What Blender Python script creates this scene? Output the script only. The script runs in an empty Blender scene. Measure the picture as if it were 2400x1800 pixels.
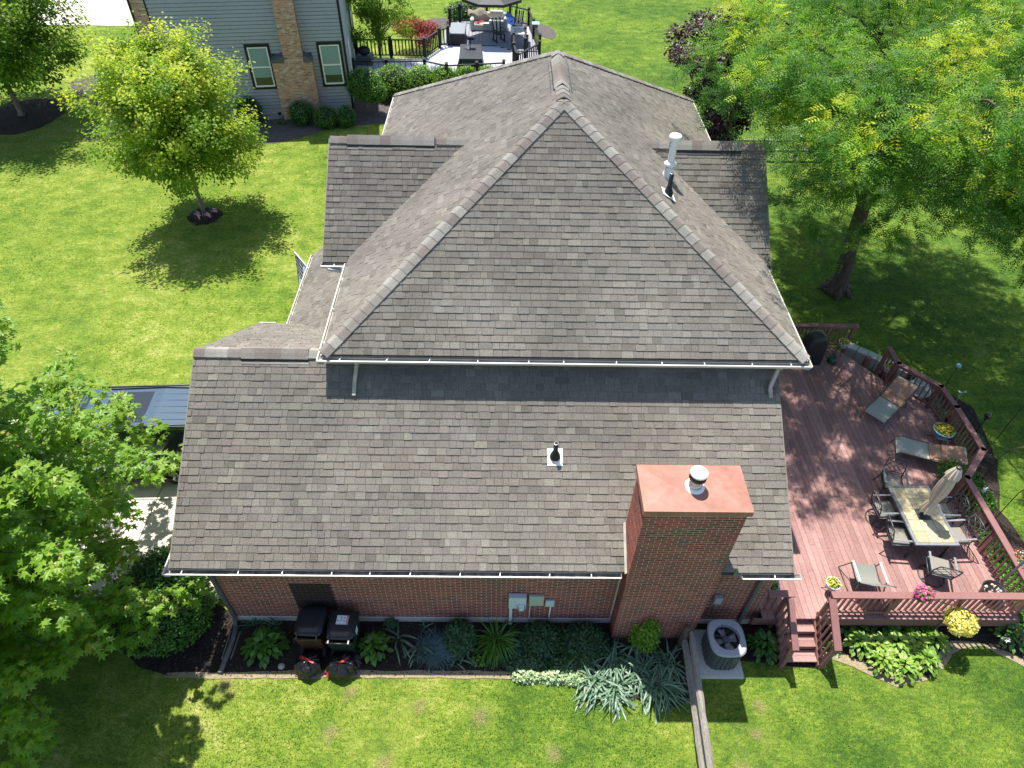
import bpy, math, random
import numpy as np
from mathutils import Vector, Matrix
R = random.Random(7)
NR = np.random.default_rng(11)
sc = bpy.context.scene
COL = sc.collection
rad = math.radians
PI = math.pi

# ------------------------------------------------------------------ camera, sky, sun
cam_d = bpy.data.cameras.new('camera')
cam_d.sensor_width = 36.0
cam_d.lens = 24.0
cam_d.clip_start = 0.1
cam_d.clip_end = 600
cam = bpy.data.objects.new('camera', cam_d)
COL.objects.link(cam)
CAM = Vector((6.156, -6.73, 14.07))
TH, YAW, ROLL = rad(45.22), rad(1.173), rad(1.508)
fw = Vector((math.sin(YAW) * math.cos(TH), math.cos(YAW) * math.cos(TH), -math.sin(TH)))
rt = Vector((math.cos(YAW), -math.sin(YAW), 0))
up = rt.cross(fw)
rr = rt * math.cos(ROLL) + up * math.sin(ROLL)
uu = -rt * math.sin(ROLL) + up * math.cos(ROLL)
m = Matrix(((rr.x, uu.x, -fw.x, CAM.x), (rr.y, uu.y, -fw.y, CAM.y), (rr.z, uu.z, -fw.z, CAM.z), (0, 0, 0, 1)))
cam.matrix_world = m
sc.camera = cam

SUN_DIR = Vector((0.15037, -0.3234, -0.93424)).normalized()   # direction the light travels
w = bpy.data.worlds.new('World')
sc.world = w
w.use_nodes = True
nt = w.node_tree
for n in list(nt.nodes):
    nt.nodes.remove(n)
sky = nt.nodes.new('ShaderNodeTexSky')
sky.sky_type = 'NISHITA'
sky.sun_disc = False
sky.sun_elevation = rad(69.1)
sky.sun_rotation = rad(-24.9)
sky.air_density = 1.0
sky.dust_density = 1.0
bg = nt.nodes.new('ShaderNodeBackground')
bg.inputs['Strength'].default_value = 0.115
out = nt.nodes.new('ShaderNodeOutputWorld')
nt.links.new(sky.outputs[0], bg.inputs[0])
nt.links.new(bg.outputs[0], out.inputs[0])
sd = bpy.data.lights.new('sun', 'SUN')
sd.energy = 4.6
sd.angle = rad(0.53)
sd.color = (1.0, 0.955, 0.88)
so = bpy.data.objects.new('sun', sd)
COL.objects.link(so)
so.rotation_mode = 'QUATERNION'
so.rotation_quaternion = SUN_DIR.to_track_quat('-Z', 'Y')
so.location = (0, 0, 40)
sc.view_settings.view_transform = 'Standard'
sc.view_settings.look = 'None'
sc.view_settings.exposure = 1.02
sc.view_settings.gamma = 1.0
sc.view_settings.use_curve_mapping = False
sc.render.engine = 'CYCLES'
sc.cycles.max_bounces = 6
sc.cycles.transparent_max_bounces = 6
sc.cycles.use_denoising = True
sc.cycles.sample_clamp_indirect = 4.0

# ------------------------------------------------------------------ materials
MATS = {}


def mat(name, col, rough=0.6, var=0.12, scale=12.0, bump=0.0, bscale=60.0, metal=0.0, spec=0.4, tint=None, coat=0.0,
        var2=0.0, scale2=0.7, col2=None, stretch=None, rand=0.0, alpha=None, patch=None, patch_amt=0.0, patch_scale=0.6, drough=0.0):
    """principled material with world-space noise; tint = list of colours chosen along the face attribute 'tint'"""
    M = bpy.data.materials.new(name)
    M.use_nodes = True
    t = M.node_tree
    N = t.nodes
    Lk = t.links
    b = N['Principled BSDF']
    geo = N.new('ShaderNodeNewGeometry')
    pos = geo.outputs['Position']
    if stretch:
        mp = N.new('ShaderNodeVectorMath')
        mp.operation = 'MULTIPLY'
        mp.inputs[1].default_value = stretch
        Lk.new(pos, mp.inputs[0])
        pos = mp.outputs[0]
    if tint:
        at = N.new('ShaderNodeAttribute')
        at.attribute_name = 'tint'
        fac = at.outputs['Fac']
        ra = N.new('ShaderNodeValToRGB')
        cr = ra.color_ramp
        cr.interpolation = 'LINEAR'
        k = len(tint)
        while len(cr.elements) < k:
            cr.elements.new(0.5)
        for i, c in enumerate(tint):
            cr.elements[i].position = i / (k - 1)
            cr.elements[i].color = (*c, 1)
        Lk.new(fac, ra.inputs[0])
        base = ra.outputs[0]
    else:
        rgb = N.new('ShaderNodeRGB')
        rgb.outputs[0].default_value = (*col, 1)
        base = rgb.outputs[0]
    if rand:
        oi = N.new('ShaderNodeObjectInfo')
        mr = N.new('ShaderNodeMapRange')
        mr.inputs['To Min'].default_value = 1 - rand
        mr.inputs['To Max'].default_value = 1 + rand
        Lk.new(oi.outputs['Random'], mr.inputs['Value'])
        mx = N.new('ShaderNodeVectorMath')
        mx.operation = 'SCALE'
        Lk.new(base, mx.inputs[0])
        Lk.new(mr.outputs[0], mx.inputs['Scale'])
        base = mx.outputs[0]

    def noisemul(base, sc_, amt, detail=4):
        nz = N.new('ShaderNodeTexNoise')
        nz.inputs['Scale'].default_value = sc_
        nz.inputs['Detail'].default_value = detail
        Lk.new(pos, nz.inputs['Vector'])
        mr = N.new('ShaderNodeMapRange')
        mr.inputs['From Min'].default_value = 0.3
        mr.inputs['From Max'].default_value = 0.7
        mr.inputs['To Min'].default_value = 1 - amt
        mr.inputs['To Max'].default_value = 1 + amt
        Lk.new(nz.outputs['Fac'], mr.inputs['Value'])
        mx = N.new('ShaderNodeVectorMath')
        mx.operation = 'SCALE'
        Lk.new(base, mx.inputs[0])
        Lk.new(mr.outputs[0], mx.inputs['Scale'])
        return mx.outputs[0]
    if patch:
        nz = N.new('ShaderNodeTexNoise')
        nz.inputs['Scale'].default_value = patch_scale
        nz.inputs['Detail'].default_value = 5
        nz.inputs['Roughness'].default_value = 0.6
        Lk.new(geo.outputs['Position'], nz.inputs['Vector'])
        mr = N.new('ShaderNodeMapRange')
        mr.inputs['From Min'].default_value = 0.48
        mr.inputs['From Max'].default_value = 0.72
        mr.inputs['To Max'].default_value = patch_amt
        Lk.new(nz.outputs['Fac'], mr.inputs['Value'])
        mx = N.new('ShaderNodeMix')
        mx.data_type = 'RGBA'
        Lk.new(mr.outputs[0], mx.inputs[0])
        Lk.new(base, mx.inputs[6])
        mx.inputs[7].default_value = (*patch, 1)
        base = mx.outputs[2]
    if var:
        base = noisemul(base, scale, var)
    if var2:
        base = noisemul(base, scale2, var2, 3)
    Lk.new(base, b.inputs['Base Color'])
    b.inputs['Roughness'].default_value = rough
    b.inputs['Metallic'].default_value = metal
    if drough:
        b.inputs['Diffuse Roughness'].default_value = drough
    b.inputs['Specular IOR Level'].default_value = spec
    b.inputs['Coat Weight'].default_value = coat
    if bump:
        nz = N.new('ShaderNodeTexNoise')
        nz.inputs['Scale'].default_value = bscale
        nz.inputs['Detail'].default_value = 4
        Lk.new(pos, nz.inputs['Vector'])
        bp = N.new('ShaderNodeBump')
        bp.inputs['Strength'].default_value = min(1, bump)
        bp.inputs['Distance'].default_value = 0.02
        Lk.new(nz.outputs['Fac'], bp.inputs['Height'])
        Lk.new(bp.outputs[0], b.inputs['Normal'])
    M['b'] = 1
    MATS[name] = M
    return M


def leafmat(name, tint, trans=0.35, rough=0.5, spec=0.35, var=0.25, scale=1.2):
    M = bpy.data.materials.new(name)
    M.use_nodes = True
    t = M.node_tree
    N = t.nodes
    Lk = t.links
    b = N['Principled BSDF']
    o = N['Material Output']
    at = N.new('ShaderNodeAttribute')
    at.attribute_name = 'tint'
    ra = N.new('ShaderNodeValToRGB')
    cr = ra.color_ramp
    k = len(tint)
    while len(cr.elements) < k:
        cr.elements.new(0.5)
    for i, c in enumerate(tint):
        cr.elements[i].position = i / (k - 1)
        cr.elements[i].color = (*c, 1)
    Lk.new(at.outputs['Fac'], ra.inputs[0])
    geo = N.new('ShaderNodeNewGeometry')
    nz = N.new('ShaderNodeTexNoise')
    nz.inputs['Scale'].default_value = scale
    nz.inputs['Detail'].default_value = 3
    Lk.new(geo.outputs['Position'], nz.inputs['Vector'])
    mr = N.new('ShaderNodeMapRange')
    mr.inputs['From Min'].default_value = 0.3
    mr.inputs['From Max'].default_value = 0.7
    mr.inputs['To Min'].default_value = 1 - var
    mr.inputs['To Max'].default_value = 1 + var
    Lk.new(nz.outputs['Fac'], mr.inputs['Value'])
    mx = N.new('ShaderNodeVectorMath')
    mx.operation = 'SCALE'
    Lk.new(ra.outputs[0], mx.inputs[0])
    Lk.new(mr.outputs[0], mx.inputs['Scale'])
    Lk.new(mx.outputs[0], b.inputs['Base Color'])
    b.inputs['Roughness'].default_value = rough
    b.inputs['Specular IOR Level'].default_value = spec
    tr = N.new('ShaderNodeBsdfTranslucent')
    m2 = N.new('ShaderNodeVectorMath')
    m2.operation = 'MULTIPLY'
    m2.inputs[1].default_value = (1.25, 1.3, 0.7)
    Lk.new(mx.outputs[0], m2.inputs[0])
    Lk.new(m2.outputs[0], tr.inputs['Color'])
    ms = N.new('ShaderNodeMixShader')
    ms.inputs[0].default_value = trans
    Lk.new(b.outputs[0], ms.inputs[1])
    Lk.new(tr.outputs[0], ms.inputs[2])
    Lk.new(ms.outputs[0], o.inputs['Surface'])
    MATS[name] = M
    return M


# ------------------------------------------------------------------ mesh helpers
def fastmesh(name, V, F, tint=None, smooth=False):
    """V (n,3); F = list of arrays or a (k,m) array of equal-sized faces"""
    me = bpy.data.meshes.new(name)
    V = np.asarray(V, dtype=np.float32)
    if isinstance(F, np.ndarray):
        F = [F]
    loops = np.concatenate([f.ravel() for f in F]).astype(np.int32)
    tot = np.concatenate([np.full(len(f), f.shape[1]) for f in F]).astype(np.int32)
    st = np.concatenate([[0], np.cumsum(tot)[:-1]]).astype(np.int32)
    me.vertices.add(len(V))
    me.vertices.foreach_set('co', V.ravel())
    me.loops.add(len(loops))
    me.loops.foreach_set('vertex_index', loops)
    me.polygons.add(len(tot))
    me.polygons.foreach_set('loop_start', st)
    me.polygons.foreach_set('loop_total', tot)
    me.polygons.foreach_set('use_smooth', np.full(len(tot), bool(smooth)))
    me.update(calc_edges=True)
    if tint is not None:
        a = me.attributes.new('tint', 'FLOAT', 'FACE')
        a.data.foreach_set('value', np.asarray(tint, dtype=np.float32))
    return me


class MB:
    def __init__(s):
        s.v = []
        s.f = []
        s.t = []
        s.sm = []
        s.T = None

    def add(s, vs, fs, tint=0.5, smooth=False):
        o = len(s.v)
        if s.T is not None:
            vs = [s.T @ Vector(p) for p in vs]
        s.v.extend([tuple(p) for p in vs])
        for f in fs:
            s.f.append(tuple(i + o for i in f))
            s.t.append(tint)
            s.sm.append(smooth)
        return s

    def box(s, a, b, tint=0.5, bev=0.0):
        x0, y0, z0 = a
        x1, y1, z1 = b
        if bev > 0:
            e = bev
            vs = []
            for (x, sx) in ((x0, 1), (x1, -1)):
                for (y, sy) in ((y0, 1), (y1, -1)):
                    for (z, sz) in ((z0, 1), (z1, -1)):
                        vs += [(x, y + sy * e, z + sz * e), (x + sx * e, y, z + sz * e), (x + sx * e, y + sy * e, z)]
            I = lambda i, j, k, c: (i * 4 + j * 2 + k) * 3 + c
            fs = []
            fs.append((I(0, 0, 0, 0), I(0, 0, 1, 0), I(0, 1, 1, 0), I(0, 1, 0, 0)))
            fs.append((I(1, 0, 0, 0), I(1, 1, 0, 0), I(1, 1, 1, 0), I(1, 0, 1, 0)))
            fs.append((I(0, 0, 0, 1), I(1, 0, 0, 1), I(1, 0, 1, 1), I(0, 0, 1, 1)))
            fs.append((I(0, 1, 0, 1), I(0, 1, 1, 1), I(1, 1, 1, 1), I(1, 1, 0, 1)))
            fs.append((I(0, 0, 0, 2), I(0, 1, 0, 2), I(1, 1, 0, 2), I(1, 0, 0, 2)))
            fs.append((I(0, 0, 1, 2), I(1, 0, 1, 2), I(1, 1, 1, 2), I(0, 1, 1, 2)))
            for i in (0, 1):
                for j in (0, 1):
                    fs.append((I(i, j, 0, 0), I(i, j, 0, 1), I(i, j, 1, 1), I(i, j, 1, 0)))
                    fs.append((I(i, 0, j, 0), I(i, 0, j, 2), I(i, 1, j, 2), I(i, 1, j, 0)))
                    fs.append((I(0, i, j, 1), I(0, i, j, 2), I(1, i, j, 2), I(1, i, j, 1)))
                    for k in (0, 1):
                        fs.append((I(i, j, k, 0), I(i, j, k, 1), I(i, j, k, 2)))
            return s.add(vs, fs, tint)
        vs = [(x0, y0, z0), (x1, y0, z0), (x1, y1, z0), (x0, y1, z0), (x0, y0, z1), (x1, y0, z1), (x1, y1, z1), (x0, y1, z1)]
        return s.add(vs, [(0, 3, 2, 1), (4, 5, 6, 7), (0, 1, 5, 4), (1, 2, 6, 5), (2, 3, 7, 6), (3, 0, 4, 7)], tint)

    def bar(s, p, q, w_, h_, upv=(0, 0, 1), tint=0.5, bev=0.0):
        p = Vector(p)
        q = Vector(q)
        d = q - p
        L = d.length
        if L < 1e-6:
            return s
        d.normalize()
        u = Vector(upv)
        if abs(d.dot(u)) > 0.98:
            u = Vector((0, 1, 0))
        x = d.cross(u).normalized()
        z = x.cross(d).normalized()
        T0 = s.T
        M = Matrix(((d.x, x.x, z.x, p.x), (d.y, x.y, z.y, p.y), (d.z, x.z, z.z, p.z), (0, 0, 0, 1)))
        s.T = M if T0 is None else T0 @ M
        s.box((0, -w_ / 2, -h_ / 2), (L, w_ / 2, h_ / 2), tint, bev)
        s.T = T0
        return s

    def tube(s, pts, r, n=8, tint=0.5, cap=True, r2=None):
        pts = [Vector(p) for p in pts]
        k = len(pts)
        rs = r if isinstance(r, (list, tuple)) else [r + ((r2 if r2 is not None else r) - r) * i / max(1, k - 1) for i in range(k)]
        vs = []
        prev = None
        for i, p in enumerate(pts):
            d = (pts[min(i + 1, k - 1)] - pts[max(i - 1, 0)]).normalized()
            if prev is None:
                a = Vector((0, 0, 1)) if abs(d.z) < 0.9 else Vector((1, 0, 0))
                x = d.cross(a).normalized()
            else:
                x = (prev - d * prev.dot(d)).normalized()
            prev = x
            y = d.cross(x)
            for j in range(n):
                a = 2 * PI * j / n
                vs.append(p + (x * math.cos(a) + y * math.sin(a)) * rs[i])
        fs = []
        for i in range(k - 1):
            for j in range(n):
                j2 = (j + 1) % n
                fs.append((i * n + j, i * n + j2, (i + 1) * n + j2, (i + 1) * n + j))
        if cap:
            fs.append(tuple(range(n - 1, -1, -1)))
            fs.append(tuple((k - 1) * n + j for j in range(n)))
        return s.add(vs, fs, tint, smooth=n > 5)

    def lathe(s, prof, n=20, c=(0, 0, 0), tint=0.5):
        vs = []
        for (r_, z) in prof:
            for j in range(n):
                a = 2 * PI * j / n
                vs.append((c[0] + r_ * math.cos(a), c[1] + r_ * math.sin(a), c[2] + z))
        fs = []
        for i in range(len(prof) - 1):
            for j in range(n):
                j2 = (j + 1) % n
                fs.append((i * n + j, i * n + j2, (i + 1) * n + j2, (i + 1) * n + j))
        return s.add(vs, fs, tint, smooth=True)

    def prism(s, poly, z0, z1, tint=0.5):
        n = len(poly)
        ar = sum(poly[i][0] * poly[(i + 1) % n][1] - poly[(i + 1) % n][0] * poly[i][1] for i in range(n))
        if ar < 0:
            poly = poly[::-1]
        vs = [(x, y, z0) for x, y in poly] + [(x, y, z1) for x, y in poly]
        fs = [tuple(range(n - 1, -1, -1)), tuple(range(n, 2 * n))]
        for i in range(n):
            j = (i + 1) % n
            fs.append((i, j, n + j, n + i))
        return s.add(vs, fs, tint)

    def sphere(s, c, r, n=12, m_=8, tint=0.5, sq=(1, 1, 1)):
        vs = []
        for i in range(m_ + 1):
            a = PI * i / m_
            for j in range(n):
                b = 2 * PI * j / n
                vs.append((c[0] + r * sq[0] * math.sin(a) * math.cos(b), c[1] + r * sq[1] * math.sin(a) * math.sin(b), c[2] + r * sq[2] * math.cos(a)))
        fs = []
        for i in range(m_):
            for j in range(n):
                j2 = (j + 1) % n
                fs.append((i * n + j, (i + 1) * n + j, (i + 1) * n + j2, i * n + j2))
        return s.add(vs, fs, tint, smooth=True)

    def mesh(s, name, origin=(0, 0, 0)):
        me = bpy.data.meshes.new(name)
        o = Vector(origin)
        me.from_pydata([(x - o.x, y - o.y, z - o.z) for x, y, z in s.v], [], s.f)
        a = me.attributes.new('tint', 'FLOAT', 'FACE')
        a.data.foreach_set('value', s.t)
        me.polygons.foreach_set('use_smooth', s.sm)
        me.update()
        return me

    def build(s, name, mt, parent=None, local=False):
        me = s.mesh(name, (0, 0, 0) if local or parent is None else rootloc(parent))
        return mkobj(name, me, mt, parent)


def rootloc(p):
    v = Vector((0, 0, 0))
    while p is not None:
        v += p.location
        p = p.parent
    return v


def mkobj(name, me, mt, parent=None):
    o = bpy.data.objects.new(name, me)
    if mt is not None and len(me.materials) == 0:
        me.materials.append(MATS[mt] if isinstance(mt, str) else mt)
    COL.objects.link(o)
    if parent is not None:
        o.parent = parent
    return o


def fastobj(name, V, F, mt, parent=None, tint=None, kind=None, smooth=False):
    V = np.asarray(V, dtype=np.float64)
    if parent is not None:
        V = V - np.array(rootloc(parent))
    me = fastmesh(name, V, F, tint, smooth)
    o = mkobj(name, me, mt, parent)
    if kind:
        o['kind'] = kind
    return o


def thing(name, label, cat, loc=(0, 0, 0), rot=0.0, group=None):
    o = bpy.data.objects.new(name, None)
    o.empty_display_size = 0.2
    COL.objects.link(o)
    o.location = loc
    o.rotation_euler = (0, 0, rot)
    tag(o, label, cat, group)
    return o


def tag(o, label=None, cat=None, group=None, kind=None):
    if label:
        o['label'] = label
    if cat:
        o['category'] = cat
    if group:
        o['group'] = group
    if kind:
        o['kind'] = kind
    return o


def kids(o):
    return [c for c in KIDS.get(o.name, [])] if False else [c for c in o.children]


def copy_tree(o, parent=None):
    c = o.copy()
    COL.objects.link(c)
    if parent is not None:
        c.parent = parent
    for ch in list(o.children):
        copy_tree(ch, c)
    return c


def inst(name, me, parent, M4):
    """a shared-mesh child placed by a matrix in world axes relative to the parent's root"""
    o = bpy.data.objects.new(name, me)
    COL.objects.link(o)
    o.parent = parent
    rl = rootloc(parent)
    o.matrix_local = Matrix.Translation(-rl) @ M4
    return o


# ------------------------------------------------------------------ foliage
def rand_rot(n, upbias=0.0):
    q = NR.normal(size=(n, 4))
    q /= np.linalg.norm(q, axis=1)[:, None]
    w_, x, y, z = q.T
    return np.stack([np.stack([1 - 2 * (y * y + z * z), 2 * (x * y - z * w_), 2 * (x * z + y * w_)], -1),
                     np.stack([2 * (x * y + z * w_), 1 - 2 * (x * x + z * z), 2 * (y * z - x * w_)], -1),
                     np.stack([2 * (x * z - y * w_), 2 * (y * z + x * w_), 1 - 2 * (x * x + y * y)], -1)], -2)


def frame_rot(nrm, ydir):
    """rotation matrices (n,3,3) whose columns are x, y (leaf axis), z (normal)"""
    z = nrm / np.linalg.norm(nrm, axis=1)[:, None]
    y = ydir - z * np.sum(ydir * z, 1)[:, None]
    y /= np.linalg.norm(y, axis=1)[:, None] + 1e-9
    x = np.cross(y, z)
    return np.stack([x, y, z], -1)


def outward(P, c, k_up=0.5, jit=0.6, droop=0.0):
    d = P - np.asarray(c)
    d /= np.linalg.norm(d, axis=1)[:, None] + 1e-6
    nrm = d * 0.6 + np.array([0, 0, k_up]) + NR.normal(size=P.shape) * jit
    y = d + NR.normal(size=P.shape) * 0.6 + np.array([0, 0, -droop])
    return frame_rot(nrm, y)


LEAF = {
    'quad': ([(0, 0, 0), (0.32, 0.45, 0.05), (0, 1, 0), (-0.32, 0.45, 0.05)], [(0, 1, 2, 3)]),
    'tri': ([(-0.5, 0, 0), (0.5, 0, 0), (0, 1, 0)], [(0, 1, 2)]),
    'maple': ([(0, 0, 0), (0.5, 0.12, -0.03), (0.22, 0.33, 0.03), (0.55, 0.7, -0.05), (0.16, 0.6, 0.03), (0, 1.0, -0.05),
               (-0.16, 0.6, 0.03), (-0.55, 0.7, -0.05), (-0.22, 0.33, 0.03), (-0.5, 0.12, -0.03)],
              [(0, 1, 2), (0, 2, 3, 4), (0, 4, 5, 6), (0, 6, 7, 8), (0, 8, 9)]),
}
# a locust frond: rachis with pairs of leaflets
_v, _f = [], []
for i in range(4):
    y = 0.10 + i * 0.22
    for sx in (-1, 1):
        o = len(_v)
        L = 0.34 - 0.02 * i
        _v += [(0, y, -0.05 * y), (sx * L * 0.55, y + 0.10, -0.02), (sx * L, y + 0.12, -0.06), (sx * L * 0.5, y - 0.02, -0.02)]
        _f.append((o, o + 1, o + 2, o + 3) if sx > 0 else (o, o + 3, o + 2, o + 1))
LEAF['frond'] = (_v, _f)


def leaves(name, P, Rm, size, tint, kind, mt, parent=None, stuff=False):
    tv, tf = LEAF[kind]
    tv = np.array(tv)
    n = len(P)
    size = np.broadcast_to(np.asarray(size, dtype=float), (n,))
    V = np.einsum('nij,kj->nki', Rm, tv) * size[:, None, None] + P[:, None, :]
    V = V.reshape(-1, 3)
    groups = {}
    for f in tf:
        groups.setdefault(len(f), []).append(f)
    F = []
    T = []
    for k, fl in groups.items():
        fa = np.array(fl)
        A = (np.arange(n)[:, None, None] * len(tv) + fa[None]).reshape(-1, k)
        F.append(A)
        T.append(np.repeat(tint, len(fl)))
    o = fastobj(name, V, F, mt, parent, np.concatenate(T))
    if stuff or name == 'flowers':
        o['kind'] = 'stuff'
    return o


def blob_points(n, centers, radii, shell=0.35):
    """points in ellipsoid clusters, more of them near the surface"""
    k = len(centers)
    vol = np.array([np.prod(r_) for r_ in radii]) ** (2 / 3)
    idx = NR.choice(k, n, p=vol / vol.sum())
    d = NR.normal(size=(n, 3))
    d /= np.linalg.norm(d, axis=1)[:, None]
    r_ = NR.random(n) ** shell
    P = np.array(centers)[idx] + d * np.array(radii)[idx] * r_[:, None]
    return P, idx, r_
# ------------------------------------------------------------------ material table
SH = [(0.165, 0.149, 0.126), (0.195, 0.176, 0.149), (0.212, 0.191, 0.165), (0.232, 0.213, 0.178), (0.258, 0.239, 0.200)]
mat('shingle', None, rough=0.92, tint=SH, var=0.42, scale=75, bump=0.6, bscale=160, var2=0.15, scale2=0.6, spec=0.15, drough=1.0)
SHC = [(0.21, 0.18, 0.16), (0.25, 0.215, 0.185), (0.27, 0.25, 0.22), (0.31, 0.295, 0.26)]
mat('cap_shingle', None, rough=0.92, tint=SHC, var=0.3, scale=70, bump=0.4, bscale=160, var2=0.1, scale2=1.1, spec=0.15, drough=0.8)
mat('roof_felt', (0.035, 0.033, 0.03), rough=0.95)
mat('brick', None, rough=0.85, tint=[(0.10, 0.055, 0.05), (0.19, 0.052, 0.040), (0.25, 0.060, 0.044), (0.29, 0.085, 0.060)], var=0.22, scale=30,
    bump=0.2, bscale=120, var2=0.14, scale2=0.9)
mat('mortar', (0.52, 0.43, 0.36), rough=0.95, var=0.15, scale=25)
mat('concrete', (0.46, 0.44, 0.39), rough=0.9, var=0.10, scale=30, bump=0.15, var2=0.10, scale2=0.8)
mat('gutter_white', (0.56, 0.54, 0.50), rough=0.4, var=0.06, scale=8)
mat('gutter_inside', (0.15, 0.14, 0.12), rough=0.8, var=0.6, scale=9)
mat('gutter_beige', (0.38, 0.35, 0.29), rough=0.6, var=0.25, scale=4)
mat('soffit', (0.20, 0.18, 0.15), rough=0.7)
mat('wall_siding', (0.42, 0.40, 0.34), rough=0.7, var=0.05)
mat('downspout_grey', (0.095, 0.10, 0.105), rough=0.45, var=0.1)
mat('old_stone', (0.16, 0.15, 0.13), rough=0.9, var=0.25)
mat('hose_grey', (0.15, 0.135, 0.13), rough=0.6)
mat('black_plastic', (0.018, 0.018, 0.02), rough=0.38, var=0.1)
mat('black_rubber', (0.015, 0.015, 0.016), rough=0.7)
mat('rust_cap', (0.32, 0.142, 0.105), rough=0.6, var=0.14, scale=3, patch=(0.24, 0.11, 0.065), patch_amt=0.75, patch_scale=2.6, var2=0.12, scale2=9)
mat('white_paint', (0.80, 0.80, 0.78), rough=0.45, var=0.04)
mat('galv', (0.55, 0.57, 0.60), rough=0.35, metal=0.7)
mat('glass_dark', (0.02, 0.025, 0.03), rough=0.06, var=0, spec=0.7)
mat('door_white', (0.7, 0.69, 0.66), rough=0.5)


def shingle_rows(P00, u, v, nrm, lo, hi, vmax, expo=0.144, edge=0.02):
    """tabs of one roof plane. lo(v), hi(v): u-limits; returns (quads, singles candidates)"""
    tabs = []
    n = int(vmax / expo) + 1
    for i in range(n):
        v0 = i * expo
        v1 = min(v0 + expo + 0.012, vmax)
        if v1 - v0 < 0.03:
            continue
        a0, b0 = lo(v0), hi(v0)
        a1, b1 = lo(v1), hi(v1)
        ua = min(a0, a1) - R.random() * 0.2
        ub = max(b0, b1)
        x = ua
        while x < ub:
            wd = R.choice((0.11, 0.14, 0.17, 0.20, 0.23, 0.27))
            x2 = x + wd
            g = 0.0028
            q = [max(x + g, a0), min(x2 - g, b0), min(x2 - g, b1), max(x + g, a1)]
            if q[1] > q[0] + 0.004 or q[2] > q[3] + 0.004:
                full = (x + g > max(a0, a1)) and (x2 - g < min(b0, b1)) and abs(v1 - v0 - expo - 0.012) < 1e-6
                if q[1] < q[0]:
                    q[0] = q[1] = (q[0] + q[1]) / 2
                if q[2] < q[3]:
                    q[2] = q[3] = (q[2] + q[3]) / 2
                t = min(1, max(0, R.gauss(0.5, 0.23)))
                h = R.choice((0.015, 0.016, 0.017, 0.024, 0.025))
                tabs.append((x + g, wd - 2 * g, v0, v1, q, t, h, full))
            x = x2
    return tabs


def tab_mesh(tabs, P00, u, v, nrm):
    V = []
    F = []
    T = []
    for (x, wd, v0, v1, q, t, h, full) in tabs:
        o = len(V)
        dv = 0.0 if h < 0.024 else -0.004
        for (uu_, vv_, hh) in ((q[0], v0 + dv, h), (q[1], v0 + dv, h), (q[2], v1, 0.004), (q[3], v1, 0.004), (q[0], v0 + dv, -0.004), (q[1], v0 + dv, -0.004)):
            p = P00 + u * uu_ + v * vv_ + nrm * hh
            V.append((p.x, p.y, p.z))
        F.append((o, o + 1, o + 2, o + 3))
        F.append((o + 4, o + 5, o + 1, o))
        F.append((o + 4, o, o + 3, o + 3))
        F.append((o + 1, o + 5, o + 2, o + 2))
        T += [t, t, t, t]
    V = np.array(V)
    Fa = np.array(F)
    # side faces are triangles
    quads = Fa.reshape(-1, 4, 4)[:, :2].reshape(-1, 4)
    tr = Fa.reshape(-1, 4, 4)[:, 2:, :3].reshape(-1, 3)
    Ta = np.array(T).reshape(-1, 4)
    return V, [quads, tr], np.concatenate([Ta[:, :2].ravel(), Ta[:, 2:].ravel()])


TABM = {}


def tab_template(wd, h, t):
    k = (round(wd, 3), h, t)
    if k not in TABM:
        vs = [(0, 0, h), (wd, 0, h), (wd, 0.156, 0.004), (0, 0.156, 0.004), (0, 0, -0.004), (wd, 0, -0.004)]
        me = bpy.data.meshes.new('shingle')
        me.from_pydata(vs, [], [(0, 1, 2, 3), (4, 5, 1, 0), (4, 0, 3), (1, 5, 2)])
        a = me.attributes.new('tint', 'FLOAT', 'FACE')
        a.data.foreach_set('value', [t] * 4)
        me.materials.append(MATS['shingle'])
        TABM[k] = me
    return TABM[k]


def roof_plane(root, partname, P00, P10, vdir_pt, lo, hi, vmax, singles=0, thick=0.10, label=None, pred=None):
    """P00->P10 eave line (u axis), vdir_pt a point up the slope; builds slab + shingles"""
    P00 = Vector(P00)
    u = (Vector(P10) - P00).normalized()
    vv = Vector(vdir_pt) - P00
    v = (vv - u * vv.dot(u)).normalized()
    nrm = u.cross(v).normalized()
    if nrm.z < 0:
        nrm = -nrm
    b = MB()
    poly = [(lo(0), 0), (hi(0), 0), (hi(vmax), vmax), (lo(vmax), vmax)]
    top = [P00 + u * a + v * c - nrm * 0.004 for a, c in poly]
    bot = [p - nrm * thick for p in top]
    b.add([tuple(p) for p in top + bot], [(0, 1, 2, 3), (7, 6, 5, 4), (0, 4, 5, 1), (1, 5, 6, 2), (2, 6, 7, 3), (3, 7, 4, 0)])
    slab = b.build(partname, 'roof_felt', root)
    if label:
        slab['label'] = label
    tabs = shingle_rows(P00, u, v, nrm, lo, hi, vmax)
    sing = []
    rest = []
    for tb in tabs:
        p = P00 + u * (tb[0] + tb[1] / 2) + v * tb[2]
        if len(sing) < singles and tb[7] and (pred is None or pred(p)):
            sing.append(tb)
        else:
            rest.append(tb)
    V, F, T = tab_mesh(rest, P00, u, v, nrm)
    o = fastobj('shingles' if singles else 'shingles', V, F, 'shingle', slab, T, 'stuff')
    for tb in sing:
        t = round(tb[5] * 5) / 5
        me = tab_template(tb[1], tb[6], t)
        p = P00 + u * tb[0] + v * (tb[2] + (0.0 if tb[6] < 0.024 else -0.004))
        M = Matrix(((u.x, v.x, nrm.x, p.x), (u.y, v.y, nrm.y, p.y), (u.z, v.z, nrm.z, p.z), (0, 0, 0, 1)))
        inst('shingle', me, slab, M)
    return slab


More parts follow.
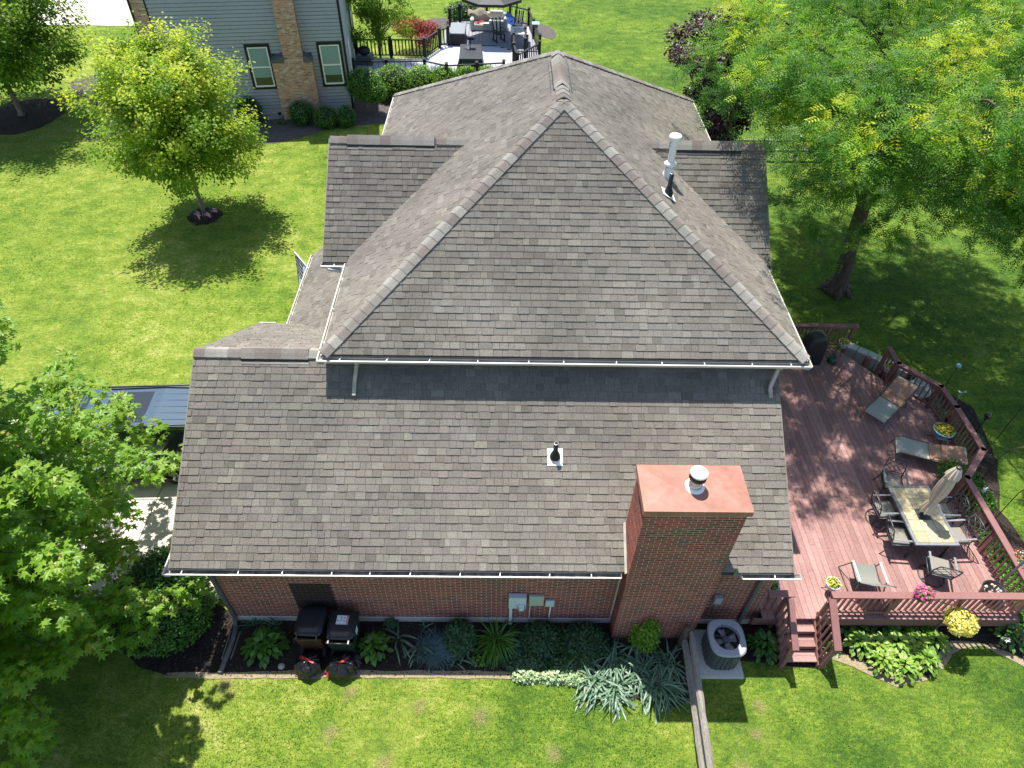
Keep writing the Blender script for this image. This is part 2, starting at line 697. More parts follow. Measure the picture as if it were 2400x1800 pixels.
# ------------------------------------------------------------------ the main house
H = thing('house', 'brick and siding house with brown shingle hip roof filling the middle', 'house', (6, 7, 0))
GS = 0.6176
ze = lambda y: 2.458 + GS * (y + 0.30)
gl = math.sqrt(1 + GS * GS)
GV = (3.377 + 0.20) * gl
wl = lambda c: (lambda v: c)
roof_plane(H, 'garage_roof', (0, -0.20, ze(-0.20)), (1, -0.20, ze(-0.20)), (0, 3.377, 4.729), wl(0.0), wl(11.70), GV, singles=300)
# street-side slope of the garage roof
roof_plane(H, 'garage_roof', (3.2, 6.45, 4.729 - GS * (6.45 - 3.377)), (2.2, 6.45, 4.729 - GS * (6.45 - 3.377)), (3.2, 3.377, 4.729), wl(0.0), wl(3.2),
           (6.45 - 3.377) * gl, label='pale sunlit street side slope of the garage roof')
# main hip roof
XL, XR, YF, YB, ZE = 2.583, 12.178, 2.829, 15.167, 5.00
XA, YA, YC, ZA = 7.386, 7.587, 10.409, 8.091
e = 0.10   # shingle edge sits inside the gutter
ms = (ZA - ZE) / (YA - YF)


def zat(d):
    return ZE + 0.02 + ms * d


def tri(P00, P10, top, width, apex_u, vmax, name, label=None, ul=0.0):
    lo = lambda v: apex_u * (v / vmax)
    hi = lambda v: width + (ul - (width - apex_u)) * (v / vmax) if ul else width - (width - apex_u) * (v / vmax)
    return roof_plane(H, name, P00, P10, top, lo, hi, vmax, label=label)


fr = Vector((XL + e, YF + e, zat(e)))
vm = math.sqrt((YA - YF - e) ** 2 + (ZA - zat(e)) ** 2)
W = XR - XL - 2 * e
tri(fr, fr + Vector((1, 0, 0)), (XA, YA, ZA), W, XA - XL - e, vm, 'hip_roof', 'steep triangular front slope of the hip roof')
# left slope: eave from rear to front
pl = Vector((XL + e, YB - e, zat(e)))
Ls = YB - YF - 2 * e
vml = math.sqrt((XA - XL - e) ** 2 + (ZA - zat(e)) ** 2)
roof_plane(H, 'hip_roof', pl, pl + Vector((0, -1, 0)), (XA, pl.y, ZA), lambda v: (YB - e - YC) * v / vml, lambda v: Ls - (YA - YF - e) * v / vml, vml,
           label='bright left slope of the hip roof')
pr_ = Vector((XR - e, YF + e, zat(e)))
roof_plane(H, 'hip_roof', pr_, pr_ + Vector((0, 1, 0)), (XA, pr_.y, ZA), lambda v: (YA - YF - e) * v / vml, lambda v: Ls - (YB - e - YC) * v / vml, vml,
           label='right slope of the hip roof under the tree shade')
pb = Vector((XR - e, YB - e, zat(e)))
roof_plane(H, 'hip_roof', pb, pb + Vector((-1, 0, 0)), (XA, YC, ZA), lambda v: (XR - e - XA) * v / vml, lambda v: W - (XA - XL - e) * v / vml, math.sqrt((YB - YC - e) ** 2 + (ZA - zat(e)) ** 2),
           label='rear slope of the hip roof')
# cross-gable wings
WR, WZ = 8.498, 6.765
for side in (0, 1):
    xo = 2.082 if side == 0 else 12.246
    ye = 6.056 if side == 0 else 6.14
    wv = math.sqrt((WR - ye) ** 2 + (WZ - ZE) ** 2)
    xi_r = XL + (WZ - ZE) / ms if side == 0 else XR - (WZ - ZE) / ms
    if side == 0:
        roof_plane(H, 'wing_roof', (xo, ye, ZE + 0.01), (xo + 1, ye, ZE + 0.01), (xo, WR, WZ), wl(0), lambda v: (XL - xo + 0.05) + (xi_r - XL) * v / wv, wv,
                   label='front slope of the left wing roof')
        roof_plane(H, 'wing_roof', (xi_r, 2 * WR - ye, ZE + 0.01), (xi_r - 1, 2 * WR - ye, ZE + 0.01), (xi_r, WR, WZ), lambda v: (xi_r - XL) * (1 - v / wv), wl(xi_r - xo), wv,
                   label='rear slope of the left wing roof')
    else:
        x0 = xi_r
        roof_plane(H, 'wing_roof', (x0, ye, ZE + 0.01), (x0 + 1, ye, ZE + 0.01), (x0, WR, WZ), lambda v: (XR - x0) * (1 - v / wv) - 0.02, wl(xo - x0), wv,
                   label='shaded front slope of the right wing roof')
        roof_plane(H, 'wing_roof', (xo, 2 * WR - ye, ZE + 0.01), (xo - 1, 2 * WR - ye, ZE + 0.01), (xo, WR, WZ), wl(0), lambda v: (xo - XR) + (XR - x0) * v / wv, wv,
                   label='rear slope of the right wing roof')
# porch roof
PS = 0.66
pz = lambda x: 2.50 + PS * (x - 0.58)
pv = math.sqrt(1 + PS * PS) * (2.95 - 0.66)
roof_plane(H, 'porch_roof', (0.66, 9.95, pz(0.66)), (0.66, 8.95, pz(0.66)), (2.95, 9.95, pz(2.95)), wl(0), wl(4.9), pv, label='low porch roof beside the front door')


# hip and ridge caps
CAPM = {}


def cap_line(name, A, B, wide, fall, step=0.225, skip=None, h=0.022):
    """cap shingles from A up to B; fall = drop of each wing per metre of half width"""
    A = Vector(A)
    B = Vector(B)
    d = (B - A)
    L = d.length
    d.normalize()
    sd_ = d.cross(Vector((0, 0, 1))).normalized()
    upv = sd_.cross(d).normalized()
    n = int(L / step)
    for i in range(n + 1):
        s0 = i * step
        if skip and skip[0] < s0 < skip[1]:
            continue
        ln = min(step + 0.03, L - s0)
        if ln < 0.06:
            continue
        t = R.randint(0, 5) / 5
        k = (name, round(ln, 2), t, round(wide, 3), round(fall, 3))
        if k not in CAPM:
            hw = wide
            vs = []
            for (y, z) in ((0, h), (ln, 0.008)):
                for xx in (-hw, -hw * 0.35, 0, hw * 0.35, hw):
                    vs.append((xx, y, z - fall * max(0, abs(xx) - 0.02) + (0.0)))
            for xx in (-hw, -hw * 0.35, 0, hw * 0.35, hw):
                vs.append((xx, 0, 0.0 - fall * abs(xx) - 0.01))
            fs = []
            for j in range(4):
                fs.append((j, j + 1, 6 + j, 5 + j))
                fs.append((10 + j, 11 + j, j + 1, j))
            fs += [(10, 0, 5), (4, 14, 9)]
            me = bpy.data.meshes.new(name)
            me.from_pydata(vs, [], fs)
            a = me.attributes.new('tint', 'FLOAT', 'FACE')
            a.data.foreach_set('value', [t] * len(fs))
            me.materials.append(MATS['cap_shingle'])
            CAPM[k] = me
        p = A + d * s0
        M = Matrix(((sd_.x, d.x, upv.x, p.x), (sd_.y, d.y, upv.y, p.y), (sd_.z, d.z, upv.z, p.z), (0, 0, 0, 1)))
        inst(name, CAPM[k], H, M)


hz = 0.03
f1 = ms / math.sqrt(2)
cap_line('hip_cap', (XL + e, YF + e, zat(e) + hz), (XA, YA, ZA + hz), 0.15, 0.44)
cap_line('hip_cap', (XR - e, YF + e, zat(e) + hz), (XA, YA, ZA + hz), 0.15, 0.44)
cap_line('hip_cap', (XL + e, YB - e, zat(e) + hz), (XA, YC, ZA + hz), 0.15, 0.44)
cap_line('hip_cap', (XR - e, YB - e, zat(e) + hz), (XA, YC, ZA + hz), 0.15, 0.44)
cap_line('ridge_cap', (XA, YA + 0.1, ZA + hz + 0.01), (XA, YC, ZA + hz + 0.01), 0.15, ms, skip=(0.62, 2.45))
cap_line('ridge_cap', (2.10, WR, WZ + hz), (5.35, WR, WZ + hz), 0.15, 0.72, skip=(0.40, 2.45))
cap_line('ridge_cap', (12.23, WR, WZ + hz), (9.30, WR, WZ + hz), 0.15, 0.72, skip=(0.55, 2.25))
cap_line('ridge_cap', (0.0, 3.377, 4.729 + hz), (3.3, 3.377, 4.729 + hz), 0.15, 0.62, skip=(0.90, 2.25))


def ridge_vent(A, B, fall, w_=0.17):
    A = Vector(A)
    B = Vector(B)
    d = (B - A).normalized()
    s_ = d.cross(Vector((0, 0, 1))).normalized()
    b = MB()
    prof = [(-w_, 0.035 - fall * w_), (-w_ * 0.5, 0.055 - fall * w_ * 0.45), (0, 0.065), (w_ * 0.5, 0.055 - fall * w_ * 0.45), (w_, 0.035 - fall * w_)]
    L = (B - A).length
    n = int(L / 0.225)
    for i in range(n):
        a = A + d * (L * i / n)
        c = A + d * (L * (i + 1) / n)
        vs = [tuple(a + s_ * x + Vector((0, 0, z + 0.004))) for x, z in prof] + [tuple(c + s_ * x + Vector((0, 0, z))) for x, z in prof]
        b.add(vs, [(j, 5 + j, 6 + j, j + 1) for j in range(4)], R.random())
    o = b.build('ridge_vent', 'cap_shingle', H)
    g = MB()
    for sg in (-1, 1):
        x = w_ - 0.006
        vs = []
        for p in (A, B):
            for (xx, zz) in ((x, 0.032 - fall * w_), (x + 0.03, -0.01 - fall * (w_ + 0.03)), (x + 0.075, 0.012 - fall * (w_ + 0.075))):
                vs.append(tuple(p + s_ * xx * sg + Vector((0, 0, zz))))
        g.add(vs, [(0, 3, 4, 1), (1, 4, 5, 2)])
    for p in (A, B):
        g.add([tuple(p + s_ * x + Vector((0, 0, z))) for x, z in prof] + [tuple(p + s_ * x * 1.03 + Vector((0, 0, z - 0.05))) for x, z in prof], [(j, j + 1, 6 + j, 5 + j) for j in range(4)])
    g.build('vent_baffle', 'black_plastic', o)


ridge_vent((XA, YA + 0.75, ZA + 0.02), (XA, YC - 0.35, ZA + 0.02), ms)
ridge_vent((2.50, WR, WZ + 0.02), (4.52, WR, WZ + 0.02), 0.72)
ridge_vent((10.05, WR, WZ + 0.02), (11.68, WR, WZ + 0.02), 0.72)
ridge_vent((0.95, 3.377, 4.729 + 0.02), (2.28, 3.377, 4.729 + 0.02), 0.62)


# gutters
def gutter(A, B, out_, wide=0.12, hang=0.8, mt='gutter_white', ends=(1, 1), inside='gutter_inside'):
    """A->B is the outer top edge; out_ the outward direction"""
    A = Vector(A)
    B = Vector(B)
    d = (B - A).normalized()
    o_ = Vector(out_).normalized()
    b = MB()
    prof = [(0.0, 0.0), (0.012, -0.004), (0.006, -0.012), (-0.004, -0.05), (-0.035, -0.10), (-wide, -0.10), (-wide, -0.02), (-wide + 0.004, -0.02), (-wide + 0.004, -0.094), (-0.04, -0.094), (-0.012, -0.05), (-0.012, 0.0)]
    vs = []
    for p in (A, B):
        vs += [tuple(p + o_ * x + Vector((0, 0, z))) for x, z in prof]
    n = len(prof)
    fs = [(j, n + j, n + (j + 1) % n, (j + 1) % n) for j in range(n)]
    for k, en in enumerate(ends):
        if en:
            p = A if k == 0 else B
            q = p + d * (0.004 if k == 0 else -0.004)
            m0 = len(vs)
            vs += [tuple(p + o_ * x + Vector((0, 0, z))) for x, z in ((0, 0), (-0.035, -0.1), (-wide, -0.1), (-wide, 0))]
            vs += [tuple(q + o_ * x + Vector((0, 0, z))) for x, z in ((0, 0), (-0.035, -0.1), (-wide, -0.1), (-wide, 0))]
            fs += [(m0, m0 + 1, m0 + 2, m0 + 3), (m0 + 7, m0 + 6, m0 + 5, m0 + 4), (m0, m0 + 3, m0 + 7, m0 + 4)]
    b.add(vs, fs)
    g = b.build('gutter', mt, H)
    i_ = MB()
    i_.add([tuple(A - o_ * 0.014 + Vector((0, 0, -0.055))), tuple(B - o_ * 0.014 + Vector((0, 0, -0.055))),
            tuple(B - o_ * (wide - 0.005) + Vector((0, 0, -0.045))), tuple(A - o_ * (wide - 0.005) + Vector((0, 0, -0.045)))], [(0, 1, 2, 3)])
    i_.build('gutter_debris', inside, g)
    L = (B - A).length
    n = max(1, int(L / hang))
    for k in range(n):
        p = A + d * (L * (k + 0.5) / n + R.uniform(-0.15, 0.15))
        hb = MB()
        hb.bar(tuple(p + Vector((0, 0, 0.004))), tuple(p - o_ * wide + d * R.choice((0, 0.02, 0.04)) + Vector((0, 0, 0.012))), 0.016, 0.005)
        hb.build('gutter_hanger', 'white_paint', g)


gutter((-0.12, -0.30, 2.462), (8.44, -0.30, 2.462), (0, -1, 0))
gutter((10.72, -0.30, 2.462), (11.84, -0.30, 2.462), (0, -1, 0))
gutter((-0.12, 0.62, 2.47), (-0.12, -0.298, 2.462), (-1, 0, 0), ends=(1, 0))
gutter((XL, YF, ZE + 0.01), (XR, YF, ZE + 0.01), (0, -1, 0), mt='gutter_white', inside='gutter_beige')
gutter((XL, 6.02, ZE + 0.01), (XL, YF + 0.002, ZE + 0.01), (-1, 0, 0), inside='gutter_beige', ends=(1, 0))
gutter((XR, YF + 0.002, ZE + 0.01), (XR, 6.10, ZE + 0.01), (1, 0, 0), inside='gutter_beige', ends=(0, 1))
gutter((XL, YB, ZE + 0.01), (XL, 10.98, ZE + 0.01), (-1, 0, 0), inside='gutter_beige')
gutter((XR, 10.98, ZE + 0.01), (XR, YB, ZE + 0.01), (1, 0, 0), inside='gutter_beige')
gutter((2.04, 5.97, ZE - 0.03), (XL - 0.02, 5.97, ZE - 0.03), (0, -1, 0))
gutter((XR + 0.02, 6.04, ZE - 0.03), (12.27, 6.04, ZE - 0.03), (0, -1, 0))
gutter((0.55, 9.95, 2.50), (0.55, 6.75, 2.50), (-1, 0, 0), inside='gutter_beige')
gutter((0.42, 6.55, 2.80), (0.0, 6.55, 2.80), (0, 1, 0))

# rake boards, fascia
zr = lambda y: ze(y) if y < 3.377 else 4.729 - GS * (y - 3.377)


def rake(x, ya, yb, zf_, mt='soffit'):
    b = MB()
    vs = []
    for y in (ya, yb):
        vs += [(x, y, zf_(y) - 0.008), (x + 0.02, y, zf_(y) - 0.008), (x + 0.02, y, zf_(y) - 0.17), (x, y, zf_(y) - 0.17)]
    b.add(vs, [(0, 1, 5, 4), (1, 2, 6, 5), (2, 3, 7, 6), (3, 0, 4, 7), (0, 3, 2, 1), (4, 5, 6, 7)])
    b.build('rake_board', mt, H)


rake(-0.022, -0.20, 3.377, zr)
rake(-0.022, 3.3775, 6.45, zr)
rake(11.702, -0.20, 3.2, zr)
for xo, ye in ((2.062, 6.056), (12.246, 6.14)):
    zg = lambda y, ye=ye: ZE + (WZ - ZE) * (1 - abs(y - WR) / (WR - ye))
    rake(xo, ye, WR, zg)
    rake(xo, WR + 0.0005, 2 * WR - ye, zg)
b = MB()
b.box((0.02, -0.17, 2.30), (8.45, -0.145, 2.46))
b.box((10.6, -0.17, 2.30), (11.68, -0.145, 2.46))
b.box((0.02, -0.143, 2.285), (8.45, -0.002, 2.30))
b.box((10.4, -0.143, 2.285), (11.68, -0.002, 2.30))
b.box((XL + 0.13, YF + 0.13, ZE - 0.14), (XR - 0.13, YF + 0.15, ZE + 0.02))
b.box((XL + 0.13, YF + 0.152, ZE - 0.14), (XL + 0.15, YB - 0.15, ZE + 0.02))
b.box((XR - 0.15, YF + 0.152, ZE - 0.14), (XR - 0.13, YB - 0.15, ZE + 0.02))
b.box((XL + 0.152, YF + 0.152, ZE - 0.125), (XR - 0.152, YB - 0.15, ZE - 0.11))
b.build('fascia', 'soffit', H)

# walls
b = MB()
b.box((3.0, 3.25, 0.0), (11.76, 14.75, 4.86))
b.box((2.42, 6.5, 0.0), (2.998, 10.5, 4.90))
b.box((11.762, 6.5, 0.0), (11.96, 10.5, 4.90))
for x in (2.42, 11.94):
    b.add([(x, 6.5, 4.9), (x, 10.5, 4.9), (x, WR, 6.55), (x + 0.02, 6.5, 4.9), (x + 0.02, 10.5, 4.9), (x + 0.02, WR, 6.55)], [(0, 1, 2), (5, 4, 3), (0, 3, 4, 1), (1, 4, 5, 2), (2, 5, 3, 0)])
b.build('upper_wall', 'wall_siding', H)
b = MB()
b.box((0.52, 0.01, 0.2), (11.56, 3.249, 2.28))
b.box((0.52, 3.2495, 0.2), (2.99, 6.1, 2.28))
b.box((2.9905, 3.0, 2.28), (11.55, 3.248, 4.3))
b.add([(0.52, 0.01, 2.28), (0.52, 6.1, 2.28), (0.52, 3.377, 4.55), (0.54, 0.01, 2.28), (0.54, 6.1, 2.28), (0.54, 3.377, 4.55)], [(0, 1, 2), (5, 4, 3), (0, 3, 4, 1), (1, 4, 5, 2), (2, 5, 3, 0)])
b.build('garage_wall', 'mortar', H)
b = MB()
b.box((0.48, -0.015, -0.02), (11.6, 6.15, 0.2), bev=0.01)
b.build('foundation', 'concrete', H)
gd = MB()
for k in range(4):
    gd.box((0.485, 0.75, 0.22 + k * 0.48), (0.515, 5.4, 0.22 + k * 0.48 + 0.47), bev=0.006)
gd.build('garage_door', 'door_white', H)
b = MB()
for y in (6.95, 9.7):
    b.box((0.70, y, 0.0), (0.85, y + 0.15, 2.45), bev=0.01)
b.build('porch_post', 'white_paint', H)


# bricks
def brick_courses(u0, u1, z0, z1, base=0.0677, hid=None):
    res = []
    n = int((z1 - z0) / base)
    for i in range(n):
        z = z0 + i * base
        x = u0 - (0.1015 if i % 2 else 0.0)
        while x < u1 - 0.01:
            a, c = max(x, u0), min(x + 0.190, u1)
            if c - a > 0.03:
                if hid is None or not hid((a + c) / 2, z):
                    res.append((a, c, z + 0.005, z + 0.005 + 0.0545))
            x += 0.203
    return res


BM = {}


def brick_template(wd, t, h=0.0545, pr=0.0025):
    k = (round(wd, 3), t)
    if k not in BM:
        mb = MB()
        mb.add([(0, 0, 0), (wd, 0, 0), (wd, 0, h), (0, 0, h), (0, pr, 0), (wd, pr, 0), (wd, pr, h), (0, pr, h)],
               [(0, 1, 2, 3), (0, 4, 5, 1), (1, 5, 6, 2), (2, 6, 7, 3), (3, 7, 4, 0)], t)
        me = mb.mesh('brick')
        me.materials.append(MATS['brick'])
        BM[k] = me
    return BM[k]


def brick_face(parent, org, u, n_out, courses, singles=0, prefer=None):
    """org = point on the mortar plane at u=0,z=0; u axis, outward normal"""
    org = Vector(org)
    u = Vector(u)
    n_ = Vector(n_out)
    cand = sorted(courses, key=prefer) if prefer else courses
    sing = set()
    if singles:
        sing = set(cand[:singles])
    V, F, T = [], [], []
    for c in courses:
        t = round(min(1, max(0, R.gauss(0.55, 0.25))) * 6) / 6
        a, e_, z0, z1 = c
        if c in sing:
            me = brick_template(e_ - a, t)
            p = org + u * a + Vector((0, 0, z0)) + n_ * (0.0025 + R.uniform(-0.0008, 0.0008))
            yv = -n_
            M = Matrix(((u.x, yv.x, 0, p.x), (u.y, yv.y, 0, p.y), (u.z, yv.z, 1, p.z), (0, 0, 0, 1)))
            inst('brick', me, parent, M)
        else:
            o = len(V)
            pr = 0.0025 + R.uniform(-0.0008, 0.0008)
            for d_ in (pr, 0.0):
                for (uu_, zz) in ((a, z0), (e_, z0), (e_, z1), (a, z1)):
                    p = org + u * uu_ + Vector((0, 0, zz)) + n_ * d_
                    V.append(tuple(p))
            F += [(o, o + 1, o + 2, o + 3), (o, o + 4, o + 5, o + 1), (o + 1, o + 5, o + 6, o + 2), (o + 2, o + 6, o + 7, o + 3), (o + 3, o + 7, o + 4, o)]
            T += [t] * 5
    if V:
        fastobj('bricks', np.array(V), np.array(F), 'brick', parent, T, 'stuff')


gw = MB()
gw.box((0.50, 0.0, 0.2), (11.58, 0.009, 2.28))
gwo = gw.build('garage_wall', 'mortar', H)
gwo['label'] = 'shaded red brick wall above the garden bed'
brick_face(gwo, (0, 0, 0), (1, 0, 0), (0, -1, 0), brick_courses(0.51, 8.5, 0.205, 2.28) + brick_courses(10.28, 11.57, 0.205, 2.28), 300,
           prefer=lambda c: (0 if 3.2 < c[0] < 8.2 else 1, -c[2]))
brick_face(gwo, (0.50, 6.1, 0), (0, -1, 0), (-1, 0, 0), brick_courses(0.0, 0.68, 0.205, 2.28) + brick_courses(5.35, 6.09, 0.205, 2.28))

# chimney
CX0, CX1, CY0, CY1, CZ = 8.54, 10.24, -0.335, 0.535, 4.70
b = MB()
b.box((CX0, CY0, 0.0), (CX1, CY1, CZ))
ch = b.build('chimney', 'mortar', H)
ch['label'] = 'tall brick chimney with rusty pink metal top'
brick_face(ch, (0, CY0, 0), (1, 0, 0), (0, -1, 0), brick_courses(CX0, CX1, 0.02, CZ), 300, prefer=lambda c: -c[2])
brick_face(ch, (CX0, 0, 0), (0, -1, 0), (-1, 0, 0), brick_courses(-CY1, -CY0, 0.02, CZ))
brick_face(ch, (CX1, 0, 0), (0, 1, 0), (1, 0, 0), brick_courses(CY0, CY1, 0.02, CZ))
b = MB()
x0, x1, y0, y1 = 8.49, 10.29, -0.387, 0.575
b.add([(x0, y0, 4.64), (x1, y0, 4.64), (x1, y1, 4.64), (x0, y1, 4.64), (x0, y0, 4.77), (x1, y0, 4.77), (x1, y1, 4.77), (x0, y1, 4.77),
       (9.0, 0.09, 4.82), (9.8, 0.09, 4.82)],
      [(0, 1, 5, 4), (1, 2, 6, 5), (2, 3, 7, 6), (3, 0, 4, 7), (4, 5, 9, 8), (5, 6, 9), (6, 7, 8, 9), (7, 4, 8), (3, 2, 1, 0)])
b.build('chimney_cap', 'rust_cap', ch)
b = MB()
b.lathe([(0.17, 0.0), (0.165, 0.012), (0.10, 0.03), (0.095, 0.03)], 24, (9.40, 0.10, 4.805))
b.build('vent_flashing', 'white_paint', ch)
b = MB()
b.lathe([(0.085, 0.0), (0.085, 0.26), (0.0, 0.26)], 24, (9.40, 0.10, 4.82))
b.lathe([(0.105, 0.02), (0.12, 0.05), (0.09, 0.09)], 14, (9.40, 0.10, 4.82))
b.build('flue_pipe', 'galv', ch)
b = MB()
b.lathe([(0.10, 0.20), (0.135, 0.22), (0.135, 0.31), (0.12, 0.33)], 24, (9.40, 0.10, 4.82))
for k in range(24):
    a = 2 * PI * k / 24
    b.bar((9.40 + 0.137 * math.cos(a), 0.10 + 0.137 * math.sin(a), 5.03), (9.40 + 0.137 * math.cos(a), 0.10 + 0.137 * math.sin(a), 5.13), 0.012, 0.01)
b.build('flue_louver', 'black_plastic', ch)
b = MB()
b.lathe([(0.13, 0.325), (0.15, 0.34), (0.145, 0.37), (0.09, 0.40), (0.0, 0.41)], 28, (9.40, 0.10, 4.82))
b.build('flue_hood', 'white_paint', ch)
# flashing and caulk along the chimney sides
for x in (CX0 - 0.045, CX1 + 0.005):
    b = MB()
    vs = []
    for y in (-0.25, 0.55):
        vs += [(x, y, ze(y) + 0.03), (x + 0.04, y, ze(y) + 0.03), (x + 0.04, y, ze(y) + 0.07), (x, y, ze(y) + 0.025)]
    b.add(vs, [(0, 1, 5, 4), (1, 2, 6, 5), (2, 3, 7, 6), (0, 3, 2, 1), (4, 5, 6, 7)])
    b.build('chimney_flashing', 'gutter_beige', ch)


# roof pipes
def roof_pipe(x, y, z, slope_n, hgt, name, mt, r=0.045):
    t = MB()
    if mt == 'black':
        t.lathe([(r, 0.0), (r, hgt), (r * 0.72, hgt), (r * 0.72, hgt - 0.12), (0, hgt - 0.12)], 18, (x, y, z))
        o = t.build(name, 'black_plastic', H)
        k = MB()
        k.lathe([(0.105, 0.0), (0.10, 0.06), (r * 1.25, 0.17), (r * 1.1, 0.20)], 18, (x, y, z))
        k.build('pipe_boot', 'black_rubber', o)
        n_ = Vector(slope_n).normalized()
        s_ = Vector((0, 0, 1)).cross(n_).normalized()
        v_ = n_.cross(s_)
        c = Vector((x, y, z)) + n_ * 0.016
        k = MB()
        a_, b_ = 0.15, 0.17
        vs = [tuple(c + s_ * i * a_ + v_ * j * b_ + n_ * h) for h in (0, 0.006) for i, j in ((-1, -1), (1, -1), (1, 1), (-1, 1))]
        k.add(vs, [(4, 5, 6, 7), (0, 1, 5, 4), (1, 2, 6, 5), (2, 3, 7, 6), (3, 0, 4, 7)])
        k.build('pipe_flashing', 'white_paint', o)
        k = MB()
        k.lathe([(r, hgt), (r, hgt + 0.003), (r * 0.75, hgt + 0.003)], 18, (x, y, z))
        k.build('pipe_rim', 'galv', o)
    else:
        t.lathe([(0.075, 0.0), (0.075, hgt)], 20, (x, y, z))
        t.lathe([(0.15, -0.06), (0.14, 0.05), (0.09, 0.22), (0.08, 0.24)], 20, (x, y, z))
        t.lathe([(0.13, 0.30), (0.145, 0.33), (0.08, 0.38)], 20, (x, y, z))
        t.lathe([(0.075, hgt - 0.06), (0.13, hgt - 0.03), (0.135, hgt + 0.05), (0.12, hgt + 0.08), (0.0, hgt + 0.10)], 24, (x, y, z))
        o = t.build(name, 'white_paint', H)


roof_pipe(7.20, 1.62, ze(1.62), (0, -GS, 1), 0.42, 'vent_pipe', 'black')
zR = lambda x: ZE + 0.02 + ms * (XR - x)
roof_pipe(9.62, 6.30, zR(9.62), (ms, 0, 1), 0.50, 'vent_pipe', 'black')
roof_pipe(9.80, 7.28, zR(9.80), (ms, 0, 1), 0.90, 'flue_vent', 'white')


# downspouts
def downspout(pts, mt='downspout_grey', wd=0.075, name='downspout', parent=H):
    b = MB()
    for a, c in zip(pts[:-1], pts[1:]):
        b.bar(a, c, wd, wd * 0.75, upv=(0, 1, 0), bev=0.008)
    return b.build(name, mt, parent)


downspout([(0.56, -0.24, 2.36), (0.56, -0.06, 2.16), (0.56, -0.055, 0.20), (0.58, -0.20, 0.09)])
downspout([(11.28, -0.24, 2.36), (11.28, -0.06, 2.16), (11.28, -0.055, 0.18), (11.28, -0.2, 0.08)])
downspout([(3.32, 2.89, 4.90), (3.30, 3.0, 4.80), (3.24, 2.80, ze(2.80) + 0.09), (3.24, 2.58, ze(2.58) + 0.07)], 'gutter_beige')
downspout([(11.62, 2.89, 4.90), (11.62, 3.0, 4.80), (11.50, 2.80, ze(2.80) + 0.09), (11.50, 2.62, ze(2.62) + 0.07)], 'gutter_beige')
b = MB()
b.bar((2.20, 5.95, 4.90), (2.5, 5.98, 4.82), 0.07, 0.06)
b.bar((XL - 0.02, 5.93, 4.98), (XL - 0.02, 5.85, 4.80), 0.09, 0.07)
b.build('gutter_elbow', 'gutter_white', H)

# corrugated drain hose
hs = thing('drain_hose', 'ribbed dark drain hose running from the left downspout across the mulch', 'drain hose', (0.5, -0.7, 0))
b = MB()
pts = [Vector((0.585, -0.20, 0.09)), Vector((0.59, -0.35, 0.06)), Vector((0.57, -0.7, 0.055)), Vector((0.52, -1.16, 0.05))]
P = []
rs = []
for i in range(3):
    for k in range(26):
        t = k / 26
        P.append(pts[i].lerp(pts[i + 1], t))
        rs.append(0.058 if k % 2 else 0.045)
b.tube(P, rs, 12)
b.build('hose', 'hose_grey', hs)
for s_ in (-1, 1):
    sb = MB()
    sb.bar((0.585 + s_ * 0.10, -0.26, 0.03), (0.56 + s_ * 0.09, -0.86, 0.025), 0.028, 0.05, bev=0.005)
    sb.build('splash_edge', 'old_stone', hs)
# ------------------------------------------------------------------ deck
mat('deck_wood', None, rough=0.7, tint=[(0.23, 0.122, 0.108), (0.285, 0.155, 0.137), (0.335, 0.190, 0.168)], var=0.14, scale=20, var2=0.18, scale2=1.0, bump=0.15, bscale=50, stretch=None)
mat('rail_wood', (0.215, 0.100, 0.090), rough=0.6, var=0.08, scale=14, var2=0.06, bump=0.1)
mat('pot_white', (0.45, 0.49, 0.50), rough=0.4)
mat('pot_blue', (0.20, 0.42, 0.52), rough=0.3)
mat('pot_green', (0.05, 0.09, 0.07), rough=0.5)
mat('dark_metal', (0.045, 0.047, 0.055), rough=0.4, var=0.08, spec=0.5)
mat('arm_metal', (0.21, 0.22, 0.23), rough=0.35, spec=0.5)
mat('bronze', (0.13, 0.105, 0.075), rough=0.45)
mat('sling_grey', (0.33, 0.34, 0.29), rough=0.85, var=0.06, scale=150, bump=0.2, bscale=300)
mat('sling_dark', (0.20, 0.205, 0.18), rough=0.85, var=0.15, scale=90, bump=0.3, bscale=200, stretch=(1, 12, 1))
mat('towel_tan', (0.34, 0.20, 0.13), rough=0.95, var=0.1, scale=60, bump=0.3)
mat('cushion', (0.21, 0.20, 0.16), rough=0.9, var=0.07, scale=40)
mat('tile_beige', None, rough=0.35, tint=[(0.33, 0.27, 0.16), (0.42, 0.35, 0.21), (0.50, 0.42, 0.26)], var=0.18, scale=9, stretch=(1, 5, 1), var2=0.1)
mat('umbrella_cloth', (0.50, 0.42, 0.33), rough=0.85, var=0.08, scale=30)
mat('cover_black', (0.014, 0.015, 0.016), rough=0.5, var=0.2, scale=5, bump=0.5, bscale=6, spec=0.5)
mat('soil', (0.045, 0.032, 0.024), rough=1.0, var=0.4, scale=60)
mat('pebble', None, rough=0.7, tint=[(0.30, 0.25, 0.2), (0.6, 0.55, 0.48), (0.40, 0.2, 0.14)], var=0.1)
mat('red_thing', (0.55, 0.05, 0.03), rough=0.5)

ZD = 0.66
DK = thing('deck', 'reddish brown wooden deck with angled railing at the right of the house', 'deck', (14, 3, 0))
deck_poly = [(11.45, -0.20), (17.05, -0.20), (17.05, 2.90), (17.85, 3.75), (17.85, 5.15), (17.80, 5.95), (16.98, 6.80), (16.75, 7.15), (15.9, 8.35), (11.8, 8.35), (11.8, 3.2), (11.62, 3.2), (11.62, -0.0)]


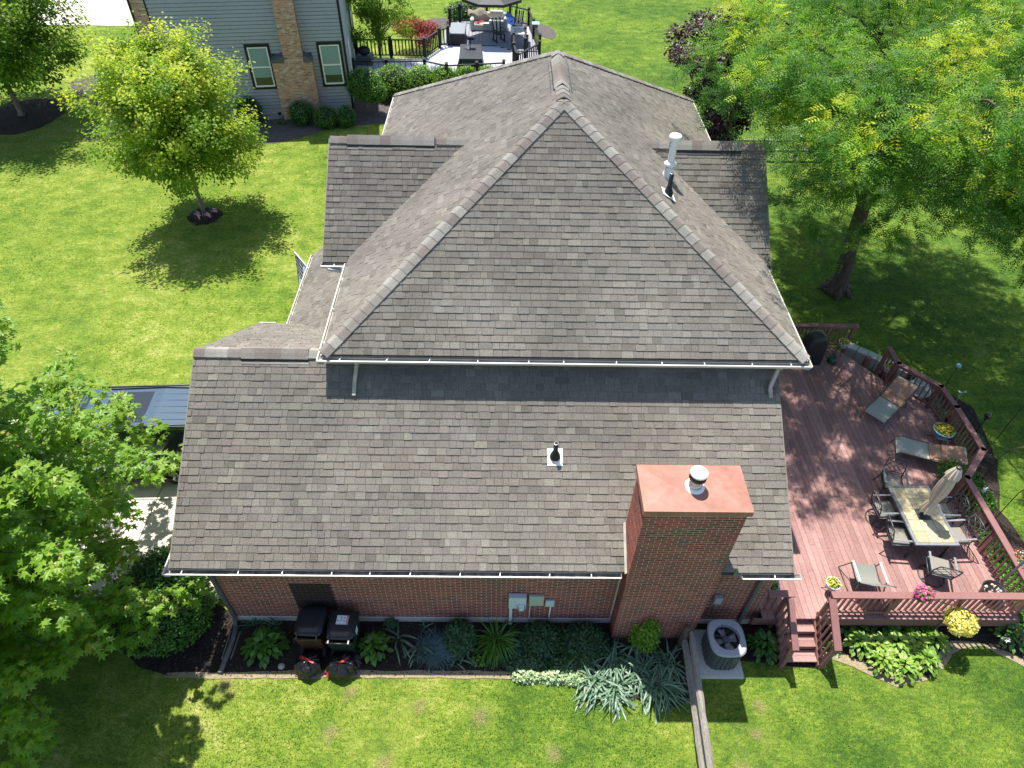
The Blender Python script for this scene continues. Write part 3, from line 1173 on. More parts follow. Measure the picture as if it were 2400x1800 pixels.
def clipx(poly, x):
    """y-intervals of the polygon along the line at x"""
    ys = []
    n = len(poly)
    for i in range(n):
        (xa, ya), (xb, yb) = poly[i], poly[(i + 1) % n]
        if (xa - x) * (xb - x) < 0:
            ys.append(ya + (yb - ya) * (x - xa) / (xb - xa))
    ys.sort()
    return ys


BW = 0.128
x = 11.50
while x < 17.9:
    xa, xb = x + 0.003, x + BW - 0.003
    ya = clipx(deck_poly, xa)
    yb = clipx(deck_poly, xb)
    if len(ya) >= 2 and len(yb) >= 2:
        A0, A1 = ya[0], ya[-1]
        B0, B1 = yb[0], yb[-1]
        cuts = [0.0]
        c = R.uniform(0.8, 3.4)
        while c < max(A1, B1) - min(A0, B0) - 0.4:
            cuts.append(c)
            c += 3.3
        cuts.append(99)
        y00 = min(A0, B0)
        for k in range(len(cuts) - 1):
            s_, e_ = y00 + cuts[k] + (0.002 if k else 0), y00 + cuts[k + 1] - 0.002
            p = [(xa, max(A0, s_) if k else A0), (xb, max(B0, s_) if k else B0), (xb, min(B1, e_)), (xa, min(A1, e_))]
            if p[3][1] - p[0][1] < 0.08:
                continue
            b = MB()
            b.prism(p, ZD - 0.035, ZD + R.uniform(-0.0012, 0.0012), R.random())
            b.build('deck_board', 'deck_wood', DK)
    x += BW
# skirt / rim
b = MB()
n = len(deck_poly)
for i in range(n):
    p, q = deck_poly[i], deck_poly[(i + 1) % n]
    if p[0] < 11.9 and q[0] < 11.9:
        continue
    if i == 0:
        b.bar((11.45, -0.19, ZD - 0.16), (12.02, -0.19, ZD - 0.16), 0.03, 0.24)
        b.bar((12.70, -0.19, ZD - 0.16), (17.05, -0.19, ZD - 0.16), 0.03, 0.24)
        continue
    b.bar((p[0], p[1], ZD - 0.16), (q[0], q[1], ZD - 0.16), 0.03, 0.24)
b.build('rim_board', 'rail_wood', DK)
b = MB()
for x_ in (11.6, 12.9, 14.4, 15.9, 16.9):
    for y_ in (0.05, 2.6, 5.2, 7.9):
        b.box((x_ - 0.07, y_ - 0.07, 0), (x_ + 0.07, y_ + 0.07, ZD - 0.045))
b.build('deck_support', 'rail_wood', DK)

ZC = 1.50
BAL = None


def railing(pts, posts, bal_n=None, zc=ZC, capw=0.15):
    """pts: list of cap corner points (xy); posts: post positions"""
    for (p, q) in zip(pts[:-1], pts[1:]):
        P_ = Vector((p[0], p[1], 0))
        Q_ = Vector((q[0], q[1], 0))
        d = (Q_ - P_).normalized()
        s_ = Vector((-d.y, d.x, 0))
        L = (Q_ - P_).length
        c = MB()
        c.bar((p[0] - d.x * 0.055, p[1] - d.y * 0.055, zc - 0.018), (q[0] + d.x * 0.055, q[1] + d.y * 0.055, zc - 0.018 + 0.0), capw, 0.036, bev=0.006)
        c.build('rail_cap', 'rail_wood', DK)
        for zz, hh in ((zc - 0.083, 0.085), (ZD + 0.115, 0.07)):
            c = MB()
            c.bar((p[0], p[1], zz), (q[0], q[1], zz), 0.036, hh)
            c.build('rail', 'rail_wood', DK)
        k = max(1, int(L / 0.127))
        for i in range(k):
            t = (i + 0.5) / k
            c0 = P_.lerp(Q_, t) + s_ * 0.04
            near = min((Vector((a, b_, 0)) - P_.lerp(Q_, t)).length for a, b_ in posts)
            if near < 0.07:
                continue
            c = MB()
            c.bar((c0.x, c0.y, ZD + 0.045), (c0.x, c0.y, zc - 0.038), 0.034, 0.034, upv=(d.x, d.y, 0))
            c.build('baluster', 'rail_wood', DK)
    for (a, b_) in posts:
        c = MB()
        c.box((a - 0.045, b_ - 0.045, 0.05), (a + 0.045, b_ + 0.045, zc - 0.04), bev=0.004)
        c.build('rail_post', 'rail_wood', DK)


railing([(12.88, -0.10), (16.98, -0.10)], [(12.90, -0.09), (14.2, -0.09), (15.55, -0.09), (16.95, -0.07)])
railing([(16.98, -0.02), (16.98, 2.88), (17.78, 3.72), (17.78, 5.12), (17.72, 5.86), (16.93, 6.72), (16.93, 7.35)],
        [(16.98, 1.42), (16.96, 2.86), (17.76, 3.74), (17.77, 5.0), (17.70, 5.86), (16.92, 6.72), (16.93, 7.33)])
railing([(15.85, 7.08), (15.85, 7.45)], [(15.85, 7.1)]) if False else None
railing([(13.2, 8.28), (16.35, 8.28)], [(13.3, 8.28), (14.7, 8.28), (15.6, 8.28), (16.30, 8.28)])
railing([(16.38, 8.20), (16.05, 7.55)], [(16.08, 7.6)]) if False else None
railing([(11.60, -0.08), (12.02, -0.08)], [(11.98, -0.08)])
# stairs
b = MB()
treads = [(-0.405, ZD - 0.165), (-0.65, ZD - 0.33), (-0.895, ZD - 0.495)]
for (yf, zt) in treads:
    for k in range(2):
        t = MB()
        t.box((12.04, yf + k * 0.124, zt - 0.034), (12.72, yf + k * 0.124 + 0.12, zt), R.random(), bev=0.003)
        t.build('tread', 'deck_wood', DK)
for k in range(3):
    t = MB()
    yb = [-0.186, -0.41, -0.655][k]
    zt = [ZD - 0.165, ZD - 0.33, ZD - 0.495][k]
    t.box((12.05, yb + 0.02, zt), (12.71, yb + 0.038, zt + 0.128))
    t.build('riser', 'rail_wood', DK)
for xs in (12.0, 12.72):
    t = MB()
    vs = [(xs, -0.2, ZD - 0.04), (xs, -0.95, 0.13), (xs, -0.95, 0.0), (xs, -0.75, 0.0), (xs, -0.2, 0.33)]
    vs = vs + [(xs + 0.035, y, z) for (_, y, z) in vs]
    t.add(vs, [(4, 3, 2, 1, 0), (5, 6, 7, 8, 9), (0, 1, 6, 5), (1, 2, 7, 6), (2, 3, 8, 7), (3, 4, 9, 8), (4, 0, 5, 9)])
    t.build('stringer', 'rail_wood', DK)
# stair railings
for xs, wd in ((11.98, 0.13), (12.82, 0.15)):
    y1, z1 = -0.10, ZC
    y2, z2 = -1.02, 0.98
    c = MB()
    c.bar((xs, y1 - 0.07, z1 - 0.045), (xs, y2, z2), wd, 0.036, bev=0.005)
    c.build('stair_rail_cap', 'rail_wood', DK)
    c = MB()
    c.bar((xs - 0.03, y1, z1 - 0.11), (xs - 0.03, y2 + 0.06, z2 - 0.03), 0.036, 0.08)
    c.bar((xs - 0.03, y1, ZD + 0.10), (xs - 0.03, y2 + 0.06, 0.16), 0.036, 0.09)
    c.build('stair_rail', 'rail_wood', DK)
    for i in range(6):
        t = (i + 0.7) / 6.6
        y = y1 + (y2 + 0.06 - y1) * t
        zl = ZD + 0.10 + (0.16 - ZD - 0.10) * t
        zh = z1 - 0.11 + (z2 - z1 + 0.08) * t
        c = MB()
        c.box((xs - 0.085, y - 0.017, zl - 0.03), (xs - 0.05, y + 0.017, zh + 0.02))
        c.build('baluster', 'rail_wood', DK)
    c = MB()
    c.box((xs - 0.045, -0.98, 0.0), (xs + 0.045, -0.89, z2 - 0.02), bev=0.004)
    c.build('rail_post', 'rail_wood', DK)

# stone step outside the rear gap in the railing
st = thing('stone_step', 'low grey stone step at the gap in the rear deck railing', 'step', (17.0, 7.9, 0))
for i in range(6):
    b = MB()
    u = i * 0.30
    p0 = Vector((16.55 + u * 0.78, 8.55 - u * 0.62, 0))
    d = Vector((0.78, -0.62, 0))
    s_ = Vector((0.62, 0.78, 0))
    q = [p0, p0 + d * 0.28, p0 + d * 0.28 + s_ * 0.28, p0 + s_ * 0.28]
    b.prism([(v.x, v.y) for v in q], 0.0, 0.42 + R.uniform(-0.004, 0.004))
    b.build('paver', 'concrete', st)

# ------------------------------------------------------------------ dining set
T = thing('patio_table', 'rectangular patio table with beige tile top on the deck', 'table', (15.62, 1.96, ZD))
X0, X1, Y0, Y1, ZT = 15.14, 16.10, 1.17, 2.75, ZD + 0.66
b = MB()
for (a, c) in (((X0, Y0), (X1, Y0)), ((X1, Y0), (X1, Y1)), ((X1, Y1), (X0, Y1)), ((X0, Y1), (X0, Y0))):
    pass
b.box((X0, Y0, ZT - 0.05), (X1, Y0 + 0.06, ZT), bev=0.006)
b.box((X0, Y1 - 0.06, ZT - 0.05), (X1, Y1, ZT), bev=0.006)
b.box((X0, Y0 + 0.0605, ZT - 0.05), (X0 + 0.06, Y1 - 0.0605, ZT), bev=0.006)
b.box((X1 - 0.06, Y0 + 0.0605, ZT - 0.05), (X1, Y1 - 0.0605, ZT), bev=0.006)
b.box((X0 + 0.061, Y0 + 0.061, ZT - 0.03), (X1 - 0.061, Y1 - 0.061, ZT - 0.014))
b.build('table_frame', 'arm_metal', T)
cw = (X1 - X0 - 0.124) / 3
rh = (Y1 - Y0 - 0.124) / 5
for i in range(3):
    for j in range(5):
        b = MB()
        x_, y_ = X0 + 0.062 + i * cw, Y0 + 0.062 + j * rh
        b.box((x_ + 0.004, y_ + 0.004, ZT - 0.0135), (x_ + cw - 0.004, y_ + rh - 0.004, ZT - 0.002), R.random(), bev=0.002)
        if i == 1 and j == 2:
            b.build('centre_plate', 'dark_metal', T)
        else:
            b.build('table_tile', 'tile_beige', T)
for (x_, y_) in ((X0 + 0.08, Y0 + 0.1), (X1 - 0.08, Y0 + 0.1), (X0 + 0.08, Y1 - 0.1), (X1 - 0.08, Y1 - 0.1)):
    b = MB()
    b.bar((x_, y_, ZD), (x_, y_, ZT - 0.051), 0.05, 0.05)
    b.build('leg', 'dark_metal', T)

U = thing('patio_umbrella', 'closed beige umbrella standing through the tile patio table', 'umbrella', (15.62, 1.96, ZD))
b = MB()
b.tube([(15.62, 1.96, ZD + 0.01), (15.62, 1.96, ZD + 2.32)], 0.022, 12)
b.lathe([(0.24, 0.0), (0.24, 0.05), (0.05, 0.08), (0.04, 0.3), (0.03, 0.31)], 20, (15.62, 1.96, ZD + 0.002))
b.build('pole', 'dark_metal', U)
NB = 28


def fold(prof, name, mt, depth=0.3, ph=0.0):
    b = MB()
    vs, fs = [], []
    for (r_, z) in prof:
        for j in range(NB * 2):
            a = PI * j / NB
            k = 1 + depth * math.cos(a * 9 + ph + z * 1.2) * (0.6 + 0.4 * math.sin(a * 2 + 1))
            vs.append((15.62 + r_ * k * math.cos(a), 1.96 + r_ * k * math.sin(a), ZD + z))
    n2 = NB * 2
    for i in range(len(prof) - 1):
        for j in range(n2):
            fs.append((i * n2 + j, i * n2 + (j + 1) % n2, (i + 1) * n2 + (j + 1) % n2, (i + 1) * n2 + j))
    b.add(vs, fs, smooth=True)
    return b.build(name, mt, U)


fold([(0.13, 0.82), (0.135, 0.86), (0.11, 1.0), (0.082, 1.13), (0.078, 1.16), (0.10, 1.28), (0.13, 1.50), (0.13, 1.78), (0.11, 2.02), (0.075, 2.20), (0.05, 2.29)], 'canopy', 'umbrella_cloth')
fold([(0.145, 2.05), (0.135, 2.12), (0.10, 2.22), (0.065, 2.31), (0.055, 2.33)], 'vent_flap', 'umbrella_cloth', 0.22, 1.0)
b = MB()
b.lathe([(0.084, 1.12), (0.092, 1.135), (0.084, 1.15)], 20, (15.62, 1.96, ZD))
b.build('tie_strap', 'umbrella_cloth', U)
b = MB()
b.lathe([(0.045, 0.0), (0.05, 0.02), (0.035, 0.04), (0.0, 0.045)], 16, (15.62, 1.96, ZD + 2.33))
b.build('finial', 'dark_metal', U)


def make_chair(swivel=False):
    """faces +x; seat centre at the origin"""
    t = thing('patio_chair', 'x', 'chair')
    b = MB()
    b.box((-0.22, -0.22, 0.37), (0.22, 0.22, 0.385))
    for s_ in (-1, 1):
        b.tube([(0.24, s_ * 0.235, 0.375), (-0.23, s_ * 0.235, 0.375)], 0.013, 8)
    b.tube([(0.24, -0.235, 0.375), (0.24, 0.235, 0.375)], 0.013, 8)
    b.tube([(-0.23, -0.235, 0.375), (-0.23, 0.235, 0.375)], 0.013, 8)
    b.build('seat_frame', 'dark_metal', t, local=True)
    b = MB()
    b.box((-0.20, -0.205, 0.386), (0.21, 0.205, 0.43), bev=0.015)
    b.build('seat', 'cushion', t, local=True)
    b = MB()
    # back frame with lattice
    A = lambda y, h: (-0.23 - 0.10 * h - 0.02 * h * h, y, 0.40 + 0.46 * h)
    b.tube([A(-0.22, 0), A(-0.235, 0.5), A(-0.21, 1.0)], 0.014, 8)
    b.tube([A(0.22, 0), A(0.235, 0.5), A(0.21, 1.0)], 0.014, 8)
    b.tube([A(-0.21, 1.0), A(-0.07, 1.06), A(0.07, 1.06), A(0.21, 1.0)], 0.014, 8)
    b.tube([A(-0.22, 0.12), A(0.22, 0.12)], 0.010, 6)
    b.tube([A(-0.22, 0.22), A(0.22, 0.22)], 0.010, 6)
    b.build('back_frame', 'dark_metal', t, local=True)
    for (a, c) in (((-0.22, 0.22), (0.20, 1.0)), ((0.22, 0.22), (-0.20, 1.0)), ((-0.22, 0.55), (0.02, 1.04)), ((0.22, 0.55), (-0.02, 1.04)), ((-0.225, 0.62), (0.02, 0.22)), ((0.225, 0.62), (-0.02, 0.22))):
        k = MB()
        k.tube([A(*a), A(*c)], 0.007, 6)
        k.build('lattice_bar', 'dark_metal', t, local=True)
    for s_ in (-1, 1):
        k = MB()
        k.bar((-0.27, s_ * 0.25, 0.60), (0.20, s_ * 0.25, 0.585), 0.045, 0.015, bev=0.004)
        k.build('armrest', 'arm_metal', t, local=True)
        k = MB()
        k.tube([(0.17, s_ * 0.245, 0.585), (0.21, s_ * 0.24, 0.375)], 0.012, 8)
        k.build('arm_support', 'dark_metal', t, local=True)
    if swivel:
        k = MB()
        ring = [(0.27 * math.cos(PI * 2 * i / 24), 0.27 * math.sin(PI * 2 * i / 24), 0.015) for i in range(25)]
        k.tube(ring, 0.015, 8, cap=False)
        for a in (0.6, 2.2, 3.8, 5.4):
            k.tube([(0.27 * math.cos(a), 0.27 * math.sin(a), 0.02), (0.10 * math.cos(a), 0.10 * math.sin(a), 0.10), (0.02 * math.cos(a), 0.02 * math.sin(a), 0.30)], 0.012, 8)
        k.tube([(0, 0, 0.28), (0, 0, 0.37)], 0.035, 10)
        k.build('swivel_base', 'dark_metal', t, local=True)
    else:
        for (x_, y_, dx) in ((0.21, -0.24, 0.04), (0.21, 0.24, 0.04), (-0.21, -0.24, -0.14), (-0.21, 0.24, -0.14)):
            k = MB()
            k.tube([(x_, y_, 0.375), (x_ + dx * 0.35, y_ * 1.02, 0.2), (x_ + dx, y_ * 1.03, 0.0)], 0.013, 8)
            k.build('leg', 'dark_metal', t, local=True)
    return t


c0 = make_chair()
c1 = make_chair(True)
CG = 'lattice back chairs around the patio table'
spots = [(c1, 14.98, 2.27, 0.05, 'lattice back swivel chair on the house side of the tile table, nearer the lawn'),
         (c0, 15.03, 1.56, -0.08, 'lattice back chair on the house side of the tile table, nearer the stairs'),
         (c0, 16.27, 2.24, PI - 0.05, 'lattice back chair between the umbrella and the railing, farther from the stairs'),
         (c0, 16.31, 1.60, PI + 0.05, 'lattice back chair by the railing, near the umbrella pole pot'),
         (c0, 15.47, 3.02, -PI / 2 - 0.25, 'lattice back chair at the far end of the tile table, below the lounger'),
         (c1, 15.60, 0.80, PI / 2 - 0.30, 'lattice back swivel chair with ring base at the near end of the table')]
used = set()
for (src, x_, y_, rz, lab) in spots:
    o = src if src.name not in used else copy_tree(src)
    used.add(src.name)
    o.location = (x_, y_, ZD)
    o.rotation_euler = (0, 0, rz)
    tag(o, lab, 'chair', CG)


# chaise longues (foot end at origin, head along +x)
def make_chaise(x_, y_, rz, lab, back):
    t = thing('chaise_longue', lab, 'lounger', (x_, y_, ZD), rz, 'reclining loungers on the deck')
    ca, sa = math.cos(back), math.sin(back)
    hd = lambda s_, y=0.0, dz=0.0: (0.78 + s_ * ca, y, 0.33 + s_ * sa + dz)
    for s_ in (-1, 1):
        k = MB()
        k.tube([(-0.10, s_ * 0.29, 0.26), (-0.02, s_ * 0.29, 0.325), (0.10, s_ * 0.29, 0.335), (0.78, s_ * 0.29, 0.33), (1.05, s_ * 0.29, 0.325)], 0.013, 8)
        k.build('side_rail', 'bronze', t, local=True)
        k = MB()
        k.tube([hd(0, s_ * 0.29), hd(0.66, s_ * 0.29)], 0.012, 8)
        k.build('back_rail', 'bronze', t, local=True)
        k = MB()
        k.tube([(0.70, s_ * 0.33, 0.50), (1.05, s_ * 0.34, 0.52)], 0.014, 8)
        k.build('armrest', 'bronze', t, local=True)
        for (a, c) in (((-0.02, 0.325), (-0.16, 0.0)), ((1.02, 0.325), (1.12, 0.0)), ((0.72, 0.50), (0.62, 0.33)), ((1.0, 0.51), (1.05, 0.33))):
            k = MB()
            k.tube([(a[0], s_ * 0.30, a[1]), (c[0], s_ * 0.31, c[1])], 0.012, 8)
            k.build('leg', 'bronze', t, local=True)
    k = MB()
    N_ = 8
    vs = [(-0.12, -0.275, 0.25), (-0.12, 0.275, 0.25)]
    for i in range(N_ + 1):
        s_ = i / N_
        vs += [(-0.03 + 0.82 * s_, -0.275, 0.333 - 0.02 * math.sin(PI * s_)), (-0.03 + 0.82 * s_, 0.275, 0.333 - 0.02 * math.sin(PI * s_))]
    vs += [hd(0.66, -0.275), hd(0.66, 0.275)]
    fs = [(2 * i, 2 * i + 1, 2 * i + 3, 2 * i + 2) for i in range(len(vs) // 2 - 1)]
    m2 = len(vs)
    vs += [(a, c, d - 0.006) for a, c, d in vs]
    fs += [(2 * i + m2, 2 * i + 2 + m2, 2 * i + 3 + m2, 2 * i + 1 + m2) for i in range(m2 // 2 - 1)]
    k.add(vs, fs, smooth=False)
    k.build('sling', 'sling_grey', t, local=True)
    k = MB()
    vs = []
    for i in range(7):
        s_ = i / 6
        for y in (-0.27, 0.27):
            if s_ < 0.35:
                q = (0.62 + s_ / 0.35 * 0.16, y, 0.337)
            else:
                q = hd((s_ - 0.35) / 0.65 * 0.60, y, 0.008)
            vs.append(q)
    m2 = len(vs)
    vs += [(a, c, d + 0.022) for a, c, d in vs]
    fs = []
    for i in range(6):
        fs += [(2 * i + m2, 2 * i + 2 + m2, 2 * i + 3 + m2, 2 * i + 1 + m2), (2 * i, 2 * i + 1, 2 * i + 3, 2 * i + 2),
               (2 * i, 2 * i + 2, 2 * i + 2 + m2, 2 * i + m2), (2 * i + 1, 2 * i + 1 + m2, 2 * i + 3 + m2, 2 * i + 3)]
    fs += [(0, m2, m2 + 1, 1), (12, 13, 13 + m2, 12 + m2)]
    k.add(vs, fs)
    k.build('pad', 'towel_tan', t, local=True)
    k = MB()
    k.tube([hd(0.12, -0.27, 0.035), hd(0.10, 0, 0.04), hd(0.12, 0.27, 0.035)], 0.010, 6)
    k.build('pad_roll', 'towel_tan', t, local=True)
    return t


make_chaise(16.04, 5.34, rad(41), 'sling lounger with tan pad and raised back, nearest the lawn opening', rad(28))
make_chaise(16.24, 4.27, rad(-20), 'sling lounger with tan pad beside the blue flower pot', rad(14))

# faded sling armchair by the front railing
t = thing('sling_chair', 'faded grey sling chair with pale arms against the front railing', 'chair', (13.95, 0.55, ZD), rad(-4))
k = MB()
vs = []
for i in range(9):
    s_ = i / 8
    if s_ < 0.45:
        q = (0.30 - s_ / 0.45 * 0.42, 0.40 - 0.07 * math.sin(s_ / 0.45 * PI * 0.8))
    else:
        r_ = (s_ - 0.45) / 0.55
        q = (-0.12 - 0.36 * r_, 0.345 + 0.52 * r_)
    for x_ in (-0.24, 0.24):
        vs.append((x_ + (0.06 * max(0, s_ - 0.8) * 5 * 0.3 if x_ > 0 else 0), q[0], q[1]))
fs = [(2 * i, 2 * i + 1, 2 * i + 3, 2 * i + 2) for i in range(8)]
m2 = len(vs)
vs += [(a, c + 0.004, d - 0.006) for a, c, d in vs]
fs += [(2 * i + m2, 2 * i + 2 + m2, 2 * i + 3 + m2, 2 * i + 1 + m2) for i in range(8)]
k.add(vs, fs, smooth=True)
k.build('sling', 'sling_dark', t, local=True)
for s_ in (-1, 1):
    k = MB()
    k.bar((s_ * 0.285, 0.27, 0.56), (s_ * 0.285, -0.24, 0.58), 0.05, 0.022, bev=0.006)
    k.build('armrest', 'pot_white', t, local=True)
    k = MB()
    k.tube([(s_ * 0.25, 0.32, 0.40), (s_ * 0.25, -0.12, 0.34), (s_ * 0.25, -0.48, 0.87)], 0.012, 8)
    k.tube([(s_ * 0.27, 0.24, 0.56), (s_ * 0.36, 0.42, 0.03)], 0.012, 8)
    k.tube([(s_ * 0.27, -0.2, 0.57), (s_ * 0.30, -0.35, 0.03)], 0.012, 8)
    k.tube([(s_ * 0.36, 0.42, 0.02), (s_ * 0.30, -0.35, 0.02)], 0.012, 8)
    k.build('leg', 'dark_metal', t, local=True)

# covered grill
t = thing('covered_grill', 'grill under a black cover at the rear corner of the deck', 'grill', (15.0, 7.72, ZD), rad(8))
k = MB()
prof = [(0.0, (0.37, 0.27)), (0.10, (0.36, 0.26)), (0.5, (0.34, 0.24)), (0.72, (0.33, 0.235)), (0.88, (0.24, 0.22)), (0.98, (0.20, 0.17)), (1.0, (0.12, 0.10))]
nn = 20
vs = []
for i, (z, (a, c)) in enumerate(prof):
    for j in range(nn):
        th_ = 2 * PI * j / nn
        cx_, sx_ = math.cos(th_), math.sin(th_)
        q = (abs(cx_) ** 5 + abs(sx_) ** 5) ** (-1 / 5)
        w_ = 1 + 0.03 * math.sin(j * 2.7 + i) * (1 if i < 4 else 0.3)
        vs.append((a * q * cx_ * w_, c * q * sx_ * w_, z))
fs = [(i * nn + j, i * nn + (j + 1) % nn, (i + 1) * nn + (j + 1) % nn, (i + 1) * nn + j) for i in range(len(prof) - 1) for j in range(nn)]
fs.append(tuple((len(prof) - 1) * nn + j for j in range(nn)))
k.add(vs, fs, smooth=True)
k.build('cover', 'cover_black', t, local=True)

# watering can
t = thing('watering_can', 'dark green watering can on the deck beside the covered grill', 'watering can', (15.68, 7.62, ZD))
k = MB()
k.lathe([(0.0, 0.0), (0.13, 0.0), (0.12, 0.20), (0.10, 0.21), (0.09, 0.20), (0.09, 0.15), (0.0, 0.15)], 18)
k.build('body', 'pot_green', t, local=True)
k = MB()
k.tube([(-0.11, 0.02, 0.05), (-0.24, 0.06, 0.24)], 0.018, 8, r2=0.012)
k.build('spout', 'pot_green', t, local=True)
k = MB()
k.tube([(0.0, -0.1, 0.2), (0.02, -0.06, 0.30), (0.02, 0.06, 0.30), (0.0, 0.1, 0.2)], 0.011, 8)
k.build('handle', 'pot_green', t, local=True)
# ------------------------------------------------------------------ ground
GRASS = [(0.045, 0.095, 0.014), (0.085, 0.150, 0.018), (0.150, 0.205, 0.024), (0.27, 0.28, 0.08), (0.52, 0.45, 0.25)]


def turfmat():
    M = bpy.data.materials.new('turf')
    M.use_nodes = True
    t = M.node_tree
    N = t.nodes
    Lk = t.links
    b = N['Principled BSDF']
    geo = N.new('ShaderNodeNewGeometry')
    acc = None
    for (sc_, det, ro, wt, st) in ((0.28, 3, 0.5, 0.42, (1, 1, 1)), (1.6, 5, 0.65, 0.5, (1, 1.3, 1)), (7.5, 6, 0.75, 0.62, (1, 1.6, 1)), (34, 3, 0.7, 0.55, (1.3, 0.8, 1))):
        mp = N.new('ShaderNodeVectorMath')
        mp.operation = 'MULTIPLY'
        mp.inputs[1].default_value = st
        Lk.new(geo.outputs['Position'], mp.inputs[0])
        nz = N.new('ShaderNodeTexNoise')
        nz.inputs['Scale'].default_value = sc_
        nz.inputs['Detail'].default_value = det
        nz.inputs['Roughness'].default_value = ro
        Lk.new(mp.outputs[0], nz.inputs['Vector'])
        ma = N.new('ShaderNodeMath')
        ma.operation = 'MULTIPLY_ADD'
        ma.inputs[1].default_value = wt
        Lk.new(nz.outputs['Fac'], ma.inputs[0])
        if acc is None:
            ma.inputs[2].default_value = 0.5 - 0.5 * (0.42 + 0.5 + 0.62 + 0.55)
        else:
            Lk.new(acc, ma.inputs[2])
        acc = ma.outputs[0]
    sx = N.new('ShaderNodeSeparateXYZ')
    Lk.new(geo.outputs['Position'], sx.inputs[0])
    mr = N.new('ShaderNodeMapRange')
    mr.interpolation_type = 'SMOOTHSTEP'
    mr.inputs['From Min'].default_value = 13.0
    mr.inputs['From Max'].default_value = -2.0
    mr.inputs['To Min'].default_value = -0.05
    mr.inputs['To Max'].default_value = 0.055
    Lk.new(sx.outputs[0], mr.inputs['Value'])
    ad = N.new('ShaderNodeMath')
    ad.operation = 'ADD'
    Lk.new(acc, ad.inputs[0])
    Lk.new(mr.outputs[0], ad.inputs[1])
    ra = N.new('ShaderNodeValToRGB')
    cr = ra.color_ramp
    st_ = [(0.26, (0.022, 0.056, 0.009)), (0.40, (0.052, 0.106, 0.014)), (0.50, (0.098, 0.158, 0.018)), (0.60, (0.158, 0.212, 0.027)), (0.72, (0.28, 0.285, 0.085)), (0.86, (0.42, 0.38, 0.18))]
    while len(cr.elements) < len(st_):
        cr.elements.new(0.5)
    for e_, (q, c) in zip(cr.elements, st_):
        e_.position = q
        e_.color = (*c, 1)
    Lk.new(ad.outputs[0], ra.inputs[0])
    Lk.new(ra.outputs[0], b.inputs['Base Color'])
    b.inputs['Roughness'].default_value = 0.9
    b.inputs['Specular IOR Level'].default_value = 0.1
    bp = N.new('ShaderNodeBump')
    bp.inputs['Strength'].default_value = 0.55
    bp.inputs['Distance'].default_value = 0.03
    Lk.new(acc, bp.inputs['Height'])
    Lk.new(bp.outputs[0], b.inputs['Normal'])
    MATS['turf'] = M


turfmat()
mat('mulch', (0.030, 0.022, 0.018), rough=0.95, var=0.6, scale=45, var2=0.25, scale2=2, spec=0.2, bump=0.8, bscale=70)
mat('mulch_chip', None, rough=0.9, tint=[(0.02, 0.016, 0.014), (0.045, 0.035, 0.03), (0.09, 0.075, 0.06), (0.22, 0.19, 0.15)], var=0.2)
mat('dry_edge', (0.26, 0.21, 0.13), rough=1.0, var=0.35, scale=40, bump=0.6, bscale=60)
mat('drive_concrete', (0.50, 0.46, 0.38), rough=0.9, var=0.07, scale=40, bump=0.12, bscale=120, var2=0.08, scale2=1.0)
mat('gravel', (0.085, 0.072, 0.066), rough=0.95, var=0.6, scale=30, bump=0.8, bscale=50)

b = MB()
b.add([(-150, -60, 0), (160, -60, 0), (160, 260, 0), (-150, 260, 0)], [(0, 1, 2, 3)])
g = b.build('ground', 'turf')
tag(g, 'green lawn around both houses', None, None, 'structure')


def flat(name, poly, z, mt, label=None, kind='structure', wob=0.0, seg=0.25):
    P_ = []
    n = len(poly)
    for i in range(n):
        a, c = Vector(poly[i]).to_2d(), Vector(poly[(i + 1) % n]).to_2d()
        k = max(1, int((c - a).length / seg)) if wob else 1
        for j in range(k):
            q = a.lerp(c, j / k)
            if wob:
                q = q + Vector((R.uniform(-wob, wob), R.uniform(-wob, wob)))
            P_.append((q.x, q.y))
    b = MB()
    b.prism(P_, z - 0.05, z)
    o = b.build(name, mt)
    tag(o, label, None, None, kind)
    return P_


def smooth_poly(pts, k=5):
    out = []
    n = len(pts)
    for i in range(n):
        p0, p1, p2, p3 = [Vector(pts[(i + j - 1) % n]) for j in range(4)]
        for s_ in range(k):
            t = s_ / k
            q = 0.5 * ((2 * p1) + (-p0 + p2) * t + (2 * p0 - 5 * p1 + 4 * p2 - p3) * t * t + (-p0 + 3 * p1 - 3 * p2 + p3) * t ** 3)
            out.append((q.x, q.y))
    return out


def circle(cx, cy, rx, ry=None, n=22, j=0.06):
    ry = ry or rx
    return [(cx + rx * (1 + R.uniform(-j, j)) * math.cos(2 * PI * i / n), cy + ry * (1 + R.uniform(-j, j)) * math.sin(2 * PI * i / n)) for i in range(n)]


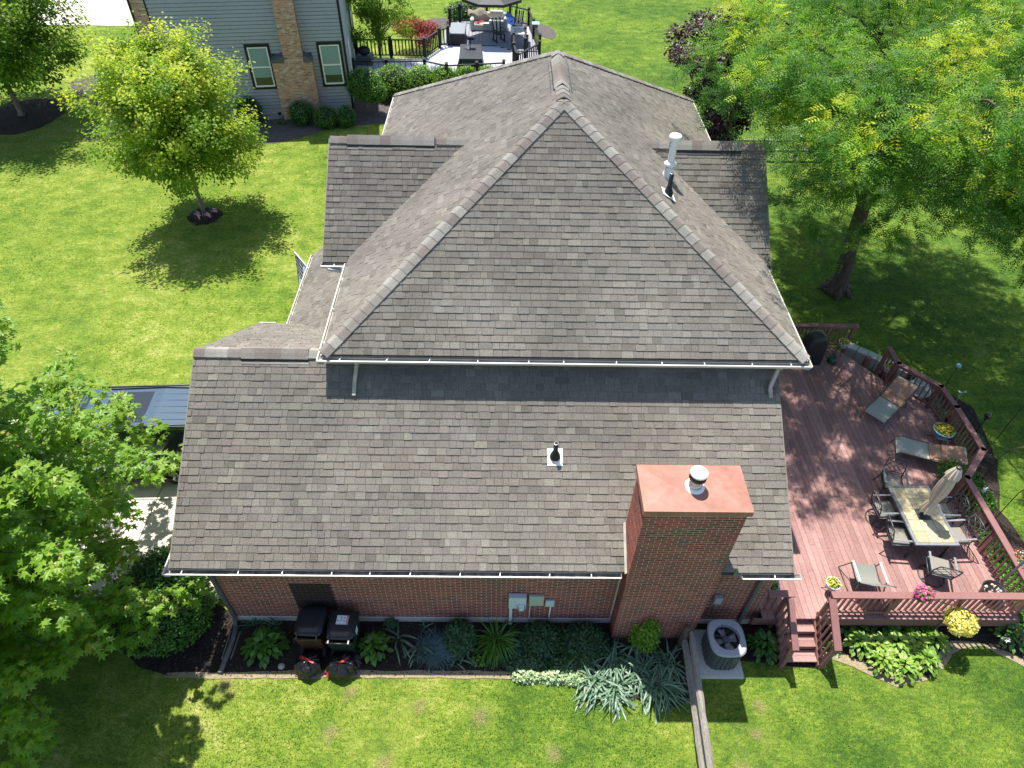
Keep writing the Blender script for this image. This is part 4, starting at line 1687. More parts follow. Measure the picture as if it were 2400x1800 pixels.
bed1 = [(0.34, 0.2), (-0.3, 0.5), (-1.6, 0.6), (-2.0, 0.1), (-1.8, -0.6), (-1.15, -1.02), (-0.5, -1.20), (0.4, -1.22), (3, -1.17), (5.5, -1.17), (7.3, -1.22), (8.6, -1.55), (9.6, -1.75), (10.0, -1.6), (10.0, -0.5), (10.0, 0.2)]
bed2 = [(10.0, 0.3), (10.0, -0.7), (11.2, -0.80), (12.05, -0.93), (12.75, -0.95), (13.05, -0.68), (13.5, -0.85), (14.25, -1.28), (15.0, -1.12), (15.6, -0.75), (15.9, -0.48), (16.5, -0.45), (17.1, -0.85), (18.0, -1.6), (19.0, -1.8), (19.0, 0.3), (18.6, 3), (19.3, 4.5), (19.6, 6.5), (18.6, 7.7), (17.6, 8.2), (16.9, 7.0), (17.3, 0.1)]
bed3 = smooth_poly([(-0.2, 24.0), (-1.2, 23.75), (-2.1, 23.3), (-3.0, 22.5), (-4.2, 21.9), (-5.2, 21.85), (-6.4, 22.4), (-8.0, 23.0), (-9.6, 23.0), (-11.6, 21.9), (-12.6, 22.6), (-12.4, 24.5), (-13.6, 26.0), (-15.3, 27.4), (-15.6, 28.6), (-14.0, 29.6), (-11.0, 30.0), (-8, 29), (-4, 27), (0, 29.5), (8.5, 28.8), (8.6, 26.2), (4, 24.6)], 4)
bed4 = circle(-5.17, 15.98, 0.62, 0.62)
bed5 = circle(-16.2, 24.2, 1.75, 1.9)
bed6 = smooth_poly([(1.2, 37.6), (3.0, 36.8), (5, 37.2), (7.6, 36.6), (8.8, 35.6), (9.0, 37.2), (7.6, 38.6), (4, 39), (1.6, 38.8)], 4)
for i, (bd, lb) in enumerate(((bed1, 'dark mulch bed along the garage wall'), (bed2, 'mulch bed in front of and beside the deck'), (bed3, 'grey mulch bed around the neighbouring house'),
                              (bed4, 'round mulch ring under the young maple'), (bed5, 'round mulch ring under the far left tree'), (bed6, 'mulch bed behind the dark deck'))):
    flat('mulch_bed', bd, 0.012, 'gravel' if i in (2, 5) else 'mulch', lb, 'structure', wob=0.03 if i in (1,) else (0.02 if i == 0 else 0.05))
# pale dry strip between bed and lawn
strip = [(-0.6, -1.24), (0.4, -1.255), (3, -1.205), (5.5, -1.205), (7.3, -1.255), (8.5, -1.6), (8.6, -1.5), (7.3, -1.12), (5.5, -1.06), (3, -1.06), (0.4, -1.12), (-0.55, -1.13)]
flat('dry_strip', strip, 0.016, 'dry_edge', 'pale dry edging strip between the mulch and the lawn', 'structure', wob=0.02)
strip2 = [(15.35, -0.98), (15.95, -0.52), (16.5, -0.50), (17.15, -0.95), (18.05, -1.65), (17.9, -1.25), (17.1, -0.68), (16.4, -0.36), (15.8, -0.36), (15.2, -0.72)]
flat('dry_strip', strip2, 0.016, 'dry_edge', 'pale dry edging strip near the yellow flower basket', 'structure', wob=0.03)
strip3 = [(12.75, -1.0), (13.02, -0.74), (13.5, -0.93), (14.25, -1.35), (15.0, -1.2), (14.9, -1.05), (14.2, -1.15), (13.6, -0.75), (13.2, -0.55), (12.8, -0.75)]
flat('dry_strip', strip3, 0.0165, 'dry_edge', 'pale dry edging strip around the hosta clump', 'structure', wob=0.02)
# mulch chips
chips = []
for poly, n_ in ((bed1, 5200), (bed2, 5200), (bed4, 500), (bed5, 1600), (bed3, 5000)):
    xs = [p[0] for p in poly]
    ys = [p[1] for p in poly]
    c = NR.random((n_ * 3, 2)) * np.array([max(xs) - min(xs), max(ys) - min(ys)]) + np.array([min(xs), min(ys)])
    chips.append((c, poly, n_))


def inside(P_, poly):
    x, y = P_[:, 0], P_[:, 1]
    r_ = np.zeros(len(P_), bool)
    n = len(poly)
    for i in range(n):
        (xa, ya), (xb, yb) = poly[i], poly[(i + 1) % n]
        if ya == yb:
            continue
        c = ((ya > y) != (yb > y)) & (x < (xb - xa) * (y - ya) / (yb - ya) + xa)
        r_ ^= c
    return r_


C_ = np.concatenate([c[inside(c, p)][:n_] for c, p, n_ in chips])
P3 = np.column_stack([C_, np.full(len(C_), 0.018)])
nn_ = NR.normal(size=P3.shape) * 0.5 + np.array([0, 0, 1])
o = leaves('mulch_chips', P3, frame_rot(nn_, NR.normal(size=P3.shape)), NR.uniform(0.02, 0.06, len(P3)), np.clip(NR.beta(1.2, 3.2, len(P3)), 0, 1), 'quad', 'mulch_chip')
tag(o, 'wood chips scattered over the mulch beds', None, None, 'stuff')

# driveway slabs
dr = thing('driveway', 'pale concrete driveway under the black vehicle', None, (-3, 3, 0))
dr['kind'] = 'structure'
xs = [0.36, -2.28, -5.0, -7.8, -10.6, -13.5, -16.5]
ys = [0.48, 3.06, 5.7]
for i in range(len(xs) - 1):
    for j in range(2):
        b = MB()
        b.box((xs[i + 1] + 0.008, ys[j] + 0.008, -0.05), (xs[i] - 0.008, ys[j + 1] - 0.008, 0.035), bev=0.005)
        b.build('slab', 'drive_concrete', dr)
dr2 = thing('front_walk', 'concrete walk beside the porch', None, (-0.5, 8, 0))
dr2['kind'] = 'structure'
for i in range(4):
    b = MB()
    b.box((-0.6, 5.75 + i * 1.0, -0.05), (0.5, 6.735 + i * 1.0, 0.03), bev=0.005)
    b.build('slab', 'drive_concrete', dr2)
fd = flat('far_driveway', [(-32, 36.3), (-15.0, 36.4), (-14.5, 52), (-40, 52)], 0.03, 'drive_concrete', 'white concrete driveway behind the far left tree', 'structure')

# ------------------------------------------------------------------ grass blades (real geometry, one mass)
excl = [bed1, bed2, bed3, bed4, bed5, bed6, [(-16.5, 0.48), (0.36, 0.48), (0.36, 5.7), (-16.5, 5.7)], [(-0.6, 5.7), (0.5, 5.7), (0.5, 9.8), (-0.6, 9.8)],
        [(0.3, 0), (12, 0), (12, 15), (0.3, 15)], [(-32, 36.3), (-15, 36.4), (-14.5, 52), (-40, 52)],
        [(11.45, -0.2), (17, -0.2), (18, 4), (17.8, 6), (16, 8.4), (11, 8.4)], [(-9.6, 23.5), (-1, 25.3), (-2, 33), (-10, 31)], [(-2, 29), (8, 29), (8, 37), (-2, 37)],
        [(10.1, -1.25), (11.2, -1.25), (11.2, -0.2), (10.1, -0.2)]]
zones = [((-3.5, 19.0), (-3.6, -0.3), 150000, 1.0), ((-15, 0.6), (5.5, 14), 62000, 1.6), ((-18, 3), (14, 26), 80000, 2.0), ((11.9, 26), (-0.4, 14), 90000, 1.6),
         ((0, 26), (14, 30), 60000, 2.2), ((-26, 26), (26, 56), 60000, 3.2)]
Gp, Gs = [], []
for (xa, xb), (ya, yb), n_, s_ in zones:
    p = NR.random((n_, 2)) * np.array([xb - xa, yb - ya]) + np.array([xa, ya])
    k = np.ones(n_, bool)
    for ex in excl:
        k &= ~inside(p, ex)
    p = p[k]
    Gp.append(p)
    Gs.append(np.full(len(p), s_))
Gp = np.concatenate(Gp)
Gs = np.concatenate(Gs)
n_ = len(Gp)


def vnoise(P_, sc_, seed):
    rg = np.random.default_rng(seed)
    tab = rg.random((256, 256))
    q = P_ * sc_ + 97.3
    i = np.floor(q).astype(int)
    f = q - i
    f = f * f * (3 - 2 * f)
    g = lambda a, c: tab[(i[:, 0] + a) % 256, (i[:, 1] + c) % 256]
    return (g(0, 0) * (1 - f[:, 0]) + g(1, 0) * f[:, 0]) * (1 - f[:, 1]) + (g(0, 1) * (1 - f[:, 0]) + g(1, 1) * f[:, 0]) * f[:, 1]


patch = 0.45 * vnoise(Gp, 0.45, 1) + 0.3 * vnoise(Gp, 1.3, 2) + 0.25 * vnoise(Gp, 4.0, 3)
tint = np.clip((patch - 0.5) * 1.9 + 0.32 + NR.normal(size=n_) * 0.17, 0, 0.92)
leftw = np.clip((-Gp[:, 0]) / 4, 0, 1) * np.clip((26 - Gp[:, 1]) / 6, 0, 1)
tint = np.clip(tint + leftw * 0.14, 0, 0.95)
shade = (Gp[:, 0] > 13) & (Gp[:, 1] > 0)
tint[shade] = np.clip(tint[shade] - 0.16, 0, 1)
for (px_, py_, pr_) in ((10.75, -2.85, 0.14), (11.35, -1.72, 0.12), (10.95, -2.95, 0.10), (4.05, -2.75, 0.16), (0.7, -1.36, 0.2), (2.95, -2.25, 0.18), (5.8, -1.95, 0.2), (3.2, -1.5, 0.12), (8.6, -2.9, 0.12),
                        (11.15, -2.25, 0.10), (4.6, -1.75, 0.15), (7.2, -2.6, 0.14), (10.85, -2.1, 0.09)):
    dd = np.hypot(Gp[:, 0] - px_, Gp[:, 1] - py_)
    k = dd < pr_ * NR.uniform(0.6, 1.9, n_)
    tint[k] = np.clip(NR.normal(0.93, 0.06, k.sum()), 0, 1)
PT = [(10.75, -2.85, 0.14), (11.35, -1.72, 0.12), (10.95, -2.95, 0.10), (4.05, -2.75, 0.16), (0.7, -1.36, 0.2), (2.95, -2.25, 0.14), (5.8, -1.95, 0.16), (3.2, -1.5, 0.12), (11.15, -2.25, 0.09), (4.6, -1.75, 0.12), (7.2, -2.6, 0.12)]
for (px_, py_, pr_) in PT:
    k_ = int(5500 * pr_)
    pp = np.column_stack([NR.normal(size=k_) * pr_ * 0.55 + px_, NR.normal(size=k_) * pr_ * 0.55 + py_])
    Gp = np.concatenate([Gp, pp])
    Gs = np.concatenate([Gs, np.full(k_, 1.0)])
    tint = np.concatenate([tint, np.clip(NR.normal(0.95, 0.06, k_), 0, 1)])
n_ = len(Gp)
leafmat('grass_blade', GRASS, trans=0.5, rough=0.6, spec=0.25, var=0.12, scale=6)
lean = NR.normal(size=(n_, 2)) * 0.55 + np.array([0.05, 0.1])
yv = np.column_stack([NR.normal(size=(n_, 2)), np.full(n_, 0.35)])
nv = np.column_stack([NR.normal(size=(n_, 2)) * 0.75, np.full(n_, 1.0)])
Rm = frame_rot(nv, yv)
L_ = NR.uniform(0.028, 0.055, n_) * Gs ** 0.5
tv = np.array([(-0.16, 0, 0), (0.16, 0, 0), (0.0, 1, 0)])
V = np.einsum('nij,kj->nki', Rm, tv) * (L_ * np.where(Gs > 2.5, 1.4, 1.0))[:, None, None]
V += np.column_stack([Gp, np.full(n_, -0.004)])[:, None, :]
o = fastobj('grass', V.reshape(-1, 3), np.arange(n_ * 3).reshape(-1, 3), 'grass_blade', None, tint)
tag(o, 'mown grass of the lawns with pale dry patches', None, None, 'stuff')
del V, Rm
# ------------------------------------------------------------------ trees
mat('bark', (0.085, 0.065, 0.05), rough=0.95, var=0.4, scale=14, bump=0.8, bscale=18, stretch=(1, 1, 0.25))
mat('bark_grey', (0.20, 0.17, 0.14), rough=0.95, var=0.3, scale=12, bump=0.5, bscale=20, stretch=(1, 1, 0.3))
mat('twig', (0.17, 0.11, 0.075), rough=0.9, var=0.2)
leafmat('maple_leaf', [(0.07, 0.16, 0.018), (0.12, 0.25, 0.025), (0.18, 0.33, 0.03), (0.25, 0.37, 0.045), (0.42, 0.40, 0.09), (0.48, 0.30, 0.12)], trans=0.5, rough=0.42, spec=0.4, var=0.15)
leafmat('young_leaf', [(0.05, 0.13, 0.014), (0.11, 0.22, 0.02), (0.20, 0.33, 0.03), (0.36, 0.46, 0.045), (0.58, 0.60, 0.08)], trans=0.58, rough=0.5, spec=0.3, var=0.15)
leafmat('locust_leaf', [(0.035, 0.105, 0.020), (0.065, 0.17, 0.027), (0.105, 0.245, 0.032), (0.19, 0.35, 0.036), (0.42, 0.50, 0.04), (0.60, 0.58, 0.045)], trans=0.52, rough=0.5, spec=0.35, var=0.2, scale=0.8)
leafmat('plum_leaf', [(0.018, 0.008, 0.012), (0.035, 0.013, 0.018), (0.075, 0.02, 0.028), (0.14, 0.05, 0.05)], trans=0.2, rough=0.4, spec=0.5)


def limb(b, p0, p1, r0, r1, sag=0.0, k=5, wob=0.06):
    p0 = Vector(p0)
    p1 = Vector(p1)
    L = (p1 - p0).length
    pts = []
    for i in range(k + 1):
        t = i / k
        q = p0.lerp(p1, t) + Vector((R.gauss(0, wob), R.gauss(0, wob), R.gauss(0, wob * 0.6))) * L * (0 if i in (0, k) else 0.4)
        q.z += sag * 4 * t * (1 - t) * L
        pts.append(q)
    b.tube(pts, [r0 + (r1 - r0) * i / k for i in range(k + 1)], 8)
    return pts


def tree(name, label, base, trunk_top, tr, centers, radii, n, leaf, size, mt, bark, shell=0.4, group=None, limbs=None, tintf=None, k_up=0.5, jit=0.6, droop=0.3, cat='tree', extra=None, flare=1.5):
    t = thing(name, label, cat, base, 0, group)
    b = MB()
    p = [Vector(base)]
    top = Vector(trunk_top)
    for i in range(1, 7):
        p.append(Vector(base).lerp(top, i / 6) + Vector((R.gauss(0, 0.03), R.gauss(0, 0.03), 0)) * tr * 3)
    b.tube(p, [tr * (flare if i == 0 else 1 - 0.09 * i) for i in range(7)], 12)
    b.tube([Vector(base) - Vector((0, 0, 0.05)), Vector(base) + (top - Vector(base)) * 0.05], [tr * flare * 1.15, tr * 1.1], 12)
    trunk = b.build('trunk', bark, t)
    if limbs is None:
        limbs = centers
    for c in limbs[:26]:
        lb = MB()
        s_ = R.uniform(0.45, 1.0)
        st_ = Vector(base).lerp(top, s_)
        pts = limb(lb, st_, Vector(c), tr * 0.42, tr * 0.08, sag=-0.03)
        for _ in range(3):
            q = pts[R.randint(2, 4)]
            limb(lb, q, q + Vector((R.gauss(0, 1), R.gauss(0, 1), R.gauss(0.2, 0.6))) * 0.4 * max(radii[0][0], 0.6), tr * 0.13, tr * 0.03, k=3)
        lb.build('limb', bark, t)
    P_, idx, r_ = blob_points(n, centers, radii, shell)
    cc = np.array(centers)[idx]
    Rm = outward(P_, np.mean(centers, 0), k_up, jit, droop)
    if tintf is not None:
        ti = tintf(P_, cc, idx, r_)
    else:
        ti = np.clip(0.3 + 0.2 * NR.random(n), 0, 1)
    o = leaves('crown', P_, Rm, NR.uniform(0.7, 1.25, n) * size, ti, leaf, mt, t)
    return t


# young maple on the left lawn: ascending branch sprays
def spray_tree(name, label, base, h0, h1, rmax, nb, per, size, leaf, mt, bark, tr, tiptint=0.5, prof=None, base_t=0.28, cat='tree', up_k=0.5, minlen=0.5, group=None, spread=0.20, cut=None):
    t = thing(name, label, cat, base, 0, group)
    b = MB()
    B_ = Vector(base)
    b.tube([B_ + Vector((0, 0, -0.03)), B_ + Vector((0.0, 0, 0.15)), B_ + Vector((0.02, 0, h1 * 0.5)), B_ + Vector((0, 0, h1 * 0.92))], [tr * 1.5, tr, tr * 0.7, tr * 0.15], 12)
    b.build('trunk', bark, t)
    Ps, Ds, Ts, Ss = [], [], [], []
    lm = MB()
    cols = []
    for i in range(nb):
        f = (i + 0.5) / nb
        zb = h0 + (h1 - h0) * 0.80 * f ** 0.9
        az = i * 2.39996 + R.uniform(-0.4, 0.4)
        pr_ = prof(f) if prof else math.sin(PI * (0.18 + 0.80 * f)) ** 0.8
        ln = max(minlen, rmax * pr_ * R.uniform(0.68, 1.25))
        el = 0.32 + 0.75 * f + R.uniform(-0.12, 0.12)
        d = Vector((math.cos(az) * math.cos(el), math.sin(az) * math.cos(el), math.sin(el) * up_k * 1.6))
        s0 = B_ + Vector((0, 0, zb))
        e0 = s0 + d * ln
        if cut is not None and not cut(e0):
            continue
        lm.tube([s0, s0.lerp(e0, 0.5) + Vector((0, 0, -0.05 * ln)), e0], [tr * 0.33, tr * 0.2, tr * 0.05], 6)
        side = Vector((-math.sin(az), math.cos(az), 0))
        # secondary sprays
        ns = 7
        for j in range(ns):
            u = 0.22 + 0.78 * (j + R.random()) / ns
            c = s0.lerp(e0, u) + Vector((0, 0, -0.05 * ln * 4 * u * (1 - u)))
            off = R.gauss(0, 1) * ln * spread * (1.15 - u * 0.8)
            c2 = c + side * off + Vector((0, 0, R.gauss(0, 0.10) * ln * 0.5))
            lm.tube([c, c2], [tr * 0.08, tr * 0.03], 4)
            k = int(per / ns)
            rr_ = 0.15 + 0.15 * ln * (1.15 - 0.6 * u) * 0.6
            q = NR.normal(size=(k, 3)) * np.array([rr_, rr_, rr_ * 0.75]) * 0.62 + np.array(c2)
            # stretch along the branch
            q += np.array(d)[None] * (NR.random(k)[:, None] * ln * 0.16)
            Ps.append(q)
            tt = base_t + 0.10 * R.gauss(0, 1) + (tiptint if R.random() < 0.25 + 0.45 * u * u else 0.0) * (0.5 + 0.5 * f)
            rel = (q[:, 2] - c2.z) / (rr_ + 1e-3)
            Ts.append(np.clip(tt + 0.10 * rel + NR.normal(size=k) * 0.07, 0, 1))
    lm.build('limbs', bark, t)
    P_ = np.concatenate(Ps)
    ti = np.concatenate(Ts)
    Rm = outward(P_, (B_.x, B_.y, h0 + (h1 - h0) * 0.3), 0.75, 0.5, 0.25)
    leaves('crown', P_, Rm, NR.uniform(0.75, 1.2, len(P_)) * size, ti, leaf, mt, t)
    return t


spray_tree('maple_tree', 'young bright green maple with thin trunk alone on the left lawn', (-5.17, 16.02, 0), 1.75, 5.65, 2.75, 110, 640, 0.115, 'quad', 'young_leaf', 'bark_grey', 0.075, tiptint=0.42, base_t=0.42,
           prof=lambda f: math.sin(PI * (0.26 + 0.66 * f)) ** 0.7, spread=0.10, up_k=0.62)
spray_tree('maple_tree', 'green maple at the far left corner in its own mulch ring', (-16.17, 24.35, 0), 1.6, 6.8, 4.1, 130, 520, 0.15, 'quad', 'young_leaf', 'bark_grey', 0.12, tiptint=0.35, base_t=0.24,
           prof=lambda f: math.sin(PI * (0.30 + 0.62 * f)) ** 0.6)

# foreground maple, lower left: layers of star-shaped leaves in rosettes
T1B = Vector((-3.75, -0.85, 0))
t = thing('maple_tree', 'large leafed maple filling the lower left corner above the driveway', 'tree', T1B)
b = MB()
b.tube([T1B + Vector((0, 0, -0.03)), T1B + Vector((0, 0, 0.3)), T1B + Vector((0.05, 0.05, 3.6)), T1B + Vector((0.1, 0.2, 8.4))], [0.20, 0.135, 0.10, 0.03], 12)
b.build('trunk', 'bark_grey', t)
lm = MB()
Ps, Rs, Ts, Ss = [], [], [], []
nb = 175
for i in range(nb):
    f = (i + 0.5) / nb
    zb = 1.10 + 7.3 * f
    az = i * 2.39996 + R.uniform(-0.3, 0.3)
    ln = 3.9 * (1 - 0.70 * f ** 1.8) * R.uniform(0.72, 1.12)
    ln *= 1.0 + 0.16 * math.cos(az - 0.9)
    el = 0.10 + 0.55 * f
    d = Vector((math.cos(az) * math.cos(el), math.sin(az) * math.cos(el), math.sin(el)))
    s0 = T1B + Vector((0, 0, zb))
    e0 = s0 + d * ln
    if e0.x > -0.3 and e0.y > -1.4:
        ln *= 0.70
    if zb < 3.2 and (s0 + d * ln).x > -0.9:
        ln *= 0.78
        e0 = s0 + d * ln
    lm.tube([s0, s0.lerp(e0, 0.5) + Vector((0, 0, 0.05 * ln)), e0], [0.026, 0.014, 0.005], 6)
    side = Vector((-math.sin(az), math.cos(az), 0))
    for j in range(15):
        u = 0.14 + 0.86 * (j + R.random() * 0.9) / 15
        c = s0.lerp(e0, u) + Vector((0, 0, 0.05 * ln * 4 * u * (1 - u)))
        off = R.gauss(0, 1) * 0.17 * ln * (1.2 - 0.8 * u)
        c = c + side * off + Vector((0, 0, R.gauss(0, 0.10)))
        if (c - CAM).length < 1.0:
            continue
        tipy = u > 0.82 or R.random() < 0.16
        k = R.randint(30, 40)
        # rosette of leaves: petioles spread around the shoot tip
        a = NR.random(k) * 2 * PI
        rr_ = 0.05 + 0.16 * NR.random(k) ** 0.7
        dirs = np.column_stack([np.cos(a), np.sin(a), NR.normal(size=k) * 0.15 - 0.15])
        q = np.array(c) + dirs * rr_[:, None] + np.column_stack([np.zeros(k), np.zeros(k), NR.normal(size=k) * 0.09])
        nrm = dirs * 0.25 + np.array([0, 0, 0.9]) + NR.normal(size=(k, 3)) * 0.28
        Ps.append(q)
        Rs.append(frame_rot(nrm, dirs + np.array([0, 0, -0.35])))
        base = 0.30 + 0.13 * R.random()
        tt = np.clip(base + NR.normal(size=k) * 0.06 + (0.10 if tipy else 0) - 0.04, 0, 0.62)
        if tipy:
            young = (rr_ < 0.105) & (NR.random(k) < 0.8)
            tt[young] = np.clip(0.62 + NR.normal(size=young.sum()) * 0.13, 0, 1)
        Ts.append(tt)
        Ss.append(np.where(rr_ < 0.09, 0.09, 0.150) * NR.uniform(0.8, 1.15, k))
lm.build('limbs', 'bark', t)
leaves('crown', np.concatenate(Ps), np.concatenate(Rs), np.concatenate(Ss), np.concatenate(Ts), 'maple', 'maple_leaf', t)

# honey locust: big spreading tree on the right, drooping feathery sprays
LB = Vector((17.51, 11.92, 0))
t = thing('locust_tree', 'huge feathery locust tree on the right with dark leaning trunk', 'tree', LB)
b = MB()
b.tube([LB + Vector((-0.05, 0, -0.05)), LB + Vector((0, 0, 0.12)), LB + Vector((0.0, 0, 0.5)), LB + Vector((-0.10, 0.1, 1.6)), LB + Vector((-0.22, 0.1, 2.8)), LB + Vector((-0.35, 0.1, 4.2)), LB + Vector((-0.6, 0.0, 6.2)), LB + Vector((-0.9, 0, 8.2))],
       [0.50, 0.34, 0.27, 0.24, 0.22, 0.17, 0.12, 0.05], 14)
for a in (0.3, 1.7, 3.0, 4.4, 5.4):
    b.tube([LB + Vector((math.cos(a) * 0.62, math.sin(a) * 0.62, -0.05)), LB + Vector((math.cos(a) * 0.25, math.sin(a) * 0.25, 0.16)), LB + Vector((math.cos(a) * 0.08, math.sin(a) * 0.08, 0.6))], [0.07, 0.13, 0.14], 8)
b.build('trunk', 'bark', t)
cen, rad_ = [], []
# main crown dome: clumps on tiered boughs
for i in range(300):
    a = R.uniform(0, 2 * PI)
    q = math.sqrt(R.random())
    z = 5.0 + 4.6 * R.random() ** 0.9
    rm = 5.6 * math.sqrt(max(0.05, 1 - ((z - 6.6) / 4.0) ** 2))
    x_ = LB.x - 0.6 + math.cos(a) * rm * q * 1.15
    y_ = LB.y + 0.3 + math.sin(a) * rm * q * 1.15
    cen.append((x_, y_, z))
for i in range(40):      # skirt of low boughs
    a = R.uniform(0, 2 * PI)
    rm = R.uniform(1.6, 4.6)
    z = R.uniform(3.3, 5.2)
    cen.append((LB.x + 0.5 + math.cos(a) * rm, LB.y + math.sin(a) * rm * 0.8, z))

for i in range(46):
    cen.append((R.uniform(12.2, 17.0), R.uniform(5.0, 8.6), R.uniform(7.5, 9.2)))
for i in range(15):
    cen.append((R.uniform(11.9, 13.6), R.uniform(7.8, 12.5), R.uniform(7.8, 9.4)))
for i in range(70):
    cen.append((R.uniform(18.8, 23.0), R.uniform(5.6, 10.0), R.uniform(4.0, 6.6)))
for i in range(40):
    cen.append((R.uniform(15.4, 17.5), R.uniform(13.5, 18.0), R.uniform(6.0, 8.6)))


def keep(c):
    # pixel envelope of the crown as seen in the photo is respected by trimming boughs over the house
    x_, y_, z = c
    if x_ < 14.9 and y_ > 12.0:
        return False
    if x_ < 12.6 and z < 7.5:
        return False
    if y_ < 7.5 and z < 6.0:
        return False
    if x_ < 14.6 and y_ < 11.0 and z < 7.4 - 0.0:
        return False
    if y_ < 4.9:
        return False
    return True


cen = [c for c in cen if keep(c)]
Ps, Ts, Ds = [], [], []
lm = MB()
for ci, c in enumerate(cen):
    C0 = np.array(c)
    st_ = LB + Vector((-0.3, 0.05, max(2.2, c[2] - R.uniform(1.0, 2.6)) * 0.8))
    pts = limb(lm, st_, Vector(c), 0.06, 0.012, sag=0.05, k=5, wob=0.05) if ci % 3 == 0 and c[2] > 5.6 and c[0] < 19.5 else None
    yl = 1.0 if R.random() < 0.55 else 0.0
    clump = R.uniform(0.40, 0.72)
    cb = 0.30 + 0.13 * R.gauss(0, 1) + 0.05 * (c[2] - 7)
    for s_ in range(R.randint(7, 10)):
        # drooping shoot
        a = R.uniform(0, 2 * PI)
        o0 = C0 + np.array([math.cos(a), math.sin(a), 0]) * clump * R.random() * 0.8 + np.array([0, 0, R.gauss(0, 0.22)])
        d = np.array([math.cos(a) + (c[0] - LB.x) * 0.12, math.sin(a) + (c[1] - LB.y) * 0.12 - 0.15, 0])
        d /= np.linalg.norm(d) + 1e-6
        ln = R.uniform(0.45, 0.85)
        m_ = 18
        tt = NR.random(m_)
        q = o0 + d * (tt * ln)[:, None] + np.column_stack([np.zeros(m_), np.zeros(m_), 0.10 * tt - 0.55 * ln * tt ** 2])
        q += NR.normal(size=(m_, 3)) * 0.085
        Ps.append(q)
        Ds.append(np.tile(d + np.array([0, 0, -0.75]), (m_, 1)) + NR.normal(size=(m_, 3)) * 0.45)
        base = cb + 0.05 * R.gauss(0, 1)
        tv_ = base + 0.07 * NR.normal(size=m_)
        if yl and R.random() < 0.55 and s_ < 6:
            tv_ = tv_ + 0.42 * (0.4 + 0.6 * tt)
        Ts.append(np.clip(tv_, 0, 1))
lm.build('limbs', 'bark', t)
P_ = np.concatenate(Ps)
D_ = np.concatenate(Ds)
nv = np.array([0, -0.1, 0.9]) + NR.normal(size=P_.shape) * 0.5
leaves('crown', P_, frame_rot(nv, D_), NR.uniform(0.20, 0.31, len(P_)), np.concatenate(Ts), 'frond', 'locust_leaf', t)
for i in range(26):     # bare pale twigs
    c = R.choice(cen)
    lb = MB()
    p = Vector(c) + Vector((R.gauss(0, 0.3), R.gauss(0, 0.3), 0.35))
    d = Vector((R.gauss(0, 1), R.gauss(0, 1), 0.3)).normalized()
    q = p + d * R.uniform(0.6, 1.1)
    lb.tube([p, p.lerp(q, 0.5) + Vector((0, 0, 0.08)), q], [0.018, 0.012, 0.005], 6)
    lb.tube([p.lerp(q, 0.4), p.lerp(q, 0.6) + Vector((R.gauss(0, 0.25), R.gauss(0, 0.25), 0.1))], [0.01, 0.004], 5)
    lb.build('bare_twig', 'twig', t)

# purple plum behind the roof
cen = [(14.5 + R.gauss(0, 0.85), 19.9 + R.gauss(0, 0.8), R.uniform(0.9, 5.9)) for _ in range(100)]
tree('plum_tree', 'dark purple leafed plum tree behind the right side of the roof', (14.5, 19.9, 0), (14.5, 19.9, 3.4), 0.10, cen, [(0.55, 0.55, 0.42)] * 100, 36000, 'quad', 0.13, 'plum_leaf', 'bark', shell=0.5,
     tintf=lambda P_, cc, idx, r_: np.clip(0.25 + 0.28 * NR.random(len(P_)) + 0.3 * (r_ > 0.9) * NR.random(len(P_)), 0, 1))
# multi-stem tree beside the dark deck
cen = [(-0.6 + R.gauss(0, 0.75), 30.9 + R.gauss(0, 0.6), R.uniform(1.6, 4.8)) for _ in range(46)]
tree('multistem_tree', 'loose green multi-stem tree between the neighbouring house and dark deck', (-0.5, 31.0, 0), (-0.4, 31.2, 2.4), 0.07, cen, [(0.55, 0.5, 0.4)] * 46, 14000, 'quad', 0.10, 'young_leaf', 'bark_grey', shell=0.5,
     tintf=lambda P_, cc, idx, r_: np.clip(0.12 + 0.5 * NR.random(len(P_)) ** 2, 0, 1))


# ------------------------------------------------------------------ shrubs
leafmat('box_leaf', [(0.022, 0.075, 0.012), (0.045, 0.13, 0.018), (0.085, 0.21, 0.028), (0.17, 0.31, 0.05)], trans=0.25, rough=0.45, spec=0.4, var=0.18, scale=2)
leafmat('privet_leaf', [(0.03, 0.10, 0.010), (0.07, 0.19, 0.014), (0.13, 0.29, 0.02), (0.22, 0.38, 0.04)], trans=0.35, rough=0.45, spec=0.4, var=0.15, scale=2)
leafmat('redmaple_leaf', [(0.16, 0.02, 0.025), (0.30, 0.04, 0.045), (0.42, 0.09, 0.08)], trans=0.3, rough=0.5)
mat('shrub_core', (0.012, 0.022, 0.008), rough=1.0, var=0.3)


